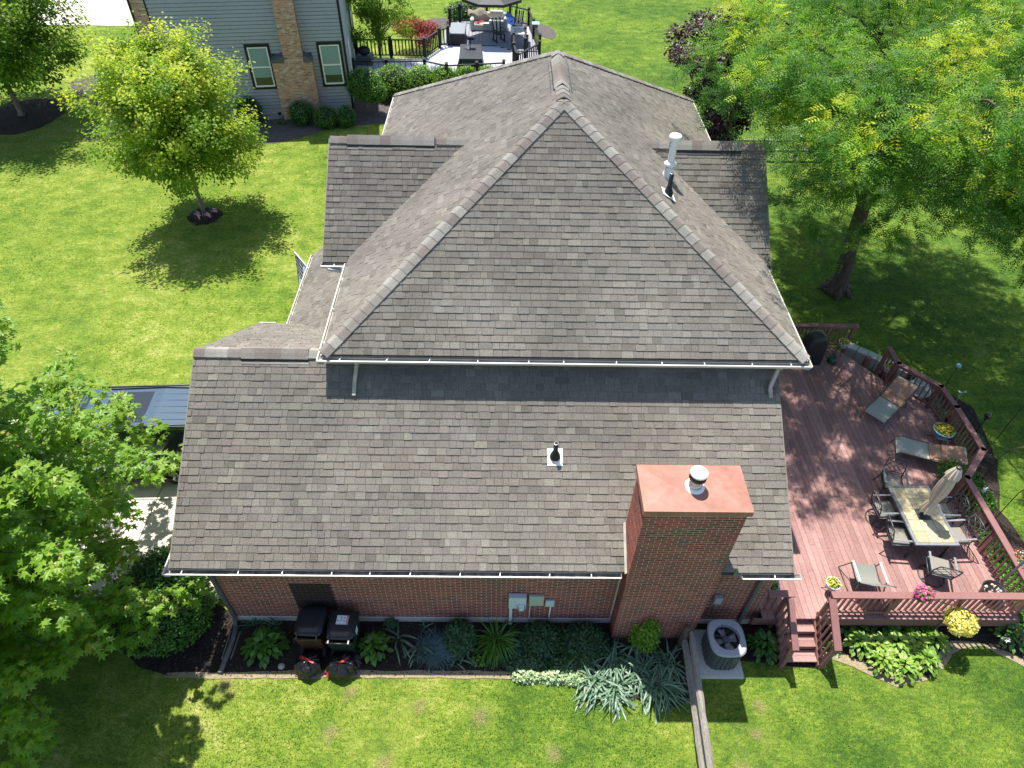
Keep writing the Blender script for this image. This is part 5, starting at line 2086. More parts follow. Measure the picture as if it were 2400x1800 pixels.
def shrub(name, label, cs, n, size, mt, tint0=0.35, tv_=0.18, leaf='quad', shell=0.18, cat='shrub', group=None, core=True, jit=0.55, trunk=None):
    base = (cs[0][0], cs[0][1], 0)
    t = thing(name, label, cat, base, 0, group)
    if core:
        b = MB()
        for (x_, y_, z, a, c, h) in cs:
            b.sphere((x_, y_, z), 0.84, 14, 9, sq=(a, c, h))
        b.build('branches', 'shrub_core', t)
    if trunk:
        b = MB()
        b.tube([base, (base[0], base[1], trunk)], 0.04, 8)
        b.build('trunk', 'bark_grey', t)
    C = [(x_, y_, z) for (x_, y_, z, a, c, h) in cs]
    Rr = [(a, c, h) for (x_, y_, z, a, c, h) in cs]
    P_, idx, r_ = blob_points(n, C, Rr, shell)
    lump = 0.06 * np.sin(P_[:, 0] * 9) * np.sin(P_[:, 1] * 8 + 1) * np.sin(P_[:, 2] * 10)
    d = P_ - np.array(C)[idx]
    P_ = P_ + d * lump[:, None] * 1.6
    k = P_[:, 2] > 0.02
    P_, idx, r_ = P_[k], idx[k], r_[k]
    Rm = outward(P_, np.array(C).mean(0), 0.4, jit, 0.0)
    dn = d[k] / (np.linalg.norm(d[k], axis=1)[:, None] + 1e-6)
    Rm = frame_rot(dn + NR.normal(size=dn.shape) * jit + np.array([0, 0, 0.25]), NR.normal(size=dn.shape) + dn)
    ti = np.clip(tint0 + NR.normal(size=len(P_)) * tv_, 0, 1)
    leaves('foliage', P_, Rm, NR.uniform(0.75, 1.25, len(P_)) * size, ti, leaf, mt, t)
    return t


shrub('boxwood', 'huge rounded dark green shrub left of the garage wall and the bins', [(-0.90, -0.05, 0.70, 1.12, 1.0, 0.86), (-0.75, 0.35, 1.05, 0.85, 0.75, 0.60)], 24000, 0.060, 'box_leaf', 0.42, 0.2)
BX = 'clipped round shrubs at the neighbouring wall'
shrub('boxwood', 'clipped round boxwood directly right of the neighbouring brick chimney base', [(-3.15, 24.0, 0.48, 0.60, 0.56, 0.56)], 2600, 0.07, 'box_leaf', 0.45, 0.18, group=BX)
shrub('boxwood', 'clipped round boxwood in the middle of the three by the mulch', [(-2.0, 23.7, 0.44, 0.56, 0.54, 0.52)], 2400, 0.07, 'box_leaf', 0.38, 0.18, group=BX)
shrub('boxwood', 'smaller clipped round boxwood beside the bushy standard shrub', [(-1.12, 23.85, 0.42, 0.46, 0.5, 0.50)], 2200, 0.07, 'box_leaf', 0.36, 0.18, group=BX)
shrub('boxwood', 'clipped round boxwood under the left window of the neighbouring house', [(-5.55, 24.0, 0.55, 0.62, 0.58, 0.62)], 2600, 0.07, 'box_leaf', 0.33, 0.18, group=BX)
shrub('privet', 'bushy shrub on a short bare stem near the roof corner', [(-0.35, 25.2, 1.35, 0.85, 0.75, 0.75), (0.15, 24.9, 1.15, 0.55, 0.5, 0.5)], 7000, 0.075, 'privet_leaf', 0.40, 0.22, trunk=1.0)
HG = 'bright hedge shrubs along the dark deck'
for i, (x_, y_, s_, lb) in enumerate(((0.75, 27.0, 1.0, 'bright green rounded hedge shrub, leftmost of the row along the dark deck'), (2.0, 27.5, 0.86, 'bright green hedge shrub second from the left along the dark deck'),
                                      (3.1, 27.7, 0.8, 'bright green hedge shrub in the middle of the row along the dark deck'), (4.2, 28.0, 0.75, 'bright green hedge shrub second from the right, half behind the roof'),
                                      (5.2, 28.25, 0.7, 'bright green hedge shrub at the right end, mostly behind the roof'))):
    shrub('privet', lb, [(x_, y_, 0.72 * s_ + 0.1, 0.92 * s_, 0.8 * s_, 0.78 * s_), (x_ - 0.3, y_ - 0.2, 0.55 * s_, 0.7 * s_, 0.6 * s_, 0.55 * s_)], 5200, 0.075, 'privet_leaf', 0.85, 0.2, group=HG)
shrub('red_maple_shrub', 'low red leafed japanese maple behind the dark deck railing', [(0.9, 33.4, 1.2, 1.05, 0.8, 0.5), (1.9, 33.3, 1.15, 0.7, 0.6, 0.45), (1.7, 32.2, 0.9, 0.5, 0.4, 0.4)], 5200, 0.085, 'redmaple_leaf', 0.5, 0.25, shell=0.35, core=False, trunk=1.0)
shrub('viburnum', 'tall dark shrub at the left corner of the neighbouring house', [(-11.2, 27.8, 1.1, 1.0, 0.9, 1.1), (-10.3, 28.8, 1.2, 0.9, 0.9, 1.1)], 6000, 0.10, 'box_leaf', 0.4, 0.25, shell=0.35)
shrub('viburnum', 'grey green spreading shrub left of the young maple', [(-12.3, 26.3, 0.8, 0.95, 0.9, 0.75), (-13.4, 29.3, 0.8, 0.8, 0.8, 0.9)], 5000, 0.10, 'box_leaf', 0.55, 0.3, shell=0.35)
shrub('viburnum', 'small shrub with reddish stems between dark deck and mulch path', [(3.6, 38.2, 0.6, 1.2, 0.7, 0.6)], 2600, 0.13, 'box_leaf', 0.4, 0.25, shell=0.4, core=False)
# ------------------------------------------------------------------ bed plants
leafmat('hosta_leaf', [(0.03, 0.10, 0.012), (0.06, 0.17, 0.018), (0.13, 0.27, 0.025), (0.30, 0.42, 0.07), (0.42, 0.50, 0.12)], trans=0.3, rough=0.4, spec=0.45, var=0.12, scale=5)
leafmat('blade_leaf', [(0.03, 0.09, 0.018), (0.05, 0.15, 0.02), (0.09, 0.24, 0.02), (0.17, 0.30, 0.06)], trans=0.3, rough=0.4, spec=0.45, var=0.1)
leafmat('iris_leaf', [(0.045, 0.105, 0.055), (0.075, 0.16, 0.09), (0.14, 0.24, 0.15), (0.22, 0.32, 0.22)], trans=0.25, rough=0.45, spec=0.45, var=0.1)
leafmat('fescue', [(0.07, 0.13, 0.14), (0.12, 0.20, 0.22), (0.19, 0.27, 0.30)], trans=0.2, rough=0.6)
leafmat('cover_leaf', [(0.02, 0.055, 0.018), (0.035, 0.09, 0.03), (0.055, 0.13, 0.05), (0.09, 0.18, 0.07)], trans=0.25, rough=0.45, spec=0.4, var=0.2, scale=6)
leafmat('pale_leaf', [(0.10, 0.20, 0.08), (0.30, 0.42, 0.20), (0.55, 0.62, 0.38)], trans=0.25, rough=0.45, spec=0.4, var=0.15, scale=8)
leafmat('lime_leaf', [(0.05, 0.13, 0.010), (0.12, 0.26, 0.015), (0.24, 0.38, 0.02), (0.42, 0.48, 0.05)], trans=0.35, rough=0.45, spec=0.4, var=0.25, scale=5)
leafmat('yellow_petal', [(0.60, 0.50, 0.05), (0.78, 0.70, 0.16), (0.85, 0.80, 0.35)], trans=0.25, rough=0.6, var=0.1)
leafmat('pink_petal', [(0.45, 0.04, 0.18), (0.65, 0.08, 0.30), (0.80, 0.30, 0.50)], trans=0.25, rough=0.6, var=0.1)
leafmat('red_petal', [(0.45, 0.03, 0.02), (0.65, 0.06, 0.03), (0.7, 0.15, 0.08)], trans=0.2, rough=0.6, var=0.1)
leafmat('white_petal', [(0.55, 0.55, 0.5), (0.75, 0.75, 0.72), (0.75, 0.6, 0.62)], trans=0.2, rough=0.6, var=0.05)
leafmat('gold_petal', [(0.45, 0.28, 0.02), (0.62, 0.45, 0.04), (0.12, 0.22, 0.03)], trans=0.2, rough=0.6, var=0.1)
mat('iron', (0.02, 0.02, 0.022), rough=0.5)
mat('stone_grey', (0.33, 0.32, 0.29), rough=0.8, var=0.2, scale=12)

# hosta leaf template meshes (real single leaves)
HM = []
for k in range(5):
    vs, fs = [], []
    N_ = 5
    wprof = [0.03, 0.19, 0.28, 0.25, 0.14, 0.0]
    for i in range(N_ + 1):
        u = i / N_
        z = 0.10 * math.sin(PI * u * 0.9) - 0.28 * u * u
        w_ = wprof[i] * (1 + 0.1 * math.sin(k * 3 + i))
        vs += [(-w_, u, z + 0.05 + 0.03 * ((i + k) % 2)), (0, u, z), (w_, u, z + 0.05 + 0.03 * ((i + k + 1) % 2))]
    for i in range(N_):
        fs += [(3 * i, 3 * i + 1, 3 * i + 4, 3 * i + 3), (3 * i + 1, 3 * i + 2, 3 * i + 5, 3 * i + 4)]
    HM.append((vs, fs))
HT = {}


def hosta_mesh(k, t):
    if (k, t) not in HT:
        me = bpy.data.meshes.new('leaf')
        me.from_pydata(HM[k][0], [], HM[k][1])
        a = me.attributes.new('tint', 'FLOAT', 'FACE')
        a.data.foreach_set('value', [t + 0.02 * (i % 2) for i in range(len(HM[k][1]))])
        me.polygons.foreach_set('use_smooth', [True] * len(HM[k][1]))
        me.materials.append(MATS['hosta_leaf'])
        HT[(k, t)] = me
    return HT[(k, t)]


def hosta(x, y, r_, n, size, t0, label, group=None, tv_=0.12, z0=0.0, h=0.28, name='hosta'):
    t = thing(name, label, 'plant', (x, y, z0), 0, group)
    n = int(n * 2.3)
    size = size * 0.86
    for i in range(n):
        f = (i + 0.5) / n
        az = i * 2.39996 + R.uniform(-0.3, 0.3)
        rho = r_ * (0.02 + 0.68 * f ** 0.7) * R.uniform(0.75, 1.15)
        z = h * (1 - 0.72 * f) + R.uniform(-0.02, 0.02) + 0.06
        pitch = 0.55 - 1.05 * f + R.uniform(-0.2, 0.2)
        s_ = size * R.uniform(0.75, 1.15)
        M = Matrix.Translation((rho * math.cos(az), rho * math.sin(az), z)) @ Matrix.Rotation(az - PI / 2 + R.uniform(-0.3, 0.3), 4, 'Z') @ Matrix.Rotation(pitch, 4, 'X') @ Matrix.Rotation(R.uniform(-0.35, 0.35), 4, 'Y') @ Matrix.Diagonal((s_, s_, s_, 1))
        tt = round(min(1, max(0, t0 + R.gauss(0, tv_))) * 6) / 6
        o = bpy.data.objects.new('leaf', hosta_mesh(R.randint(0, 4), tt))
        COL.objects.link(o)
        o.parent = t
        o.matrix_local = M
    return t


def blades(name, label, x, y, n, L, wd, mt, t0, arch=0.7, r0=0.06, group=None, tv_=0.2, dirbias=None, cat='plant', z0=0.0, single=True, seg=5, upk=1.0):
    """arching strap leaves"""
    t = thing(name, label, cat, (x, y, z0), 0, group)
    V, F, T = [], [], []
    for i in range(n):
        az = R.uniform(0, 2 * PI)
        if dirbias and R.random() < dirbias[1]:
            az = R.gauss(dirbias[0], 0.75)
        ln = L * R.uniform(0.6, 1.1)
        up_ = R.uniform(0.35, 1.25) * upk
        d = Vector((math.cos(az), math.sin(az), 0))
        sdv = Vector((-math.sin(az), math.cos(az), 0)) * wd * R.uniform(0.7, 1.2)
        p = Vector((R.gauss(0, r0), R.gauss(0, r0), 0))
        ang = up_
        o = len(V)
        st_ = ln / seg
        ar = arch * R.uniform(0.6, 1.4)
        for k in range(seg + 1):
            w_ = math.sin(PI * min(1, 0.25 + 0.75 * k / seg)) ** 0.6 if k < seg else 0.05
            V += [tuple(p - sdv * w_ + Vector((x, y, z0))), tuple(p + sdv * w_ + Vector((x, y, z0 + 0.004)))]
            p = p + (d * math.cos(ang) + Vector((0, 0, math.sin(ang)))) * st_
            ang -= ar * 2.2 / seg
            if p.z < 0.03:
                p.z = 0.03
        tt = min(1, max(0, R.gauss(t0, tv_)))
        for k in range(seg):
            F.append((o + 2 * k, o + 2 * k + 1, o + 2 * k + 3, o + 2 * k + 2))
            T.append(min(1, tt + 0.05 * k))
    fastobj('foliage', np.array(V), np.array(F), mt, t, T)
    return t


def mound(name, label, x, y, rx, ry, h, n, size, mt, t0, tv_=0.2, leaf='quad', cat='plant', group=None, z0=0.0, jit=0.5):
    t = thing(name, label, cat, (x, y, z0), 0, group)
    d = NR.normal(size=(n, 3))
    d[:, 2] = np.abs(d[:, 2])
    d /= np.linalg.norm(d, axis=1)[:, None]
    q = NR.random(n) ** 0.3
    P_ = np.array([x, y, z0]) + d * np.array([rx, ry, h]) * q[:, None]
    P_[:, 2] = np.maximum(P_[:, 2], z0 + 0.02)
    Rm = frame_rot(d + NR.normal(size=d.shape) * jit + np.array([0, 0, 0.5]), d + NR.normal(size=d.shape) * 0.6 - np.array([0, 0, 0.2]))
    leaves('foliage', P_, Rm, NR.uniform(0.7, 1.2, n) * size, np.clip(t0 + NR.normal(size=n) * tv_, 0, 1), leaf, mt, t)
    return t


hosta(1.30, -0.62, 0.50, 46, 0.21, 0.22, 'bright green hosta left of the rubbish bins')
hosta(3.56, -0.62, 0.38, 34, 0.20, 0.24, 'green hosta right of the bin with the sticker')
blades('iris', 'short blue green iris against the wall left of the bins', 0.98, -0.12, 16, 0.42, 0.016, 'iris_leaf', 0.3, 0.5)
blades('iris', 'iris blades growing against the wall behind the left hosta', 1.45, -0.13, 14, 0.45, 0.016, 'iris_leaf', 0.3, 0.6)
mound('small_shrub', 'small dark leafy plant at the wall right of the sticker bin', 3.85, -0.12, 0.16, 0.12, 0.32, 420, 0.045, 'cover_leaf', 0.5)
blades('iris', 'grey green iris sprout right of the sticker bin hosta', 4.02, -0.42, 9, 0.55, 0.024, 'iris_leaf', 0.4, 0.7, dirbias=(-1.57, 0.5))
blades('iris', 'grey green iris fan left of the blue fescue clump', 4.42, -0.62, 11, 0.52, 0.024, 'iris_leaf', 0.45, 0.8, dirbias=(-1.3, 0.5))
blades('iris', 'tiny iris sprout close to the wall above the blue fescue', 4.62, -0.16, 8, 0.28, 0.014, 'iris_leaf', 0.4, 0.7)
blades('blue_fescue', 'round tuft of blue grey ornamental grass in the mulch', 4.80, -0.66, 1500, 0.40, 0.0032, 'fescue', 0.5, 0.85, 0.11, cat='ornamental grass', upk=1.15, seg=4)
mound('leafy_perennial', 'dark leafy perennial between blue fescue and daylily', 5.32, -0.42, 0.36, 0.40, 0.55, 2300, 0.075, 'cover_leaf', 0.52)
blades('iris', 'iris blades in front of the dark leafy perennial', 5.38, -0.78, 12, 0.42, 0.022, 'iris_leaf', 0.25, 0.8, dirbias=(-1.5, 0.8))
blades('daylily', 'fountain shaped daylily with long thin arching green leaves', 6.10, -0.42, 210, 0.72, 0.010, 'blade_leaf', 0.45, 0.8, 0.05, dirbias=(-1.57, 0.72), cat='ornamental grass')
mound('bergenia', 'yellow green low leaves at the foot of the daylily', 5.72, -0.88, 0.14, 0.10, 0.12, 60, 0.09, 'hosta_leaf', 0.35)
blades('iris', 'iris blades right of the fountain shaped daylily', 6.72, -0.55, 16, 0.48, 0.022, 'iris_leaf', 0.3, 0.8, dirbias=(3.4, 0.4))
mound('ground_cover', 'dense dark green foliage below the electric meter boxes', 7.05, -0.45, 0.48, 0.42, 0.42, 3600, 0.07, 'cover_leaf', 0.40)
mound('ground_cover', 'dense dark green foliage in the corner by the chimney', 7.95, -0.50, 0.52, 0.45, 0.45, 3600, 0.075, 'cover_leaf', 0.34)
mound('ground_cover', 'blue green ivy patch left of the sunlit variegated edging', 6.75, -0.92, 0.52, 0.24, 0.20, 1500, 0.065, 'cover_leaf', 0.62)
mound('ground_cover', 'blue green ivy patch behind the sunlit variegated edging', 7.5, -0.98, 0.5, 0.22, 0.22, 1300, 0.065, 'cover_leaf', 0.58)
blades('daylily', 'dark arching daylily next to the chimney corner', 7.75, -0.62, 120, 0.62, 0.009, 'blade_leaf', 0.25, 0.8, 0.06, cat='ornamental grass')
mound('euonymus', 'sunlit pale variegated leaves edging the lawn, left part', 6.72, -1.18, 0.32, 0.13, 0.20, 460, 0.075, 'pale_leaf', 0.62, 0.25)
mound('euonymus', 'sunlit pale variegated leaves edging the lawn, middle part', 7.25, -1.20, 0.32, 0.13, 0.20, 460, 0.075, 'pale_leaf', 0.62, 0.25)
mound('euonymus', 'sunlit pale variegated leaves edging the lawn beside the big iris', 7.75, -1.24, 0.28, 0.13, 0.20, 400, 0.075, 'pale_leaf', 0.55, 0.25)
IG = 'iris clumps by the chimney'
for i, (x_, y_, n_, L_, lb) in enumerate(((8.05, -1.28, 60, 0.66, 'sunlit silvery iris clump at the lawn edge, left one'), (8.48, -1.42, 70, 0.72, 'sunlit silvery iris clump leaning over the lawn'),
                                          (8.50, -0.88, 55, 0.70, 'shaded iris clump right at the foot of the brick chimney'), (9.05, -1.15, 55, 0.68, 'shaded iris clump in front of the lime green climber'),
                                          (9.40, -1.35, 60, 0.74, 'shaded iris clump leaning over the lawn near the fence'), (9.60, -0.90, 50, 0.62, 'shaded iris clump closest to the fence post'),
                                          (8.95, -0.75, 30, 0.6, 'small iris clump behind, between chimney and climber'), (7.9, -0.85, 24, 0.6, 'iris clump rising from the dark ground cover'))):
    blades('iris', lb, x_, y_, int(n_ * 1.3), L_ * 0.95, 0.017, 'iris_leaf', 0.45, 0.85, 0.10, group=IG, dirbias=(-1.45, 0.55))
mound('climbing_euonymus', 'lime green bushy climber against the front of the brick chimney', 9.22, -0.52, 0.26, 0.20, 1.15, 2300, 0.060, 'lime_leaf', 0.38, 0.25)
mound('climbing_euonymus', 'thin side shoots of the climber on the chimney brick', 8.97, -0.42, 0.10, 0.07, 0.80, 240, 0.05, 'lime_leaf', 0.45, 0.2)
hosta(11.68, -0.58, 0.42, 44, 0.16, 0.10, 'green heart leafed plant between the air conditioner and the stairs', name='hydrangea', h=0.42, tv_=0.06)
# big hosta clumps right of the stairs
HG2 = 'hosta clump in front of the deck'
k = 0
HL = ['rear left dark hosta of the clump under the deck edge', 'rear middle dark hosta of the clump under the deck edge', 'rear right dark hosta of the clump under the deck edge',
      'yellow green hosta at the left end of the clump', 'yellow green hosta second from left in the clump', 'yellow green hosta in the centre of the clump', 'yellow green hosta right of the clump centre',
      'yellow green hosta at the right end of the clump', 'front left hosta at the lawn edge', 'front middle hosta at the tip of the mulch point', 'front right hosta at the lawn edge']
HP = [(13.75, -0.10, 24, 0.21, 0.16), (14.45, -0.08, 26, 0.22, 0.18), (15.15, -0.10, 24, 0.22, 0.2),
      (13.72, -0.48, 28, 0.18, 0.62), (14.12, -0.55, 30, 0.19, 0.66), (14.5, -0.50, 30, 0.20, 0.64), (14.92, -0.50, 30, 0.19, 0.62), (15.32, -0.46, 26, 0.18, 0.58),
      (14.05, -0.88, 28, 0.17, 0.66), (14.45, -0.98, 28, 0.17, 0.62), (14.95, -0.84, 28, 0.17, 0.6)]
for (x_, y_, n_, s_, t_), lb in zip(HP, HL):
    hosta(x_, y_, 0.36, n_, s_, t_, lb, HG2, tv_=0.09)
blades('daylily', 'small yellow green tuft beside the stair post', 13.18, -0.55, 40, 0.22, 0.010, 'blade_leaf', 0.85, 0.5)
hosta(17.0, -0.30, 0.40, 34, 0.17, 0.22, 'green hydrangea under the deck corner at the right edge', name='hydrangea', h=0.4)
mound('hydrangea_bloom', 'single white bloom on the hydrangea at the right edge', 16.72, -0.52, 0.06, 0.06, 0.06, 60, 0.04, 'white_petal', 0.5, z0=0.42)
# ground cover strip right of the deck
for i in range(9):
    y_ = 0.2 + i * 0.62
    x_ = 17.55 + R.uniform(-0.1, 0.25) + (0.6 if y_ > 3.2 else 0)
    mound('ground_cover', ['low ground cover at the front right deck corner', 'ground cover beside the pole planter, outside the railing', 'ground cover outside the railing by the near end of the table', 'ground cover outside the railing by the chairs', 'ground cover under the wind spinner', 'ground cover at the small white ornament', 'ground cover outside the outer bend of the railing', 'ground cover behind the blue pot, outside the railing', 'ground cover by the terracotta pot stand'][i], x_, y_, 0.45, 0.42, 0.26, 1100, 0.065, 'privet_leaf', 0.35, 0.2, group='ground cover right of the deck')
for i, (x_, y_) in enumerate(((18.6, 6.0), (18.3, 6.6), (17.8, 7.1), (18.9, 5.2))):
    mound('ground_cover', ['green perennials under the dragonfly stake', 'green perennials right of the fountain', 'green perennials left of the fountain', 'green perennials near the black ball lantern'][i], x_, y_, 0.35, 0.32, 0.3, 600, 0.065, 'cover_leaf', 0.6, 0.2, group='perennials outside the rear deck railing')
# ornamental grass far left
blades('ornamental_grass', 'pale ornamental grass tuft at the tip of the far left mulch bed', -13.3, 26.6, 500, 0.95, 0.012, 'blade_leaf', 0.9, 0.7, 0.15, cat='ornamental grass', upk=1.3)
mound('perennial', 'small green plants in the gravel by the window well', -4.2, 23.9, 0.3, 0.2, 0.15, 200, 0.07, 'privet_leaf', 0.4, 0.2)
# stones
for (x_, y_, r_, lb) in ((1.72, -1.0, 0.075, 'round grey stone by the left hosta'), (11.35, -0.35, 0.05, 'small grey stone in the mulch behind the air conditioner')):
    b = MB()
    b.sphere((0, 0, 0), r_, 12, 8, sq=(1, 0.9, 0.7))
    o = b.build('stone', 'stone_grey')
    o.location = (x_, y_, 0.035)
    tag(o, lb, 'stone')


# ------------------------------------------------------------------ potted plants
def pot(x, y, z, r_, h, mt, label, plant, n, size, t0, stand=0.0, ph=0.16, name='flower_pot', pmt=None, rr_=None):
    t = thing(name, label, 'flower pot', (x, y, z))
    b = MB()
    b.lathe([(0, stand), (r_ * 0.62, stand), (r_ * 0.9, stand + h * 0.6), (r_, stand + h), (r_ * 1.06, stand + h), (r_ * 1.06, stand + h + 0.02), (r_ * 0.9, stand + h + 0.02), (r_ * 0.86, stand + h - 0.03)], 24, (x, y, z))
    b.build('pot', mt, t)
    b = MB()
    b.lathe([(r_ * 0.88, stand + h - 0.025), (0, stand + h - 0.015)], 18, (x, y, z))
    b.build('soil', 'soil', t)
    if stand:
        b = MB()
        for k in range(3):
            a = k * 2.094 + 0.4
            b.tube([(x + r_ * 0.7 * math.cos(a), y + r_ * 0.7 * math.sin(a), z + stand + 0.05), (x + r_ * 0.5 * math.cos(a), y + r_ * 0.5 * math.sin(a), z + stand * 0.5), (x + r_ * 1.0 * math.cos(a), y + r_ * 1.0 * math.sin(a), z)], 0.008, 6)
        b.build('stand', 'iron', t)
    q = rr_ or r_ * 0.95
    d = NR.normal(size=(n, 3))
    d[:, 2] = np.abs(d[:, 2])
    d /= np.linalg.norm(d, axis=1)[:, None]
    P_ = np.array([x, y, z + stand + h - 0.01]) + d * np.array([q, q, ph]) * (NR.random(n) ** 0.3)[:, None]
    Rm = frame_rot(d + NR.normal(size=d.shape) * 0.5 + np.array([0, 0, 0.5]), NR.normal(size=d.shape) + d)
    k = int(n * 0.45)
    leaves('foliage', P_[:k], Rm[:k], NR.uniform(0.8, 1.2, k) * size, np.clip(0.45 + NR.normal(size=k) * 0.2, 0, 1), 'quad', 'privet_leaf', t)
    leaves('flowers', P_[k:] + np.array([0, 0, 0.015]), Rm[k:], NR.uniform(0.8, 1.2, n - k) * size, np.clip(t0 + NR.normal(size=n - k) * 0.25, 0, 1), 'quad', plant, t)
    return t


pot(16.02, 7.98, ZD, 0.15, 0.17, 'pot_white', 'pale bowl of yellow flowers on a stand by the rear railing', 'yellow_petal', 260, 0.05, 0.4, stand=0.28, ph=0.12)
pot(16.95, 6.98, ZD, 0.15, 0.17, 'pot_white', 'pale bowl of yellow flowers on a stand by the gap in the railing', 'yellow_petal', 260, 0.05, 0.3, stand=0.28, ph=0.12)
pot(17.48, 4.72, ZD, 0.25, 0.24, 'pot_blue', 'large light blue pot of golden flowers between the two loungers', 'gold_petal', 700, 0.05, 0.4, stand=0.14, ph=0.14)
pot(17.15, 3.45, ZD, 0.20, 0.24, 'pot_green', 'big leafy green pot plant behind the umbrella top', 'lime_leaf', 900, 0.055, 0.35, stand=0.0, ph=0.36, rr_=0.36)
mound('trailing_flowers', 'few pale pink blossoms on the leafy pot behind the umbrella', 17.15, 3.45, 0.36, 0.34, 0.38, 14, 0.06, 'white_petal', 0.8, z0=ZD + 0.24)
pot(13.20, 0.42, ZD, 0.15, 0.18, 'pot_white', 'white pot of yellow green leaves by the top of the stairs', 'yellow_petal', 260, 0.045, 0.4, stand=0.16, ph=0.11)
pot(11.86, 0.35, ZD, 0.14, 0.16, 'pot_white', 'pale bowl on a stand in the deck corner beside the downspout', 'lime_leaf', 200, 0.045, 0.5, stand=0.22, ph=0.11)
pot(18.35, 5.65, 0.0, 0.13, 0.22, 'brick', 'terracotta pot with red flowers outside the right railing', 'red_petal', 160, 0.05, 0.4, stand=0.28, ph=0.16)
# pink hanging planter on the front rail
t = thing('rail_planter', 'pink petunias in a planter hooked on the front deck rail', 'flower pot', (14.62, -0.10, ZC))
b = MB()
b.lathe([(0, -0.16), (0.10, -0.16), (0.14, 0.0), (0.15, 0.01), (0.13, 0.01)], 20, (14.60, -0.14, ZC + 0.12))
b.build('pot', 'pot_green', t)
for (mtn, nn_, t0_) in (('privet_leaf', 110, 0.6), ('pink_petal', 230, 0.45)):
    d = NR.normal(size=(nn_, 3))
    d[:, 2] = np.abs(d[:, 2]) * 0.8
    d /= np.linalg.norm(d, axis=1)[:, None]
    P_ = np.array([14.62, -0.13, ZC + 0.10]) + d * np.array([0.18, 0.17, 0.20]) * (NR.random(nn_) ** 0.2)[:, None]
    leaves('flowers' if mtn[0:2] == 'pi' else 'foliage', P_, frame_rot(d + NR.normal(size=d.shape) * 0.35 + np.array([0, 0, 0.4]), NR.normal(size=d.shape)), NR.uniform(0.05, 0.085, nn_), np.clip(t0_ + NR.normal(size=nn_) * 0.25, 0, 1), 'quad', mtn, t)
# red hanging flowers on the right rail
t = thing('rail_planter', 'red geraniums in a planter hooked on the right deck rail', 'flower pot', (17.1, 0.75, ZC))
b = MB()
b.lathe([(0, -0.16), (0.10, -0.16), (0.14, 0.0), (0.15, 0.01), (0.13, 0.01)], 20, (17.16, 0.62, ZC + 0.02))
b.build('pot', 'pot_green', t)
for (mtn, nn_, t0_, nm) in (('privet_leaf', 110, 0.5, 'foliage'), ('red_petal', 80, 0.5, 'flowers'), ('white_petal', 60, 0.9, 'flowers')):
    d = NR.normal(size=(nn_, 3))
    d[:, 2] = np.abs(d[:, 2]) * 0.8
    d /= np.linalg.norm(d, axis=1)[:, None]
    P_ = np.array([17.14, 0.66, ZC + 0.02]) + d * np.array([0.16, 0.34, 0.16]) * (NR.random(nn_) ** 0.3)[:, None]
    leaves(nm, P_, frame_rot(d + NR.normal(size=d.shape) * 0.35 + np.array([0, 0, 0.4]), NR.normal(size=d.shape)), NR.uniform(0.035, 0.065, nn_), np.clip(t0_ + NR.normal(size=nn_) * 0.25, 0, 1), 'quad', mtn, t)
# yellow hanging basket on a shepherd hook
t = thing('hanging_basket', 'round ball of yellow flowers hanging in front of the deck', 'hanging basket', (15.55, -0.42, 0.95))
BC_ = np.array([15.52, -0.42, 1.02])
b = MB()
b.lathe([(0, -0.16), (0.10, -0.15), (0.16, -0.02), (0.165, 0.0), (0.0, 0.0)], 20, tuple(BC_ - np.array([0, 0, 0.02])))
b.build('pot', 'pot_green', t)
d = NR.normal(size=(1500, 3))
d /= np.linalg.norm(d, axis=1)[:, None]
k = d[:, 2] > -0.55
d = d[k]
lump = 1 + 0.06 * np.sin(d[:, 0] * 7) + 0.05 * np.sin(d[:, 1] * 9 + 1)
P_ = BC_ + d * np.array([0.31, 0.31, 0.24]) * lump[:, None] * (NR.random(len(d)) ** 0.12)[:, None]
leaves('flowers', P_, frame_rot(d + NR.normal(size=d.shape) * 0.35, NR.normal(size=d.shape)), NR.uniform(0.045, 0.075, len(d)), np.clip(0.55 + NR.normal(size=len(d)) * 0.25, 0, 1), 'quad', 'yellow_petal', t)
b = MB()
for a in (0.3, 2.4, 4.5):
    b.tube([(BC_[0] + 0.16 * math.cos(a), BC_[1] + 0.16 * math.sin(a), 1.02), (BC_[0], BC_[1], 1.50)], 0.004, 4)
b.build('chain', 'iron', t)


def hook(x, y, h, ax, reach, label, z0=0.0, base_h=0.0):
    t = thing('shepherd_hook', label, 'garden hook', (x, y, z0))
    b = MB()
    pts = [(x, y, z0 - 0.02), (x, y, z0 + h * 0.86)]
    for i in range(1, 9):
        a = PI * i / 8
        r_ = reach / 2
        pts.append((x + math.cos(ax) * (r_ - r_ * math.cos(a)), y + math.sin(ax) * (r_ - r_ * math.cos(a)), z0 + h * 0.86 + r_ * 0.9 * math.sin(a)))
    b.tube(pts, 0.010, 8)
    b.build('hook_rod', 'iron', t)
    return t


hook(15.25, -0.32, 1.58, rad(-20), 0.28, 'black shepherd hook holding the yellow flower basket')
hook(19.55, 5.20, 1.60, rad(10), 0.5, 'double shepherd hook with bird feeder on the right lawn')
hook(18.55, 3.9, 1.2, rad(-10), 1.0, 'low black hook with white lantern right of the deck corner')
hook(18.35, 2.75, 1.25, rad(-15), 0.6, 'black hook carrying the pale wind spinner right of the deck')
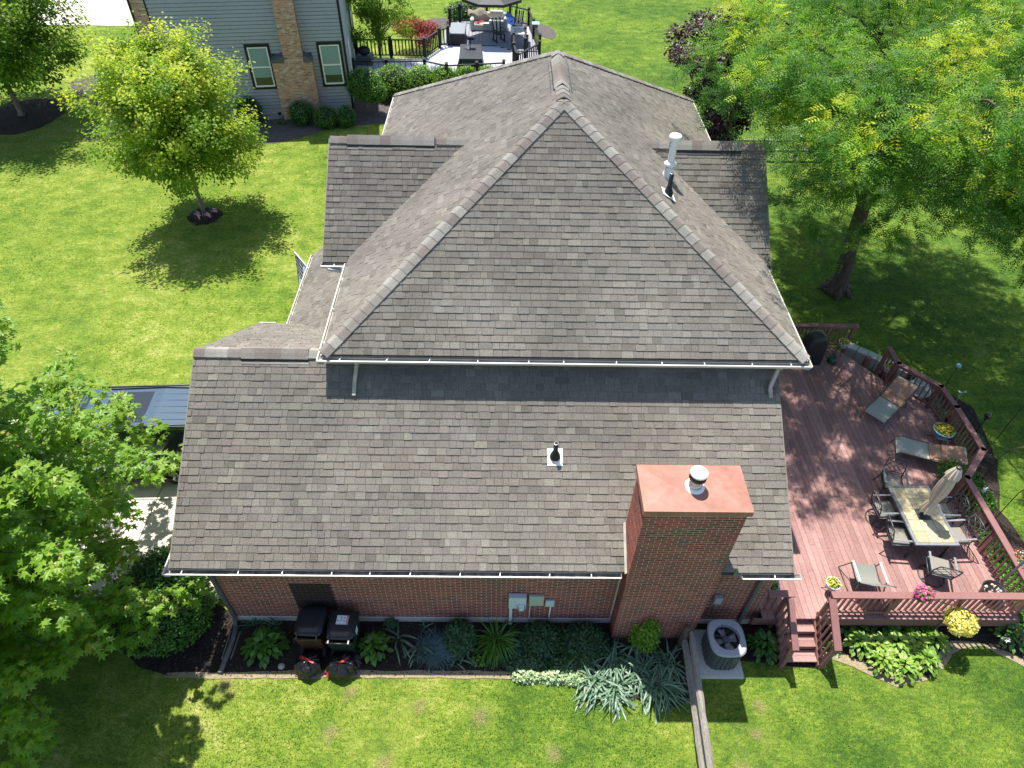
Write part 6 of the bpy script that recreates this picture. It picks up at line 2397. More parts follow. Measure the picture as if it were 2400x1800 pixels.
# feeders and ornaments
t = thing('bird_feeder', 'tube bird feeder hanging over the right lawn', 'bird feeder', (20.05, 5.28, 1.1))
b = MB()
b.lathe([(0.0, 0.0), (0.05, 0.0), (0.05, 0.34), (0, 0.34)], 14, (20.05, 5.28, 0.98))
b.build('tube', 'pot_white', t)
b = MB()
b.lathe([(0.08, 0.34), (0.07, 0.37), (0, 0.40)], 14, (20.05, 5.28, 0.98))
b.lathe([(0, 0.0), (0.08, 0.0), (0.08, 0.02), (0.0, 0.02)], 14, (20.05, 5.28, 0.96))
b.tube([(20.05, 5.28, 1.36), (20.04, 5.28, 1.5)], 0.004, 4)
b.build('cap', 'dark_metal', t)
t = thing('garden_lantern', 'black ball lantern on a stake behind the right railing corner', 'lantern', (19.0, 5.35, 0))
b = MB()
b.sphere((19.0, 5.35, 0.92), 0.085, 16, 10)
b.build('globe', 'glass_dark', t)
b = MB()
b.tube([(19.0, 5.35, 0), (19.0, 5.35, 0.85)], 0.02, 8)
b.lathe([(0.05, 0), (0.07, 0.05)], 12, (19.0, 5.35, 0.80))
b.build('stake', 'iron', t)
t = thing('gazing_ball', 'blue glass ball on a tall thin stake behind the rear railing', 'gazing ball', (19.0, 7.15, 0))
b = MB()
b.sphere((19.0, 7.15, 1.02), 0.075, 16, 10)
b.build('ball', 'pot_blue', t)
b = MB()
b.tube([(19.0, 7.15, 0), (19.0, 7.15, 0.95)], 0.010, 8)
b.build('stake', 'iron', t)
t = thing('wind_spinner', 'pale tangled wind spinner hanging right of the deck', 'wind spinner', (18.85, 2.6, 0.9))
b = MB()
for i in range(9):
    a = i * 0.7
    b.tube([(18.9, 2.6, 1.05), (18.9 + 0.05 * math.cos(a), 2.6 + 0.05 * math.sin(a), 0.92), (18.9 + 0.02 * math.cos(a + 1), 2.6 + 0.02 * math.sin(a + 1), 0.70)], 0.004, 4)
b.build('strands', 'white_paint', t)
t = thing('garden_lantern', 'small white and black lantern hanging at the right edge', 'lantern', (19.4, 3.75, 0.6))
b = MB()
b.lathe([(0, 0), (0.09, 0.0), (0.09, 0.03), (0.05, 0.05), (0.05, 0.16), (0.09, 0.18), (0, 0.24)], 14, (19.5, 3.72, 0.85))
b.build('body', 'white_paint', t)
t = thing('garden_ornament', 'small white ornament on the ground cover right of the deck', 'ornament', (18.2, 3.45, 0.2))
b = MB()
b.lathe([(0.02, 0.0), (0.05, 0.08), (0.03, 0.13), (0.045, 0.18), (0, 0.22)], 10, (18.25, 3.4, 0.15))
b.tube([(18.25, 3.4, 0.3), (18.35, 3.45, 0.33)], 0.015, 6)
b.build('body', 'white_paint', t)
t = thing('lawn_dragonfly', 'pale dragonfly stake ornament behind the right railing', 'ornament', (18.9, 6.4, 0))
b = MB()
b.tube([(18.9, 6.4, 0), (18.9, 6.4, 0.72)], 0.006, 6)
for s_ in (-1, 1):
    b.add([(18.9, 6.4, 0.72), (18.9 + s_ * 0.12, 6.45, 0.76), (18.9 + s_ * 0.10, 6.36, 0.74)], [(0, 1, 2)])
b.build('stake', 'pot_white', t)
t = thing('fountain', 'tiered grey stone fountain outside the rear deck railing', 'fountain', (18.05, 6.92, 0))
b = MB()
b.lathe([(0.0, 0.02), (0.30, 0.02), (0.32, 0.28), (0.36, 0.32), (0.33, 0.33), (0.29, 0.28), (0.0, 0.26)], 26, (18.05, 6.92, 0))
b.lathe([(0.05, 0.26), (0.04, 0.5), (0.19, 0.56), (0.20, 0.59), (0.17, 0.58), (0.03, 0.54), (0.03, 0.72), (0.0, 0.78)], 22, (18.05, 6.92, 0))
b.build('basin', 'stone_grey', t)
# umbrella pole in pebble pot
t = thing('pole_planter', 'black round tub of pebbles holding a tall grey pole in the deck corner', 'planter', (16.62, 0.32, ZD))
b = MB()
b.lathe([(0, 0.0), (0.19, 0.0), (0.225, 0.26), (0.24, 0.27), (0.24, 0.29), (0.215, 0.29), (0.21, 0.22), (0.0, 0.22)], 28, (16.62, 0.32, ZD))
b.build('tub', 'black_plastic', t)
for i in range(26):
    a = R.uniform(0, 2 * PI)
    q = 0.19 * math.sqrt(R.random())
    b = MB()
    r_ = R.uniform(0.025, 0.05)
    b.sphere((16.62 + q * math.cos(a), 0.32 + q * math.sin(a), ZD + 0.235), r_, 7, 5, tint=R.random(), sq=(1, R.uniform(0.7, 1), 0.6))
    b.build('pebble', 'pebble', t)
b = MB()
b.sphere((16.70, 0.24, ZD + 0.27), 0.05, 10, 7, sq=(1.2, 0.8, 0.5))
b.build('red_ornament', 'red_thing', t)
b = MB()
b.tube([(16.62, 0.34, ZD + 0.2), (16.66, 0.37, ZD + 2.6)], 0.024, 12)
b.lathe([(0.04, 0.0), (0.04, 0.06)], 12, (16.63, 0.35, ZD + 0.55))
b.build('pole', 'arm_metal', t)
mat('ac_grey', (0.30, 0.31, 0.33), rough=0.5, var=0.05, spec=0.4)
mat('ac_side', (0.075, 0.085, 0.09), rough=0.5, var=0.08)
mat('fan_blade', (0.24, 0.23, 0.21), rough=0.7, var=0.4, scale=25)
mat('old_wood', (0.26, 0.235, 0.20), rough=0.95, var=0.4, scale=30, bump=0.9, bscale=28, stretch=(6, 0.5, 6), var2=0.2, scale2=2)
mat('bin_lid', (0.012, 0.015, 0.020), rough=0.38, var=0.15, scale=12, spec=0.5)
mat('bin_brown', (0.06, 0.022, 0.014), rough=0.5)
mat('bin_green', (0.008, 0.03, 0.02), rough=0.5)
mat('bag_black', (0.008, 0.008, 0.009), rough=0.28, var=0.2, spec=0.45, bump=0.6, bscale=10)
mat('red_tie', (0.55, 0.03, 0.02), rough=0.4)
mat('sticker', (0.72, 0.76, 0.78), rough=0.5, var=0.03)
mat('meter_grey', (0.52, 0.60, 0.63), rough=0.45, var=0.05)
mat('meter_beige', (0.42, 0.46, 0.37), rough=0.5, var=0.06)
mat('car_paint', (0.22, 0.285, 0.29), rough=0.12, var=0, spec=0.6, coat=0.6, metal=0.95)
mat('chrome', (0.75, 0.75, 0.77), rough=0.12, metal=1.0, var=0)
mat('tyre', (0.02, 0.02, 0.02), rough=0.85)
mat('rim', (0.45, 0.45, 0.47), rough=0.25, metal=0.9)
mat('flag_black', (0.012, 0.012, 0.015), rough=0.8)
mat('flag_white', (0.62, 0.64, 0.68), rough=0.8)
mat('flag_grey', (0.30, 0.33, 0.38), rough=0.8)
mat('flag_red', (0.45, 0.05, 0.06), rough=0.8)
mat('flag_blue', (0.04, 0.06, 0.22), rough=0.8)
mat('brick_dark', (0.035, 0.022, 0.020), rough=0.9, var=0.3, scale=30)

# dark patch of bricks behind the bins
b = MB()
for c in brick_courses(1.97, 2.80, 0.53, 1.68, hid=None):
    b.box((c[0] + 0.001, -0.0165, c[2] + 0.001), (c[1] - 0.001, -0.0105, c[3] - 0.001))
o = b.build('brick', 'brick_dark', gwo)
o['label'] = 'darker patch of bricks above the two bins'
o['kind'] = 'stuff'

# air conditioner
A = thing('air_conditioner', 'grey round-cornered air conditioner on a concrete pad beside the chimney', 'air conditioner', (10.74, -0.66, 0.08))
b = MB()
cx_, cy_ = 10.745, -0.675


def sup(n, a, c, e_, z, ox=0, oy=0):
    out = []
    for j in range(n):
        t_ = 2 * PI * (j + 0.5) / n
        x_, y_ = math.cos(t_), math.sin(t_)
        q = (abs(x_) ** e_ + abs(y_) ** e_) ** (-1 / e_)
        out.append((cx_ + ox + a * q * x_, cy_ + oy + c * q * y_, z))
    return out


n_ = 48
rings = [sup(n_, 0.335, 0.365, 3.4, 0.085), sup(n_, 0.335, 0.365, 3.4, 0.735)]
vs = sum(rings, [])
b.add(vs, [(j, (j + 1) % n_, n_ + (j + 1) % n_, n_ + j) for j in range(n_)])
b.build('casing', 'ac_side', A)
for k in range(0, n_, 2):
    b = MB()
    p0, p1 = rings[0][k], rings[0][(k + 1) % n_]
    d = (Vector(p1) - Vector(p0))
    n0 = Vector((d.y, -d.x, 0)).normalized() * 0.012
    q = [Vector(p0) + n0, Vector(p1) + n0]
    b.add([p0, p1, tuple(q[1]), tuple(q[0])] + [(x_, y_, 0.72) for x_, y_, _ in (p0, p1, tuple(q[1]), tuple(q[0]))],
          [(0, 1, 5, 4), (1, 2, 6, 5), (2, 3, 7, 6), (3, 0, 4, 7), (4, 5, 6, 7)])
    b.build('side_slat', 'ac_side', A)
b = MB()
o1 = sup(n_, 0.36, 0.39, 3.2, 0.735)
o2 = sup(n_, 0.37, 0.40, 3.2, 0.775)
o3 = sup(n_, 0.345, 0.375, 3.2, 0.805)
i1 = sup(n_, 0.262, 0.262, 2.0, 0.80)
i2 = sup(n_, 0.252, 0.252, 2.0, 0.72)
vs = o1 + o2 + o3 + i1 + i2
fs = []
for r_ in range(4):
    for j in range(n_):
        fs.append((r_ * n_ + j, r_ * n_ + (j + 1) % n_, (r_ + 1) * n_ + (j + 1) % n_, (r_ + 1) * n_ + j))
b.add(vs, fs, smooth=False)
b.build('top_cover', 'ac_grey', A)
b = MB()
b.lathe([(0.25, 0.0), (0.25, 0.14)], 30, (cx_, cy_, 0.58))
b.lathe([(0.25, 0.0), (0.0, 0.0)], 30, (cx_, cy_, 0.58))
b.build('fan_well', 'black_rubber', A)
b = MB()
b.lathe([(0.075, 0.0), (0.075, 0.07), (0.06, 0.085), (0, 0.085)], 20, (cx_, cy_, 0.64))
b.build('fan_motor', 'ac_side', A)
for k in range(4):
    a = k * PI / 2 + 0.25
    b = MB()
    T_ = Matrix.Translation((cx_, cy_, 0.665)) @ Matrix.Rotation(a, 4, 'Z') @ Matrix.Rotation(rad(22), 4, 'X')
    b.T = T_
    b.add([(0.06, -0.045, 0), (0.225, -0.085, 0), (0.225, 0.085, 0), (0.06, 0.045, 0), (0.06, -0.045, 0.006), (0.225, -0.085, 0.006), (0.225, 0.085, 0.006), (0.06, 0.045, 0.006)],
          [(3, 2, 1, 0), (4, 5, 6, 7), (0, 1, 5, 4), (1, 2, 6, 5), (2, 3, 7, 6), (3, 0, 4, 7)])
    b.T = None
    b.build('fan_blade', 'fan_blade', A)
b = MB()
for rr_ in (0.07, 0.10, 0.13, 0.16, 0.19, 0.22, 0.25):
    b.tube([(cx_ + rr_ * math.cos(2 * PI * j / 28), cy_ + rr_ * math.sin(2 * PI * j / 28), 0.795) for j in range(29)], 0.0016, 4, cap=False)
for k in range(5):
    a = k * 2 * PI / 5 + 0.5
    b.tube([(cx_ + 0.05 * math.cos(a), cy_ + 0.05 * math.sin(a), 0.79), (cx_ + 0.275 * math.cos(a), cy_ + 0.275 * math.sin(a), 0.81)], 0.005, 5)
b.build('fan_guard', 'dark_metal', A)
b = MB()
b.box((cx_ + 0.06, cy_ - 0.392, 0.45), (cx_ + 0.21, cy_ - 0.375, 0.69), bev=0.004)
b.build('service_panel', 'ac_side', A)
b = MB()
b.box((10.24, -1.20, 0.0), (11.16, -0.18, 0.08), bev=0.01)
o = b.build('concrete_pad', 'concrete')
tag(o, 'square concrete pad under the grey air conditioner', 'concrete pad')

# old split-rail fence
F_ = thing('split_rail_fence', 'weathered grey split-rail fence running from the chimney across the front lawn', 'fence', (9.98, -0.6, 0))
b = MB()
b.tube([(9.98, -0.50, 0.0), (9.97, -0.50, 0.5), (9.98, -0.50, 0.84), (9.98, -0.50, 0.87)], [0.085, 0.08, 0.07, 0.05], 9)
b.build('post', 'bark', F_)
b = MB()
b.tube([(9.86, -3.62, 0.0), (9.86, -3.62, 0.95)], [0.085, 0.075], 9)
b.build('post', 'old_wood', F_)
for (p, q, w_, tl) in (((10.04, -0.56, 0.78), (9.86, -3.7, 0.80), 0.125, 0.5), ((9.99, -0.46, 0.40), (9.85, -3.7, 0.38), 0.13, 0.9)):
    b = MB()
    P_ = Vector(p)
    Q_ = Vector(q)
    k = 14
    vs, fs = [], []
    d = (Q_ - P_).normalized()
    sdv = d.cross(Vector((0, 0, 1))).normalized()
    upv = Vector((0, 0, 1))
    for i in range(k + 1):
        c = P_.lerp(Q_, i / k) + sdv * R.gauss(0, 0.006) + upv * R.gauss(0, 0.006)
        tw = 0.15 * math.sin(i * 0.5 + tl * 5)
        for (a_, r_) in ((0.3, 0.5), (1.2, 0.62), (2.0, 0.50), (2.9, 0.60), (3.9, 0.48), (5.2, 0.58)):
            r_ = r_ * w_ * R.uniform(0.92, 1.08) * (0.5 if i == 0 else 1)
            vs.append(tuple(c + sdv * r_ * math.cos(a_ + tw) + upv * r_ * math.sin(a_ + tw)))
    for i in range(k):
        for j in range(6):
            fs.append((i * 6 + j, i * 6 + (j + 1) % 6, (i + 1) * 6 + (j + 1) % 6, (i + 1) * 6 + j))
    fs += [tuple(range(5, -1, -1)), tuple(k * 6 + j for j in range(6))]
    b.add(vs, fs)
    b.build('rail', 'old_wood', F_)


# rubbish bins
def bin_(x, y, body, label, rz=0.0, sticker=False):
    t = thing('wheelie_bin', label, 'bin', (x, y, 0), rz, 'rubbish bins against the brick wall')
    b = MB()
    lv = [(0.03, 0.20, 0.22), (0.12, 0.215, 0.24), (0.80, 0.265, 0.315), (0.86, 0.28, 0.33)]
    vs = []
    for z, a, c in lv:
        vs += [(-a, -c, z), (a, -c, z), (a, c, z), (-a, c, z)]
    fs = [(i * 4 + j, i * 4 + (j + 1) % 4, (i + 1) * 4 + (j + 1) % 4, (i + 1) * 4 + j) for i in range(3) for j in range(4)] + [(3, 2, 1, 0)]
    b.add(vs, fs)
    b.build('body', body, t, local=True)
    b = MB()
    n2 = 28
    L_ = []
    for (z, a, c, oy) in ((0.85, 0.285, 0.315, 0.03), (0.885, 0.292, 0.322, 0.03), (0.915, 0.27, 0.30, 0.03), (0.935, 0.235, 0.265, 0.04), (0.945, 0.18, 0.20, 0.05)):
        for j in range(n2):
            t_ = 2 * PI * (j + 0.5) / n2
            x_, y_ = math.cos(t_), math.sin(t_)
            q = (abs(x_) ** 6 + abs(y_) ** 6) ** (-1 / 6)
            L_.append((a * q * x_, c * q * y_ + oy, z))
    fs = [(i * n2 + j, i * n2 + (j + 1) % n2, (i + 1) * n2 + (j + 1) % n2, (i + 1) * n2 + j) for i in range(4) for j in range(n2)] + [tuple(4 * n2 + j for j in range(n2))]
    b.add(L_, fs, smooth=False)
    b.box((-0.21, -0.25, 0.918), (0.21, -0.10, 0.93), bev=0.004)
    b.build('lid', 'bin_lid', t, local=True)
    b = MB()
    b.tube([(-0.25, -0.37, 0.89), (0.25, -0.37, 0.89)], 0.013, 8)
    b.bar((-0.2, -0.27, 0.9), (-0.2, -0.375, 0.89), 0.03, 0.03)
    b.bar((0.2, -0.27, 0.9), (0.2, -0.375, 0.89), 0.03, 0.03)
    b.build('handle', 'bin_lid', t, local=True)
    b = MB()
    b.bar((-0.21, -0.105, 0.936), (0.21, -0.105, 0.936), 0.02, 0.014)
    b.bar((-0.21, -0.255, 0.93), (0.21, -0.255, 0.93), 0.018, 0.012)
    b.bar((-0.2, -0.105, 0.934), (-0.2, -0.255, 0.93), 0.018, 0.012)
    b.bar((0.2, -0.105, 0.934), (0.2, -0.255, 0.93), 0.018, 0.012)
    b.build('lid_ridge', 'bin_lid', t, local=True)
    for s_ in (-1, 1):
        b = MB()
        b.T = Matrix.Translation((s_ * 0.23, -0.25, 0.125)) @ Matrix.Rotation(PI / 2, 4, 'Y')
        b.lathe([(0, -0.03), (0.12, -0.03), (0.12, 0.03), (0, 0.03)], 20)
        b.T = None
        b.build('wheel', 'tyre', t, local=True)
    if sticker:
        b = MB()
        b.box((-0.115, 0.0, 0.9452), (0.125, 0.19, 0.9472))
        b.build('sticker', 'sticker', t, local=True)
        b = MB()
        b.box((0.085, 0.004, 0.9474), (0.122, 0.186, 0.9482))
        b.build('sticker_band', 'red_tie', t, local=True)
        b = MB()
        for k in range(9):
            b.box((0.096, 0.02 + k * 0.017, 0.9484), (0.112, 0.030 + k * 0.017, 0.9488))
        b.build('sticker_letters', 'sticker', t, local=True)
        b = MB()
        for (px, py) in ((-0.02, 0.14), (0.04, 0.14), (-0.085, 0.075), (-0.025, 0.075), (0.04, 0.07)):
            for _ in range(5):
                a_, c_ = R.uniform(-0.012, 0.008), R.uniform(-0.014, 0.008)
                b.box((px + a_, py + c_, 0.9474), (px + a_ + 0.011, py + c_ + 0.012, 0.9480 + 0.0001 * R.random()))
        for k in range(7):
            b.box((-0.10 + k * 0.025, 0.012, 0.9474), (-0.082 + k * 0.025, 0.016, 0.9479))
        b.build('sticker_print', 'flag_black', t, local=True)
        b = MB()
        b.box((0.272, -0.06, 0.62), (0.276, 0.06, 0.80))
        b.build('side_label', 'sticker', t, local=True)
    return t


bin_(2.36, -0.46, 'bin_brown', 'black lidded brown bin, taller looking left one of the two', rad(-2))
bin_(3.00, -0.53, 'bin_green', 'black lidded green bin with white and red recycling sticker', rad(-2), True)


def bag(x, y, rx, ry, h, label, seed, grp='black rubbish bags in front of the bins'):
    rg = random.Random(seed)
    t = thing('rubbish_bag', label, 'rubbish bag', (x, y, 0), 0, grp)
    b = MB()
    N1, N2 = 40, 22
    vs = []
    ph = [rg.uniform(0, 6) for _ in range(8)]
    for i in range(N2 + 1):
        v = i / N2
        a = PI * v
        for j in range(N1):
            u = 2 * PI * j / N1
            f = 1 + 0.05 * math.sin(5 * u + ph[0] + 3 * v) + 0.04 * math.sin(11 * u + ph[1] + 2 * v) * (1 - v) + 0.035 * math.sin(17 * u + ph[2] - 5 * v) + 0.02 * math.sin(27 * u + 9 * v + ph[3])
            f *= 1 + 0.03 * math.sin(9 * a + ph[4] + 2 * u)
            s_ = math.sin(a) ** 0.8 if 0 < v < 1 else 0
            vs.append((rx * s_ * f * math.cos(u), ry * s_ * f * math.sin(u), h * 0.5 + h * 0.5 * math.cos(a) * f))
    fs = [(i * N1 + j, (i + 1) * N1 + j, (i + 1) * N1 + (j + 1) % N1, i * N1 + (j + 1) % N1) for i in range(N2) for j in range(N1)]
    b.add(vs, fs, smooth=False)
    b.build('bag', 'bag_black', t, local=True)
    return t


def tie(t, pts):
    b = MB()
    for a, c in zip(pts[:-1], pts[1:]):
        b.bar(a, c, 0.045, 0.012)
    b.build('drawstring', 'red_tie', t, local=True)


g1 = bag(2.30, -1.02, 0.27, 0.25, 0.36, 'black rubbish bag with straight red drawstring, left of the pair', 3)
tie(g1, [(-0.16, 0.10, 0.335), (-0.02, 0.03, 0.385), (0.14, -0.03, 0.35)])
g2 = bag(2.98, -1.04, 0.30, 0.26, 0.38, 'black rubbish bag with red drawstring bow at its left side', 8)
tie(g2, [(-0.25, -0.12, 0.20), (-0.12, -0.06, 0.34), (0.04, 0.0, 0.39), (0.14, 0.08, 0.37)])
tie(g2, [(-0.25, -0.12, 0.20), (-0.28, -0.20, 0.08)])
tie(g2, [(-0.24, -0.12, 0.21), (-0.33, -0.10, 0.12)])
bag(3.22, -0.92, 0.17, 0.17, 0.28, 'small dull black bag half behind the right rubbish bag', 5)

# meters on the wall
M_ = thing('electric_meter', 'pale grey electric meter box with round glass and conduit on the brick wall', 'meter', (6.5, -0.02, 1.1))
b = MB()
b.box((6.34, -0.13, 0.86), (6.70, -0.0135, 1.30), bev=0.008)
b.build('box', 'meter_grey', M_)
b = MB()
b.T = Matrix.Translation((6.60, -0.13, 0.98)) @ Matrix.Rotation(PI / 2, 4, 'X')
b.lathe([(0.085, 0.0), (0.085, 0.03), (0.07, 0.035), (0.07, 0.09), (0.055, 0.11), (0, 0.115)], 22)
b.T = None
b.build('meter_glass', 'galv', M_)
b = MB()
b.tube([(6.39, -0.07, 0.02), (6.39, -0.07, 0.86)], 0.036, 12)
b.lathe([(0.045, 0), (0.045, 0.05)], 12, (6.39, -0.07, 0.12))
b.build('conduit', 'meter_grey', M_)
M_ = thing('utility_box', 'greenish beige utility box, middle of the three on the brick wall', 'utility box', (6.9, -0.02, 1.1))
b = MB()
b.box((6.755, -0.085, 0.89), (7.06, -0.0135, 1.27), bev=0.012)
b.build('box', 'meter_beige', M_)
b = MB()
b.box((6.775, -0.092, 0.91), (7.04, -0.0855, 1.20), bev=0.002)
b.build('cover', 'meter_beige', M_)
b = MB()
b.tube([(6.78, -0.05, 0.1), (6.79, -0.04, 0.89)], 0.011, 8)
b.build('conduit', 'meter_grey', M_)
M_ = thing('cable_box', 'small pale grey cable box, rightmost of the three on the brick wall', 'utility box', (7.2, -0.02, 1.0))
b = MB()
b.box((7.10, -0.075, 0.84), (7.28, -0.0135, 1.06), bev=0.01)
b.build('box', 'meter_grey', M_)
b = MB()
b.tube([(7.20, -0.045, 0.1), (7.215, -0.045, 0.84)], 0.013, 8)
b.build('conduit', 'white_paint', M_)
M_ = thing('disconnect_box', 'small grey electric disconnect box with curved conduit right of the chimney', 'utility box', (10.6, -0.03, 1.2))
b = MB()
b.box((10.52, -0.11, 1.06), (10.68, -0.0135, 1.30), bev=0.008)
b.build('box', 'ac_grey', M_)
b = MB()
b.tube([(10.58, -0.07, 1.06), (10.57, -0.07, 0.92), (10.55, -0.06, 0.75), (10.60, -0.07, 0.60), (10.68, -0.14, 0.55), (10.72, -0.3, 0.5)], 0.014, 8)
b.build('conduit', 'ac_side', M_)

# ------------------------------------------------------------------ the black suv (front towards -x)
S = thing('suv', 'long black suv with large glass sunroof parked on the driveway', 'car', (-3.32, 4.42, 0.035), rad(180 + 3.3))
# local: +x forward, half length 2.5, half width .96
b = MB()
sec = []
ln = [(-2.50, 0.52, 1.02, 0.82), (-2.44, 0.34, 1.10, 0.92), (-2.0, 0.30, 1.13, 0.96), (-0.5, 0.30, 1.12, 0.97), (1.0, 0.30, 1.09, 0.96), (1.9, 0.30, 1.05, 0.94), (2.35, 0.34, 0.98, 0.88), (2.5, 0.48, 0.80, 0.74)]
vs, fs = [], []
for (x_, zl, zh, w_) in ln:
    vs += [(x_, -w_ * 0.96, zl), (x_, -w_, zl + 0.16), (x_, -w_ * 1.0, zh - 0.16), (x_, -w_ * 0.93, zh - 0.02), (x_, -w_ * 0.80, zh + 0.02), (x_, w_ * 0.80, zh + 0.02), (x_, w_ * 0.93, zh - 0.02), (x_, w_, zh - 0.16), (x_, w_, zl + 0.16), (x_, w_ * 0.96, zl)]
n2 = 10
for i in range(len(ln) - 1):
    for j in range(n2):
        fs.append((i * n2 + j, (i + 1) * n2 + j, (i + 1) * n2 + (j + 1) % n2, i * n2 + (j + 1) % n2))
fs += [tuple(range(n2)), tuple((len(ln) - 1) * n2 + j for j in range(n2 - 1, -1, -1))]
b.add(vs, fs, smooth=True)
b.build('body', 'car_paint', S, local=True)
b = MB()
# greenhouse
gh = [(-2.44, 1.08, 0.86, -2.28, 0.68), (-1.2, 1.1, 0.88, -1.2, 0.70), (0.4, 1.08, 0.87, 0.35, 0.69), (1.42, 1.06, 0.84, 0.72, 0.66)]
zr_ = [1.78, 1.83, 1.82, 1.76]
vs, fs = [], []
for (xb, zb, wb, xt, wt), zt in zip(gh, zr_):
    vs += [(xb, -wb, zb), (xt, -wt - 0.03, zt - 0.06), (xt, -wt + 0.03, zt), (xt, wt - 0.03, zt), (xt, wt + 0.03, zt - 0.06), (xb, wb, zb)]
for i in range(3):
    for j in range(5):
        fs.append((i * 6 + j, (i + 1) * 6 + j, (i + 1) * 6 + j + 1, i * 6 + j + 1))
fs += [tuple(range(6)), tuple(18 + j for j in range(5, -1, -1))]
b.add(vs, fs)
b.build('roof', 'car_paint', S, local=True)


def sidepanel(x0, x1, z0, z1, s_, mt, name, off=0.006, lean=0.0):
    """panel on the side glass plane: width shrinks with height"""
    def y_at(z):
        return (0.875 - (z - 1.09) / 0.66 * 0.165 + off)
    k = MB()
    q = [(x0, y_at(z0), z0), (x1, y_at(z0), z0), (x1 + lean, y_at(z1), z1), (x0 + lean * 0.3, y_at(z1), z1)]
    q = [(a, c * s_, d) for a, c, d in q]
    k.add(q + [(a, c - 0.02 * s_, d) for a, c, d in q], [(0, 1, 2, 3), (7, 6, 5, 4), (0, 4, 5, 1), (1, 5, 6, 2), (2, 6, 7, 3), (3, 7, 4, 0)])
    return k.build(name, mt, S, local=True)


for s_ in (-1, 1):
    sidepanel(-2.22, -1.32, 1.14, 1.68, s_, 'glass_dark', 'side_window')
    sidepanel(-1.24, -0.30, 1.14, 1.70, s_, 'glass_dark', 'side_window')
    sidepanel(-0.22, 0.86, 1.14, 1.69, s_, 'glass_dark', 'side_window', lean=-0.22)
    k = MB()
    k.bar((-2.25, s_ * 0.895, 1.115), (1.1, s_ * 0.895, 1.10), 0.012, 0.022)
    k.build('window_trim', 'chrome', S, local=True)
    k = MB()
    k.tube([(-2.15, s_ * 0.665, 1.80), (-2.05, s_ * 0.665, 1.865), (0.15, s_ * 0.655, 1.865), (0.30, s_ * 0.655, 1.81)], 0.022, 8)
    k.build('roof_rail', 'black_plastic', S, local=True)
    k = MB()
    k.box((-1.35, min(s_ * 0.93, s_ * 1.08), 0.30), (1.25, max(s_ * 0.93, s_ * 1.08), 0.36), bev=0.01)
    k.build('running_board', 'black_plastic', S, local=True)
    for xh in (-1.05, 0.05):
        k = MB()
        k.bar((xh - 0.12, s_ * 0.985, 0.97), (xh + 0.10, s_ * 0.985, 0.965), 0.03, 0.035, bev=0.008)
        k.build('door_handle', 'chrome', S, local=True)
    for xd in (-1.30, -0.24, 0.90):
        k = MB()
        k.box((xd - 0.004, min(s_ * 0.962, s_ * 0.974), 0.42), (xd + 0.004, max(s_ * 0.962, s_ * 0.974), 1.02))
        k.build('door_gap', 'black_rubber', S, local=True)
    k = MB()
    k.box((0.98, min(s_ * 0.93, s_ * 1.12), 1.06), (1.16, max(s_ * 0.93, s_ * 1.12), 1.24), bev=0.03)
    k.build('mirror', 'car_paint', S, local=True)
    for xw in (-1.52, 1.50):
        k = MB()
        k.T = Matrix.Translation((xw, s_ * 0.955, 0.0)) @ Matrix.Rotation(PI / 2, 4, 'X')
        k.lathe([(0.44, -0.03), (0.44, 0.03)], 28, (0, 0.40, 0))
        k.T = None
        arch = MB()
        arch.T = Matrix.Translation((xw, s_ * 0.962, 0.40)) @ Matrix.Rotation(-PI / 2 * s_, 4, 'X')
        arch.lathe([(0.0, 0.0), (0.45, 0.0), (0.46, 0.014), (0.43, 0.016), (0.0, 0.016)], 30)
        arch.T = None
        arch.build('wheel_arch', 'black_rubber', S, local=True)
        wh = MB()
        wh.T = Matrix.Translation((xw, s_ * 0.86, 0.375)) @ Matrix.Rotation(-PI / 2 * s_, 4, 'X')
        wh.lathe([(0.25, 0.0), (0.36, 0.0), (0.375, 0.02), (0.375, 0.14), (0.36, 0.16), (0.26, 0.155), (0.25, 0.12)], 30)
        wh.T = None
        wo = wh.build('wheel', 'tyre', S, local=True)
        rm = MB()
        rm.T = Matrix.Translation((xw, s_ * 0.99, 0.375)) @ Matrix.Rotation(-PI / 2 * s_, 4, 'X')
        rm.lathe([(0.255, 0.02), (0.24, 0.028), (0.235, 0.0), (0.0, -0.06)], 30)
        for q in range(6):
            a = q * PI / 3
            rm.bar((0.03 * math.cos(a), 0.03 * math.sin(a), 0.02), (0.245 * math.cos(a), 0.245 * math.sin(a), 0.02), 0.05, 0.02)
        rm.T = None
        rm.build('rim', 'rim', wo, local=True)
k = MB()
k.add([(0.74, -0.62, 1.772), (0.74, 0.62, 1.772), (1.40, 0.78, 1.09), (1.40, -0.78, 1.09), (0.72, -0.62, 1.75), (0.72, 0.62, 1.75), (1.36, 0.78, 1.06), (1.36, -0.78, 1.06)],
      [(0, 3, 2, 1), (4, 5, 6, 7), (0, 1, 5, 4), (1, 2, 6, 5), (2, 3, 7, 6), (3, 0, 4, 7)])
k.build('windscreen', 'glass_dark', S, local=True)
zf = lambda x_: 1.83 + (0.0 if x_ < 0.3 else -0.06 * (x_ - 0.35) / 0.37) + 0.004
for (x0_, x1_) in ((-0.97, -0.20), (-0.16, 0.66)):
    k = MB()
    q = [(x0_, -0.50, 1.828 - 0.0), (x1_, -0.50, zf(x1_) - 0.005), (x1_, 0.50, zf(x1_) - 0.005), (x0_, 0.50, 1.828)]
    k.add([(a, c, d + 0.006) for a, c, d in q] + [(a, c, d - 0.02) for a, c, d in q], [(0, 1, 2, 3), (7, 6, 5, 4), (0, 4, 5, 1), (1, 5, 6, 2), (2, 6, 7, 3), (3, 7, 4, 0)])
    k.build('sunroof', 'glass_dark', S, local=True)
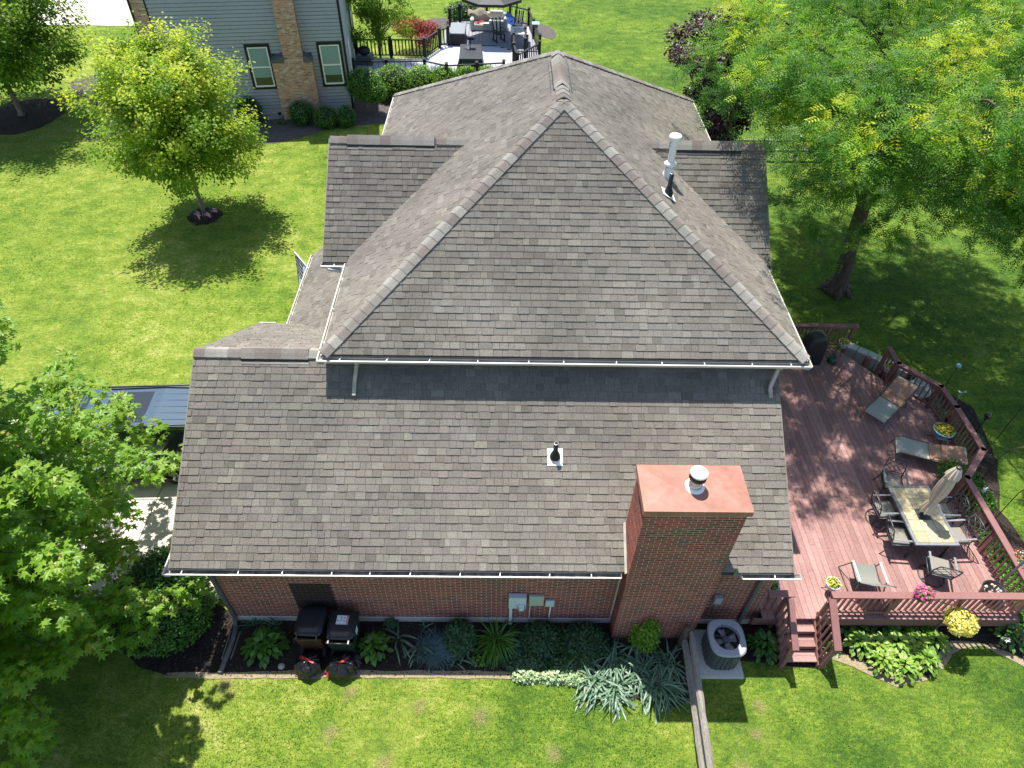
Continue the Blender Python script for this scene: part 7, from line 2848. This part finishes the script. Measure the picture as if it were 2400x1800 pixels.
for i in range(5):
    k = MB()
    y_ = -0.42 + i * 0.21
    k.bar((-2.05, y_, 1.793), (-1.08, y_, 1.829), 0.035, 0.016, bev=0.006)
    k.build('roof_rib', 'car_paint', S, local=True)
k = MB()
k.tube([(-0.18, -0.52, 1.838), (-0.18, 0.52, 1.838)], 0.012, 6)
k.build('sunroof_bar', 'arm_metal', S, local=True)

# flag on the porch post
t = thing('porch_flag', 'black and white stars and stripes flag hanging from a tilted white pole by the porch', 'flag', (0.30, 9.0, 2.0))
p0 = Vector((0.72, 9.0, 1.7))
FP0 = Vector((0.62, 9.55, 2.10))
FP1 = Vector((0.02, 10.15, 2.45))
b = MB()
b.tube([FP0, FP1], 0.016, 8)
b.build('flag_pole', 'white_paint', t)
top0 = FP1
top1 = FP1.lerp(FP0, 0.86)
dn = Vector((-0.02, -0.10, -1.0)).normalized()
Hh, Ww = (top1 - top0).length, 1.30
nx, ny = 26, 22
grid = {}
for i in range(nx + 1):
    for j in range(ny + 1):
        u, v = i / nx, j / ny
        base = top0.lerp(top1, v)
        sag_ = Vector((0.05 * math.sin(v * 9 + u * 3) * u, 0.06 * math.sin(v * 7 + 1) * u, 0))
        shr = 1 - 0.35 * u
        bb = top0.lerp(top1, 0.35 + (v - 0.35) * shr)
        grid[(i, j)] = bb + Vector((-0.06 * u, -0.42 * u, -0.95 * u)) * Ww * 0.98 + sag_
parts_ = {'flag_black': [], 'flag_white': [], 'flag_grey': []}
for i in range(nx):
    for j in range(ny):
        u, v = (i + 0.5) / nx, (j + 0.5) / ny
        if v < 0.54 and u < 0.42:
            sx = int(u / 0.42 * 11)
            sy = int(v / 0.54 * 12)
            m_ = 'flag_white' if (i % 2 == 1 and (j % 2 == (i // 2) % 2)) else 'flag_black'
        else:
            m_ = 'flag_black' if int(v * 13) % 2 == 0 else 'flag_white'
            if u < 0.06:
                m_ = 'flag_grey'
        parts_[m_].append((i, j))
for m_, cells in parts_.items():
    k = MB()
    for (i, j) in cells:
        k.add([tuple(grid[(i, j)]), tuple(grid[(i + 1, j)]), tuple(grid[(i + 1, j + 1)]), tuple(grid[(i, j + 1)])], [(0, 1, 2, 3)])
    k.build('flag_cloth', m_, t)

# small flags round the young maple
FG = 'small stars and stripes flags at the foot of the young maple'
for (x_, y_, rz, lb) in ((-5.42, 15.72, 0.5, 'small stars and stripes flag, leftmost at the foot of the young maple'), (-5.28, 15.66, -0.5, 'small stars and stripes flag just left of the maple trunk'),
                         (-5.02, 15.70, 0.2, 'small faded flag just right of the maple trunk'), (-4.86, 15.92, 0.9, 'small flag behind on the right side of the maple trunk')):
    t = thing('small_flag', lb, 'flag', (x_, y_, 0), rz, FG)
    b = MB()
    b.tube([(0, 0, 0), (0.02, 0.02, 0.46)], 0.006, 5)
    b.build('flag_stick', 'old_wood', t, local=True)
    for q in range(7):
        k = MB()
        z1_, z0_ = 0.44 - q * 0.03, 0.44 - (q + 1) * 0.03
        xs_ = 0.09 if q < 4 else 0.01
        f_ = lambda x, z: (x, -0.02 - 0.25 * x, z - 0.55 * x)
        k.add([f_(xs_, z0_), f_(0.22, z0_), f_(0.22, z1_), f_(xs_, z1_)], [(0, 1, 2, 3)])
        k.build('stripe', 'flag_red' if q % 2 == 0 else 'flag_white', t, local=True)
    k = MB()
    k.add([f_(0.01, 0.32), f_(0.0895, 0.32), f_(0.0895, 0.44), f_(0.01, 0.44)], [(0, 1, 2, 3)])
    k.build('canton', 'flag_blue', t, local=True)
# ------------------------------------------------------------------ neighbouring house
mat('clapboard', (0.345, 0.355, 0.375), rough=0.6, var=0.05, scale=6, var2=0.05)
mat('trim_black', (0.008, 0.008, 0.009), rough=0.5)
mat('blind', (0.30, 0.44, 0.40), rough=0.7, var=0.05)
mat('brick_tan', None, rough=0.9, tint=[(0.25, 0.13, 0.08), (0.42, 0.22, 0.13), (0.50, 0.28, 0.17), (0.50, 0.42, 0.34)], var=0.2, scale=10, bump=0.2)
mat('deck_grey', (0.22, 0.23, 0.26), rough=0.65, var=0.10, scale=10)
mat('deck_pale', (0.40, 0.41, 0.46), rough=0.6, var=0.06, scale=5)
mat('black_wood', (0.010, 0.010, 0.012), rough=0.55, var=0.1)
mat('sofa_cloth', (0.52, 0.51, 0.47), rough=0.9, var=0.06)
mat('tarp_brown', (0.19, 0.16, 0.12), rough=0.8, var=0.2, scale=4)
mat('blue_tarp', (0.03, 0.13, 0.50), rough=0.6)
mat('white_top', (0.62, 0.60, 0.55), rough=0.5)
A8 = rad(8.47)
O8 = Vector((-1.34, 25.18, 0))
NH = thing('neighbour_house', 'grey clapboard house with tan brick chimney and black trimmed windows at the top', 'house', O8, A8)
NM = []
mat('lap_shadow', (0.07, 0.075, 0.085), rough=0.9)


def nb(name, mt, fn, parent=None):
    b = MB()
    fn(b)
    return b.build(name, mt, parent or NH, local=True)



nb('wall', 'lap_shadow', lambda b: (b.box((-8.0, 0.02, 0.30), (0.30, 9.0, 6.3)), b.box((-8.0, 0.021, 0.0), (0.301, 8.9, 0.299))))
nb('foundation', 'concrete', lambda b: b.box((-8.0, -0.015, 0.0), (0.32, 0.019, 0.24)))
EX = 0.150
nrow = 39
for i in range(nrow):
    z0_ = 0.25 + i * EX
    segs = [(-7.40, -2.86 if z0_ < 2.70 else -2.34), (-1.14 if z0_ < 2.70 else -1.49, 0.30)]
    for (a, c) in segs:
        def f(b, a=a, c=c, z0_=z0_):
            vs = [(a, -0.028, z0_), (c, -0.028, z0_), (c, -0.006, z0_ + EX - 0.022), (a, -0.006, z0_ + EX - 0.022), (a, 0.018, z0_), (c, 0.018, z0_), (c, 0.018, z0_ + EX - 0.022), (a, 0.018, z0_ + EX - 0.022)]
            b.add(vs, [(0, 1, 2, 3), (4, 5, 1, 0), (1, 5, 6, 2), (4, 0, 3, 7), (3, 2, 6, 7)])
        nb('clapboard', 'clapboard', f)
# side wall boards (facing the dark deck)
for i in range(nrow):
    z0_ = 0.25 + i * EX

    def f(b, z0_=z0_):
        vs = [(0.348, 0.1, z0_), (0.348, 8.9, z0_), (0.326, 8.9, z0_ + EX), (0.326, 0.1, z0_ + EX), (0.302, 0.1, z0_), (0.302, 8.9, z0_), (0.302, 8.9, z0_ + EX), (0.302, 0.1, z0_ + EX)]
        b.add(vs, [(0, 1, 2, 3), (4, 5, 1, 0), (1, 5, 6, 2), (4, 0, 3, 7), (3, 2, 6, 7)])
    nb('clapboard', 'clapboard', f)
nb('corner_board', 'trim_black', lambda b: b.box((0.275, -0.05, 0.2), (0.37, 0.095, 6.3)))
nb('corner_board', 'trim_black', lambda b: b.box((-7.44, -0.05, 0.2), (-7.405, 0.0, 6.3)))
nb('corner_downspout', 'trim_black', lambda b: b.box((-8.06, -0.10, 0.2), (-7.98, -0.03, 6.2)))


def tan_bricks(parent, x0, x1, y, z0, z1, singles=0, prefer=None, side=None):
    cs = brick_courses(x0, x1, z0, z1, base=0.0677)
    V, F, T = [], [], []
    srt = sorted(cs, key=prefer) if prefer else cs
    sg = set(srt[:singles])
    for c in cs:
        t = round(min(1, max(0, R.gauss(0.5, 0.22) + (0.35 if R.random() < 0.10 else 0))) * 6) / 6
        if c in sg:
            k = ('tan', round(c[1] - c[0], 3), t)
            if k not in BM:
                wd = c[1] - c[0]
                mb = MB()
                mb.add([(0, -0.003, 0), (wd, -0.003, 0), (wd, -0.003, 0.0545), (0, -0.003, 0.0545), (0, 0, 0), (wd, 0, 0), (wd, 0, 0.0545), (0, 0, 0.0545)],
                       [(0, 1, 2, 3), (0, 4, 5, 1), (1, 5, 6, 2), (2, 6, 7, 3), (3, 7, 4, 0)], t)
                me = mb.mesh('brick')
                me.materials.append(MATS['brick_tan'])
                BM[k] = me
            o = bpy.data.objects.new('brick', BM[k])
            COL.objects.link(o)
            o.parent = parent
            o.location = (c[0], y, c[2])
            continue
        o = len(V)
        for d_ in (-0.012, 0.0):
            for (uu_, zz) in ((c[0], c[2]), (c[1], c[2]), (c[1], c[3]), (c[0], c[3])):
                V.append((uu_, y + d_*0.3, zz) if side is None else (side[0] + side[1] * d_, uu_, zz))
        F += [(o, o + 1, o + 2, o + 3), (o, o + 4, o + 5, o + 1), (o + 1, o + 5, o + 6, o + 2), (o + 2, o + 6, o + 7, o + 3), (o + 3, o + 7, o + 4, o)]
        T += [t] * 5
    if V:
        me = fastmesh('bricks', np.array(V), np.array(F), T)
        o = mkobj('bricks', me, 'brick_tan', parent)
        o['kind'] = 'stuff'


CHN = nb('chimney', 'mortar', lambda b: (b.box((-2.85, -0.42, 0.0), (-1.15, 0.0, 2.62)), b.box((-2.33, -0.38, 2.62), (-1.50, 0.0, 7.4))))
CHN['label'] = 'tan brick chimney with wider base'
tan_bricks(CHN, -2.85, -1.15, -0.42, 0.02, 2.60, 300, prefer=lambda c: -c[2])
tan_bricks(CHN, -2.33, -1.50, -0.38, 2.66, 7.3)
tan_bricks(CHN, -0.42, 0.0, 0, 0.02, 2.60, side=(-2.85, 1))
tan_bricks(CHN, -0.42, 0.0, 0, 0.02, 2.60, side=(-1.15, -1))
tan_bricks(CHN, -0.38, 0.0, 0, 2.66, 7.3, side=(-1.50, -1))
for (xa, xb, s_) in ((-2.90, -2.34, 1), (-1.10, -1.49, -1)):
    def f(b, xa=xa, xb=xb):
        vs = [(xa, -0.48, 2.60), (xb, -0.48, 2.80), (xb, 0.0, 2.88), (xa, 0.0, 2.68), (xa, -0.48, 2.54), (xb, -0.48, 2.54), (xb, 0.0, 2.54), (xa, 0.0, 2.54)]
        b.add(vs, [(0, 1, 2, 3), (4, 5, 1, 0), (1, 5, 6, 2), (3, 7, 4, 0), (7, 6, 5, 4), (2, 6, 7, 3)])
    nb('shoulder_cap', 'downspout_grey', f, CHN)
PN = nb('brick_pier', 'mortar', lambda b: b.box((-7.98, -0.06, 0.02), (-7.45, 0.018, 6.3)))
tan_bricks(PN, -7.98, -7.45, -0.06, 0.02, 6.2)


def window(x0, x1, z0, z1, y=-0.03):
    w_ = nb('window', 'trim_black', lambda b: (b.box((x0, y - 0.045, z0), (x0 + 0.10, y, z1)), b.box((x1 - 0.10, y - 0.045, z0), (x1, y, z1)),
                                               b.box((x0 + 0.1005, y - 0.045, z0), (x1 - 0.1005, y, z0 + 0.10)), b.box((x0 + 0.1005, y - 0.045, z1 - 0.12), (x1 - 0.1005, y, z1))))
    a, c, p, q = x0 + 0.101, x1 - 0.101, z0 + 0.101, z1 - 0.121
    zm = (p + q) / 2
    nb('frame', 'white_paint', lambda b: (b.box((a, y - 0.035, p), (a + 0.06, y - 0.002, q)), b.box((c - 0.06, y - 0.035, p), (c, y - 0.002, q)), b.box((a + 0.0605, y - 0.035, p), (c - 0.0605, y - 0.002, p + 0.07)),
                                          b.box((a + 0.0605, y - 0.035, q - 0.06), (c - 0.0605, y - 0.002, q)), b.box((a + 0.0605, y - 0.033, zm - 0.035), (c - 0.0605, y - 0.002, zm + 0.035))), w_)
    nb('pane', 'glass_dark', lambda b: b.box((a + 0.061, y - 0.010, p + 0.07), (c - 0.061, y - 0.006, q - 0.061)), w_)

    def bl(b):
        z = q - 0.08
        while z > p + 0.42:
            if not (zm - 0.045 < z < zm + 0.045):
                b.box((a + 0.065, y - 0.016, z - 0.028), (c - 0.065, y - 0.0105, z - 0.004))
            z -= 0.032
    nb('blind', 'blind', bl, w_)


window(-3.94, -2.88, 1.29, 3.22)
window(-0.87, 0.20, 1.29, 3.22)
# side window and black frame facing the deck


def sw(b):
    b.box((0.350, 6.2, 0.75), (0.40, 6.35, 3.4))
    b.box((0.350, 8.0, 0.75), (0.40, 8.15, 3.4))
    b.box((0.350, 6.351, 3.25), (0.40, 7.999, 3.4))
    b.box((0.350, 6.351, 0.75), (0.40, 7.999, 0.9))


wq = nb('window', 'trim_black', sw)
nb('frame', 'white_paint', lambda b: (b.box((0.352, 6.352, 0.902), (0.39, 6.45, 3.248)), b.box((0.352, 7.90, 0.902), (0.39, 7.998, 3.248)), b.box((0.352, 6.451, 3.15), (0.39, 7.899, 3.248)), b.box((0.352, 6.451, 0.902), (0.39, 7.899, 1.0)), b.box((0.352, 6.451, 2.0), (0.388, 7.899, 2.08))), wq)
nb('pane', 'glass_dark', lambda b: b.box((0.353, 6.451, 1.0), (0.36, 7.899, 3.15)), wq)
nb('door', 'door_white', lambda b: b.box((0.35, 1.8, 0.5), (0.375, 2.7, 2.5), bev=0.01))
nb('roof', 'shingle', lambda b: b.add([(-8.5, -0.4, 6.2), (0.8, -0.4, 6.2), (0.8, 9.4, 6.2), (-8.5, 9.4, 6.2), (-5.0, 4.5, 8.8), (-2.7, 4.5, 8.8), (-8.5, -0.4, 6.35), (0.8, -0.4, 6.35), (0.8, 9.4, 6.35), (-8.5, 9.4, 6.35)],
                                     [(3, 2, 1, 0), (0, 1, 7, 6), (1, 2, 8, 7), (2, 3, 9, 8), (3, 0, 6, 9), (6, 7, 5, 4), (7, 8, 5), (8, 9, 4, 5), (9, 6, 4)]))
# window well
ww = thing('window_well', 'corrugated half round window well at the foundation right of the left boxwood', 'window well', (-4.75, 24.4, 0))


def wellf(b):
    n3 = 14
    for r_, h_ in ((0.62, 0.16),):
        vs = []
        for j in range(n3 + 1):
            a = PI + PI * j / n3
            for (q, z) in ((r_, 0.0), (r_, h_), (r_ - 0.05, h_), (r_ - 0.05, 0.02)):
                vs.append((q * math.cos(a), 0.62 * q * math.sin(a) + 0.32, z))
        b.add(vs, [(j * 4 + k, (j + 1) * 4 + k, (j + 1) * 4 + (k + 1), j * 4 + k + 1) for j in range(n3) for k in range(3)])


b = MB()
wellf(b)
b.build('well_wall', 'galv', ww, local=True)
b = MB()
b.box((-0.5, 0.30, 0.02), (0.5, 0.34, 0.20))
b.build('well_window', 'glass_dark', ww, local=True)
for q in (-0.52, -0.02, 0.48):
    b = MB()
    b.box((q, 0.28, 0.02), (q + 0.04, 0.299, 0.22))
    b.build('window_bar', 'white_paint', ww, local=True)

# ------------------------------------------------------------------ dark deck behind
ND = thing('dark_deck', 'black railed multi level grey deck behind the main roof', 'deck', (3, 32, 0))
far_poly = [(2.6, 33.0), (2.75, 36.3), (3.4, 36.8), (6.4, 36.95), (7.45, 36.2), (7.95, 32.2), (6.6, 32.3), (5.6, 33.0)]
near_poly = [(1.9, 30.9), (2.5, 32.4), (2.62, 32.95), (5.55, 32.95), (6.55, 32.25), (7.9, 32.1), (7.95, 30.8), (6.7, 29.2), (6.0, 28.1), (3.3, 27.6), (2.1, 28.2), (-1.3, 28.0), (-1.7, 30.8)]


def boards_h(poly, z, mt, step, name='deck_board', vert=True):
    xs_ = [p[0] for p in poly]
    ys_ = [p[1] for p in poly]
    if vert:
        x = min(xs_) + 0.02
        while x < max(xs_):
            c = clipx(poly, x + step / 2)
            for k in range(0, len(c) - 1, 2):
                b = MB()
                b.box((x + 0.008, c[k], z - 0.04), (x + step - 0.008, c[k + 1], z))
                b.build(name, mt, ND)
            x += step
    else:
        sp = [(y, x) for x, y in poly]
        y = min(ys_) + 0.02
        while y < max(ys_):
            c = clipx(sp, y + step / 2)
            for k in range(0, len(c) - 1, 2):
                b = MB()
                b.box((c[k], y + 0.004, z - 0.04), (c[k + 1], y + step - 0.004, z))
                b.build(name, mt, ND)
            y += step


boards_h(far_poly, 0.5, 'deck_grey', 0.20)
boards_h(near_poly, 0.49, 'deck_pale', 0.25, vert=False)
b = MB()
for poly in (far_poly, near_poly):
    for i in range(len(poly)):
        p, q = poly[i], poly[(i + 1) % len(poly)]
        b.bar((p[0], p[1], 0.30), (q[0], q[1], 0.30), 0.05, 0.34)
b.build('rim_board', 'black_wood', ND)


def nrail(pts, z0=0.5, h=0.86, thin=False, zb=0.5):
    for (p, q) in zip(pts[:-1], pts[1:]):
        P_ = Vector((p[0], p[1], 0))
        Q_ = Vector((q[0], q[1], 0))
        b = MB()
        b.bar((p[0], p[1], z0 + h), (q[0], q[1], z0 + h), 0.09, 0.05)
        b.bar((p[0], p[1], z0 + 0.10), (q[0], q[1], z0 + 0.10), 0.05, 0.05)
        b.build('rail', 'black_wood', ND)
        L = (Q_ - P_).length
        k = max(1, int(L / (0.17 if not thin else 0.24)))
        for i in range(k):
            c = P_.lerp(Q_, (i + 0.5) / k)
            w_ = 0.06 if not thin else 0.022
            b = MB()
            b.bar((c.x, c.y, z0 + 0.1), (c.x, c.y, z0 + h), w_, w_ * 0.6)
            b.build('baluster', 'black_wood', ND)
    for p in pts:
        b = MB()
        b.box((p[0] - 0.07, p[1] - 0.07, 0.1), (p[0] + 0.07, p[1] + 0.07, z0 + h + 0.12))
        b.add([(p[0] - 0.09, p[1] - 0.09, z0 + h + 0.12), (p[0] + 0.09, p[1] - 0.09, z0 + h + 0.12), (p[0] + 0.09, p[1] + 0.09, z0 + h + 0.12), (p[0] - 0.09, p[1] + 0.09, z0 + h + 0.12), (p[0], p[1], z0 + h + 0.19)],
              [(0, 1, 4), (1, 2, 4), (2, 3, 4), (3, 0, 4)])
        b.build('rail_post', 'black_wood', ND)


nrail([(-1.7, 30.9), (0.1, 31.0), (1.88, 31.05), (2.54, 32.55), (3.0, 32.95)])
nrail([(2.9, 35.9), (3.43, 36.7), (5.0, 36.8), (6.36, 36.9), (7.45, 36.2), (7.68, 34.3), (7.95, 31.9)], thin=True)
nrail([(-1.3, 27.95), (0.3, 28.0), (2.15, 28.15), (3.27, 27.6), (4.74, 27.85), (6.05, 28.1)], thin=True)
nrail([(6.55, 32.1), (6.55, 30.6), (6.7, 29.3)])
nrail([(7.2, 33.0), (7.15, 31.3)])
nrail([(7.9, 30.9), (6.75, 29.2)])


# furniture there
t = thing('outdoor_sofa', 'beige sofa with brown tarp and red cord on the far dark deck', 'sofa', (5.15, 35.6, 0.5), rad(-2))
b = MB()
b.box((-1.0, -0.40, 0.0), (1.0, 0.40, 0.36), bev=0.05)
b.build('base', 'sofa_cloth', t, local=True)
b = MB()
b.box((-0.98, 0.28, 0.30), (0.98, 0.45, 0.80), bev=0.06)
b.build('backrest', 'sofa_cloth', t, local=True)
for s_ in (-1, 1):
    b = MB()
    b.box((s_ * 0.95 - 0.10, -0.42, 0.0), (s_ * 0.95 + 0.10, 0.42, 0.62), bev=0.06)
    b.build('armrest', 'sofa_cloth', t, local=True)
b = MB()
b.box((0.02, -0.36, 0.365), (0.84, 0.26, 0.50), bev=0.04)
b.build('seat_cushion', 'blind' if False else 'white_top', t, local=True)
b = MB()
b.box((0.04, 0.10, 0.505), (0.82, 0.27, 0.95), bev=0.05)
b.build('back_cushion', 'white_top', t, local=True)
t2 = thing('brown_tarp', 'crumpled brown tarp draped over the back of the beige sofa', 'tarp', (5.1, 36.0, 1.3))
b = MB()
vs = []
for i in range(13):
    for j in range(5):
        vs.append((3.95 + i * 0.17, 35.72 + j * 0.13, 1.36 + 0.10 * math.sin(i * 1.3 + j) - 0.22 * abs(j - 2) * 0.5 + 0.10 * math.sin(i * 0.5)))
b.add(vs, [(i * 5 + j, (i + 1) * 5 + j, (i + 1) * 5 + j + 1, i * 5 + j + 1) for i in range(12) for j in range(4)], smooth=True)
b.build('cloth', 'tarp_brown', t2)
t2 = thing('blue_tarp', 'bright blue cloth hanging off the right end of the tarp', 'tarp', (6.5, 35.7, 1.0))
b = MB()
b.add([(6.2, 35.7, 1.45), (6.75, 35.5, 1.05), (6.55, 35.3, 0.75), (6.22, 35.4, 0.9), (6.1, 35.6, 1.2)], [(0, 1, 2, 3, 4)])
b.build('cloth', 'blue_tarp', t2)
t2 = thing('cord_tangle', 'tangle of red orange cord on the sofa seat', 'cord', (4.75, 35.45, 0.87))
b = MB()
for i in range(7):
    pts = [(4.45 + 0.06 * i + 0.16 * math.cos(q * 1.1 + i), 35.42 + 0.14 * math.sin(q * 1.1 + i * 1.7), 0.89 + 0.012 * i) for q in range(7)]
    b.tube(pts, 0.012, 5)
b.build('cord', 'red_thing', t2)


def nchair(x, y, rz, label, base):
    t = thing('wooden_chair', label, 'chair', (x, y, 0.5), rz, 'black wooden chairs on the dark deck')
    b = MB()
    b.box((-0.24, -0.24, 0.38), (0.24, 0.24, 0.42))
    b.build('seat', 'black_wood', t, local=True)
    for i in range(5):
        b = MB()
        b.bar((-0.20 + i * 0.10, 0.24, 0.42), (-0.24 + i * 0.12, 0.42, 1.08), 0.07, 0.02, upv=(0, 1, 0))
        b.build('back_slat', 'black_wood' if i % 2 == 0 else 'white_top', t, local=True)
    for s_ in (-1, 1):
        b = MB()
        b.bar((s_ * 0.29, -0.25, 0.62), (s_ * 0.29, 0.30, 0.60), 0.08, 0.03)
        b.build('armrest', 'black_wood', t, local=True)
        for y_ in (-0.22, 0.22):
            b = MB()
            b.bar((s_ * 0.24, y_, 0.0 if not base else 0.06), (s_ * 0.24, y_, 0.38), 0.05, 0.05)
            b.build('leg', 'black_wood', t, local=True)
        b = MB()
        b.bar((s_ * 0.24, -0.35, 0.05), (s_ * 0.24, 0.38, 0.03), 0.04, 0.05)
        b.build('rocker', 'black_wood', t, local=True)


nchair(5.75, 33.7, rad(25), 'black and white slatted rocking chair in the middle of the dark deck', True)
nchair(6.75, 35.0, rad(-20), 'black and white slatted chair behind the checkered table', False)
t = thing('game_table', 'pale checkered game table on the dark deck', 'table', (6.9, 33.3, 0.5))
b = MB()
b.box((-0.50, -0.60, 0.66), (0.50, 0.60, 0.70), bev=0.01)
b.build('table_top', 'white_top', t, local=True)
b = MB()
for i in range(6):
    for j in range(6):
        if (i + j) % 2:
            b.box((-0.36 + i * 0.12, -0.36 + j * 0.12, 0.7005), (-0.24 + i * 0.12, -0.24 + j * 0.12, 0.702))
b.build('checker_squares', 'ac_side', t, local=True)
for (a, c) in ((-0.42, -0.5), (0.42, -0.5), (-0.42, 0.5), (0.42, 0.5)):
    b = MB()
    b.bar((a, c, 0), (a, c, 0.66), 0.06, 0.06)
    b.build('leg', 'black_wood', t, local=True)
t = thing('covered_table', 'square fire table under a black cover on the pale part of the dark deck', 'covered table', (4.35, 29.95, 0.5))
b = MB()
n3 = 4
vs = [(-0.78, -1.2, 0.0), (0.72, -1.15, 0.0), (0.60, 1.1, 0.0), (-0.66, 1.1, 0.0), (-0.55, -1.02, 0.72), (0.62, -1.02, 0.72), (0.52, 1.02, 0.72), (-0.58, 1.02, 0.72)]
b.add(vs, [(4, 5, 6, 7), (0, 1, 5, 4), (1, 2, 6, 5), (2, 3, 7, 6), (3, 0, 4, 7)])
b.build('cover', 'cover_black', t, local=True)
t = thing('stand_base', 'round black stand with small head on top of the covered table', 'stand', (4.3, 30.4, 1.22))
b = MB()
b.lathe([(0, 0.005), (0.28, 0.005), (0.28, 0.03), (0.06, 0.05), (0.03, 0.05), (0.03, 0.42), (0, 0.42)], 22)
b.build('base', 'dark_metal', t, local=True)
b = MB()
b.box((-0.12, -0.08, 0.42), (0.22, 0.08, 0.56), bev=0.01)
b.build('head', 'black_plastic', t, local=True)
t = thing('storage_bench', 'dark storage bench with pale lid at the left side of the dark deck', 'storage box', (3.5, 33.8, 0.5))
b = MB()
b.box((-0.42, -0.9, 0.0), (0.38, 0.8, 0.56))
b.build('box', 'black_wood', t, local=True)
for i in range(8):
    b = MB()
    b.box((-0.41 + i * 0.098, -0.92, 0.02), (-0.33 + i * 0.098, -0.901, 0.54))
    b.build('plank', 'black_wood', t, local=True)
b = MB()
b.box((-0.44, -0.93, 0.565), (0.40, 0.82, 0.62), bev=0.01)
b.build('lid', 'arm_metal', t, local=True)
t = thing('kettle_grill', 'small black covered grill on a grey stand beside the neighbouring wall', 'grill', (-1.15, 30.1, 0.5))
b = MB()
b.sphere((0, 0, 0.62), 0.34, 16, 10, sq=(1, 0.8, 0.62))
b.build('cover', 'cover_black', t, local=True)
b = MB()
b.box((-0.4, -0.36, 0.0), (0.42, 0.36, 0.42), bev=0.02)
b.build('stand', 'downspout_grey', t, local=True)
# big cantilever umbrella edge
t = thing('dark_umbrella', 'dark grey parasol with white underside seam at the top edge above the deck', 'umbrella', (6.75, 36.0, 0.5))
b = MB()
b.tube([(6.75, 36.0, 0.5), (6.75, 36.0, 3.2)], 0.045, 10)
b.build('pole', 'black_wood', t)
b = MB()
cxu, cyu, r_u = 5.35, 34.3, 1.75
tv = [(cxu + r_u * math.cos(PI / 8 + PI / 4 * k), cyu + r_u * math.sin(PI / 8 + PI / 4 * k), 2.62) for k in range(8)] + [(cxu, cyu, 3.0)] + [(cxu + r_u * math.cos(PI / 8 + PI / 4 * k), cyu + r_u * math.sin(PI / 8 + PI / 4 * k), 2.48) for k in range(8)]
b.add(tv, [(k, (k + 1) % 8, 8) for k in range(8)] + [(9 + k, 9 + (k + 1) % 8, (k + 1) % 8, k) for k in range(8)])
b.build('canopy', 'cover_black', t)
# green birdhouse-like box on rail
t = thing('bird_feeder', 'small green roofed feeder on the right rail of the dark deck', 'bird feeder', (7.75, 33.4, 1.36))
b = MB()
b.box((-0.12, -0.12, 0.02), (0.12, 0.12, 0.16))
b.build('tray', 'tarp_brown', t, local=True)
b = MB()
b.add([(-0.2, -0.16, 0.17), (0.2, -0.16, 0.17), (0.2, 0.16, 0.17), (-0.2, 0.16, 0.17), (-0.2, 0, 0.27), (0.2, 0, 0.27)], [(0, 1, 5, 4), (2, 3, 4, 5), (0, 4, 3), (1, 2, 5), (3, 2, 1, 0)])
b.build('roof', 'pot_blue', t, local=True)
# far split rail fence on the right
t = thing('far_fence', 'weathered rail fence under the locust tree at the far right', 'fence', (18, 21, 0))
for y_, z_ in ((21.2, 0.42), (21.25, 0.85)):
    for k in range(3):
        b = MB()
        b.bar((16.0 + k * 2.8, y_ + k * 0.05, z_), (18.8 + k * 2.8, y_ + 0.05 + k * 0.05, z_ + R.uniform(-0.02, 0.02)), 0.09, 0.09)
        b.build('rail', 'old_wood', t)
for k in range(4):
    b = MB()
    b.box((15.93 + k * 2.8, 21.14 + 0.05 * k, 0), (16.07 + k * 2.8, 21.32 + 0.05 * k, 1.05))
    b.build('post', 'old_wood', t)
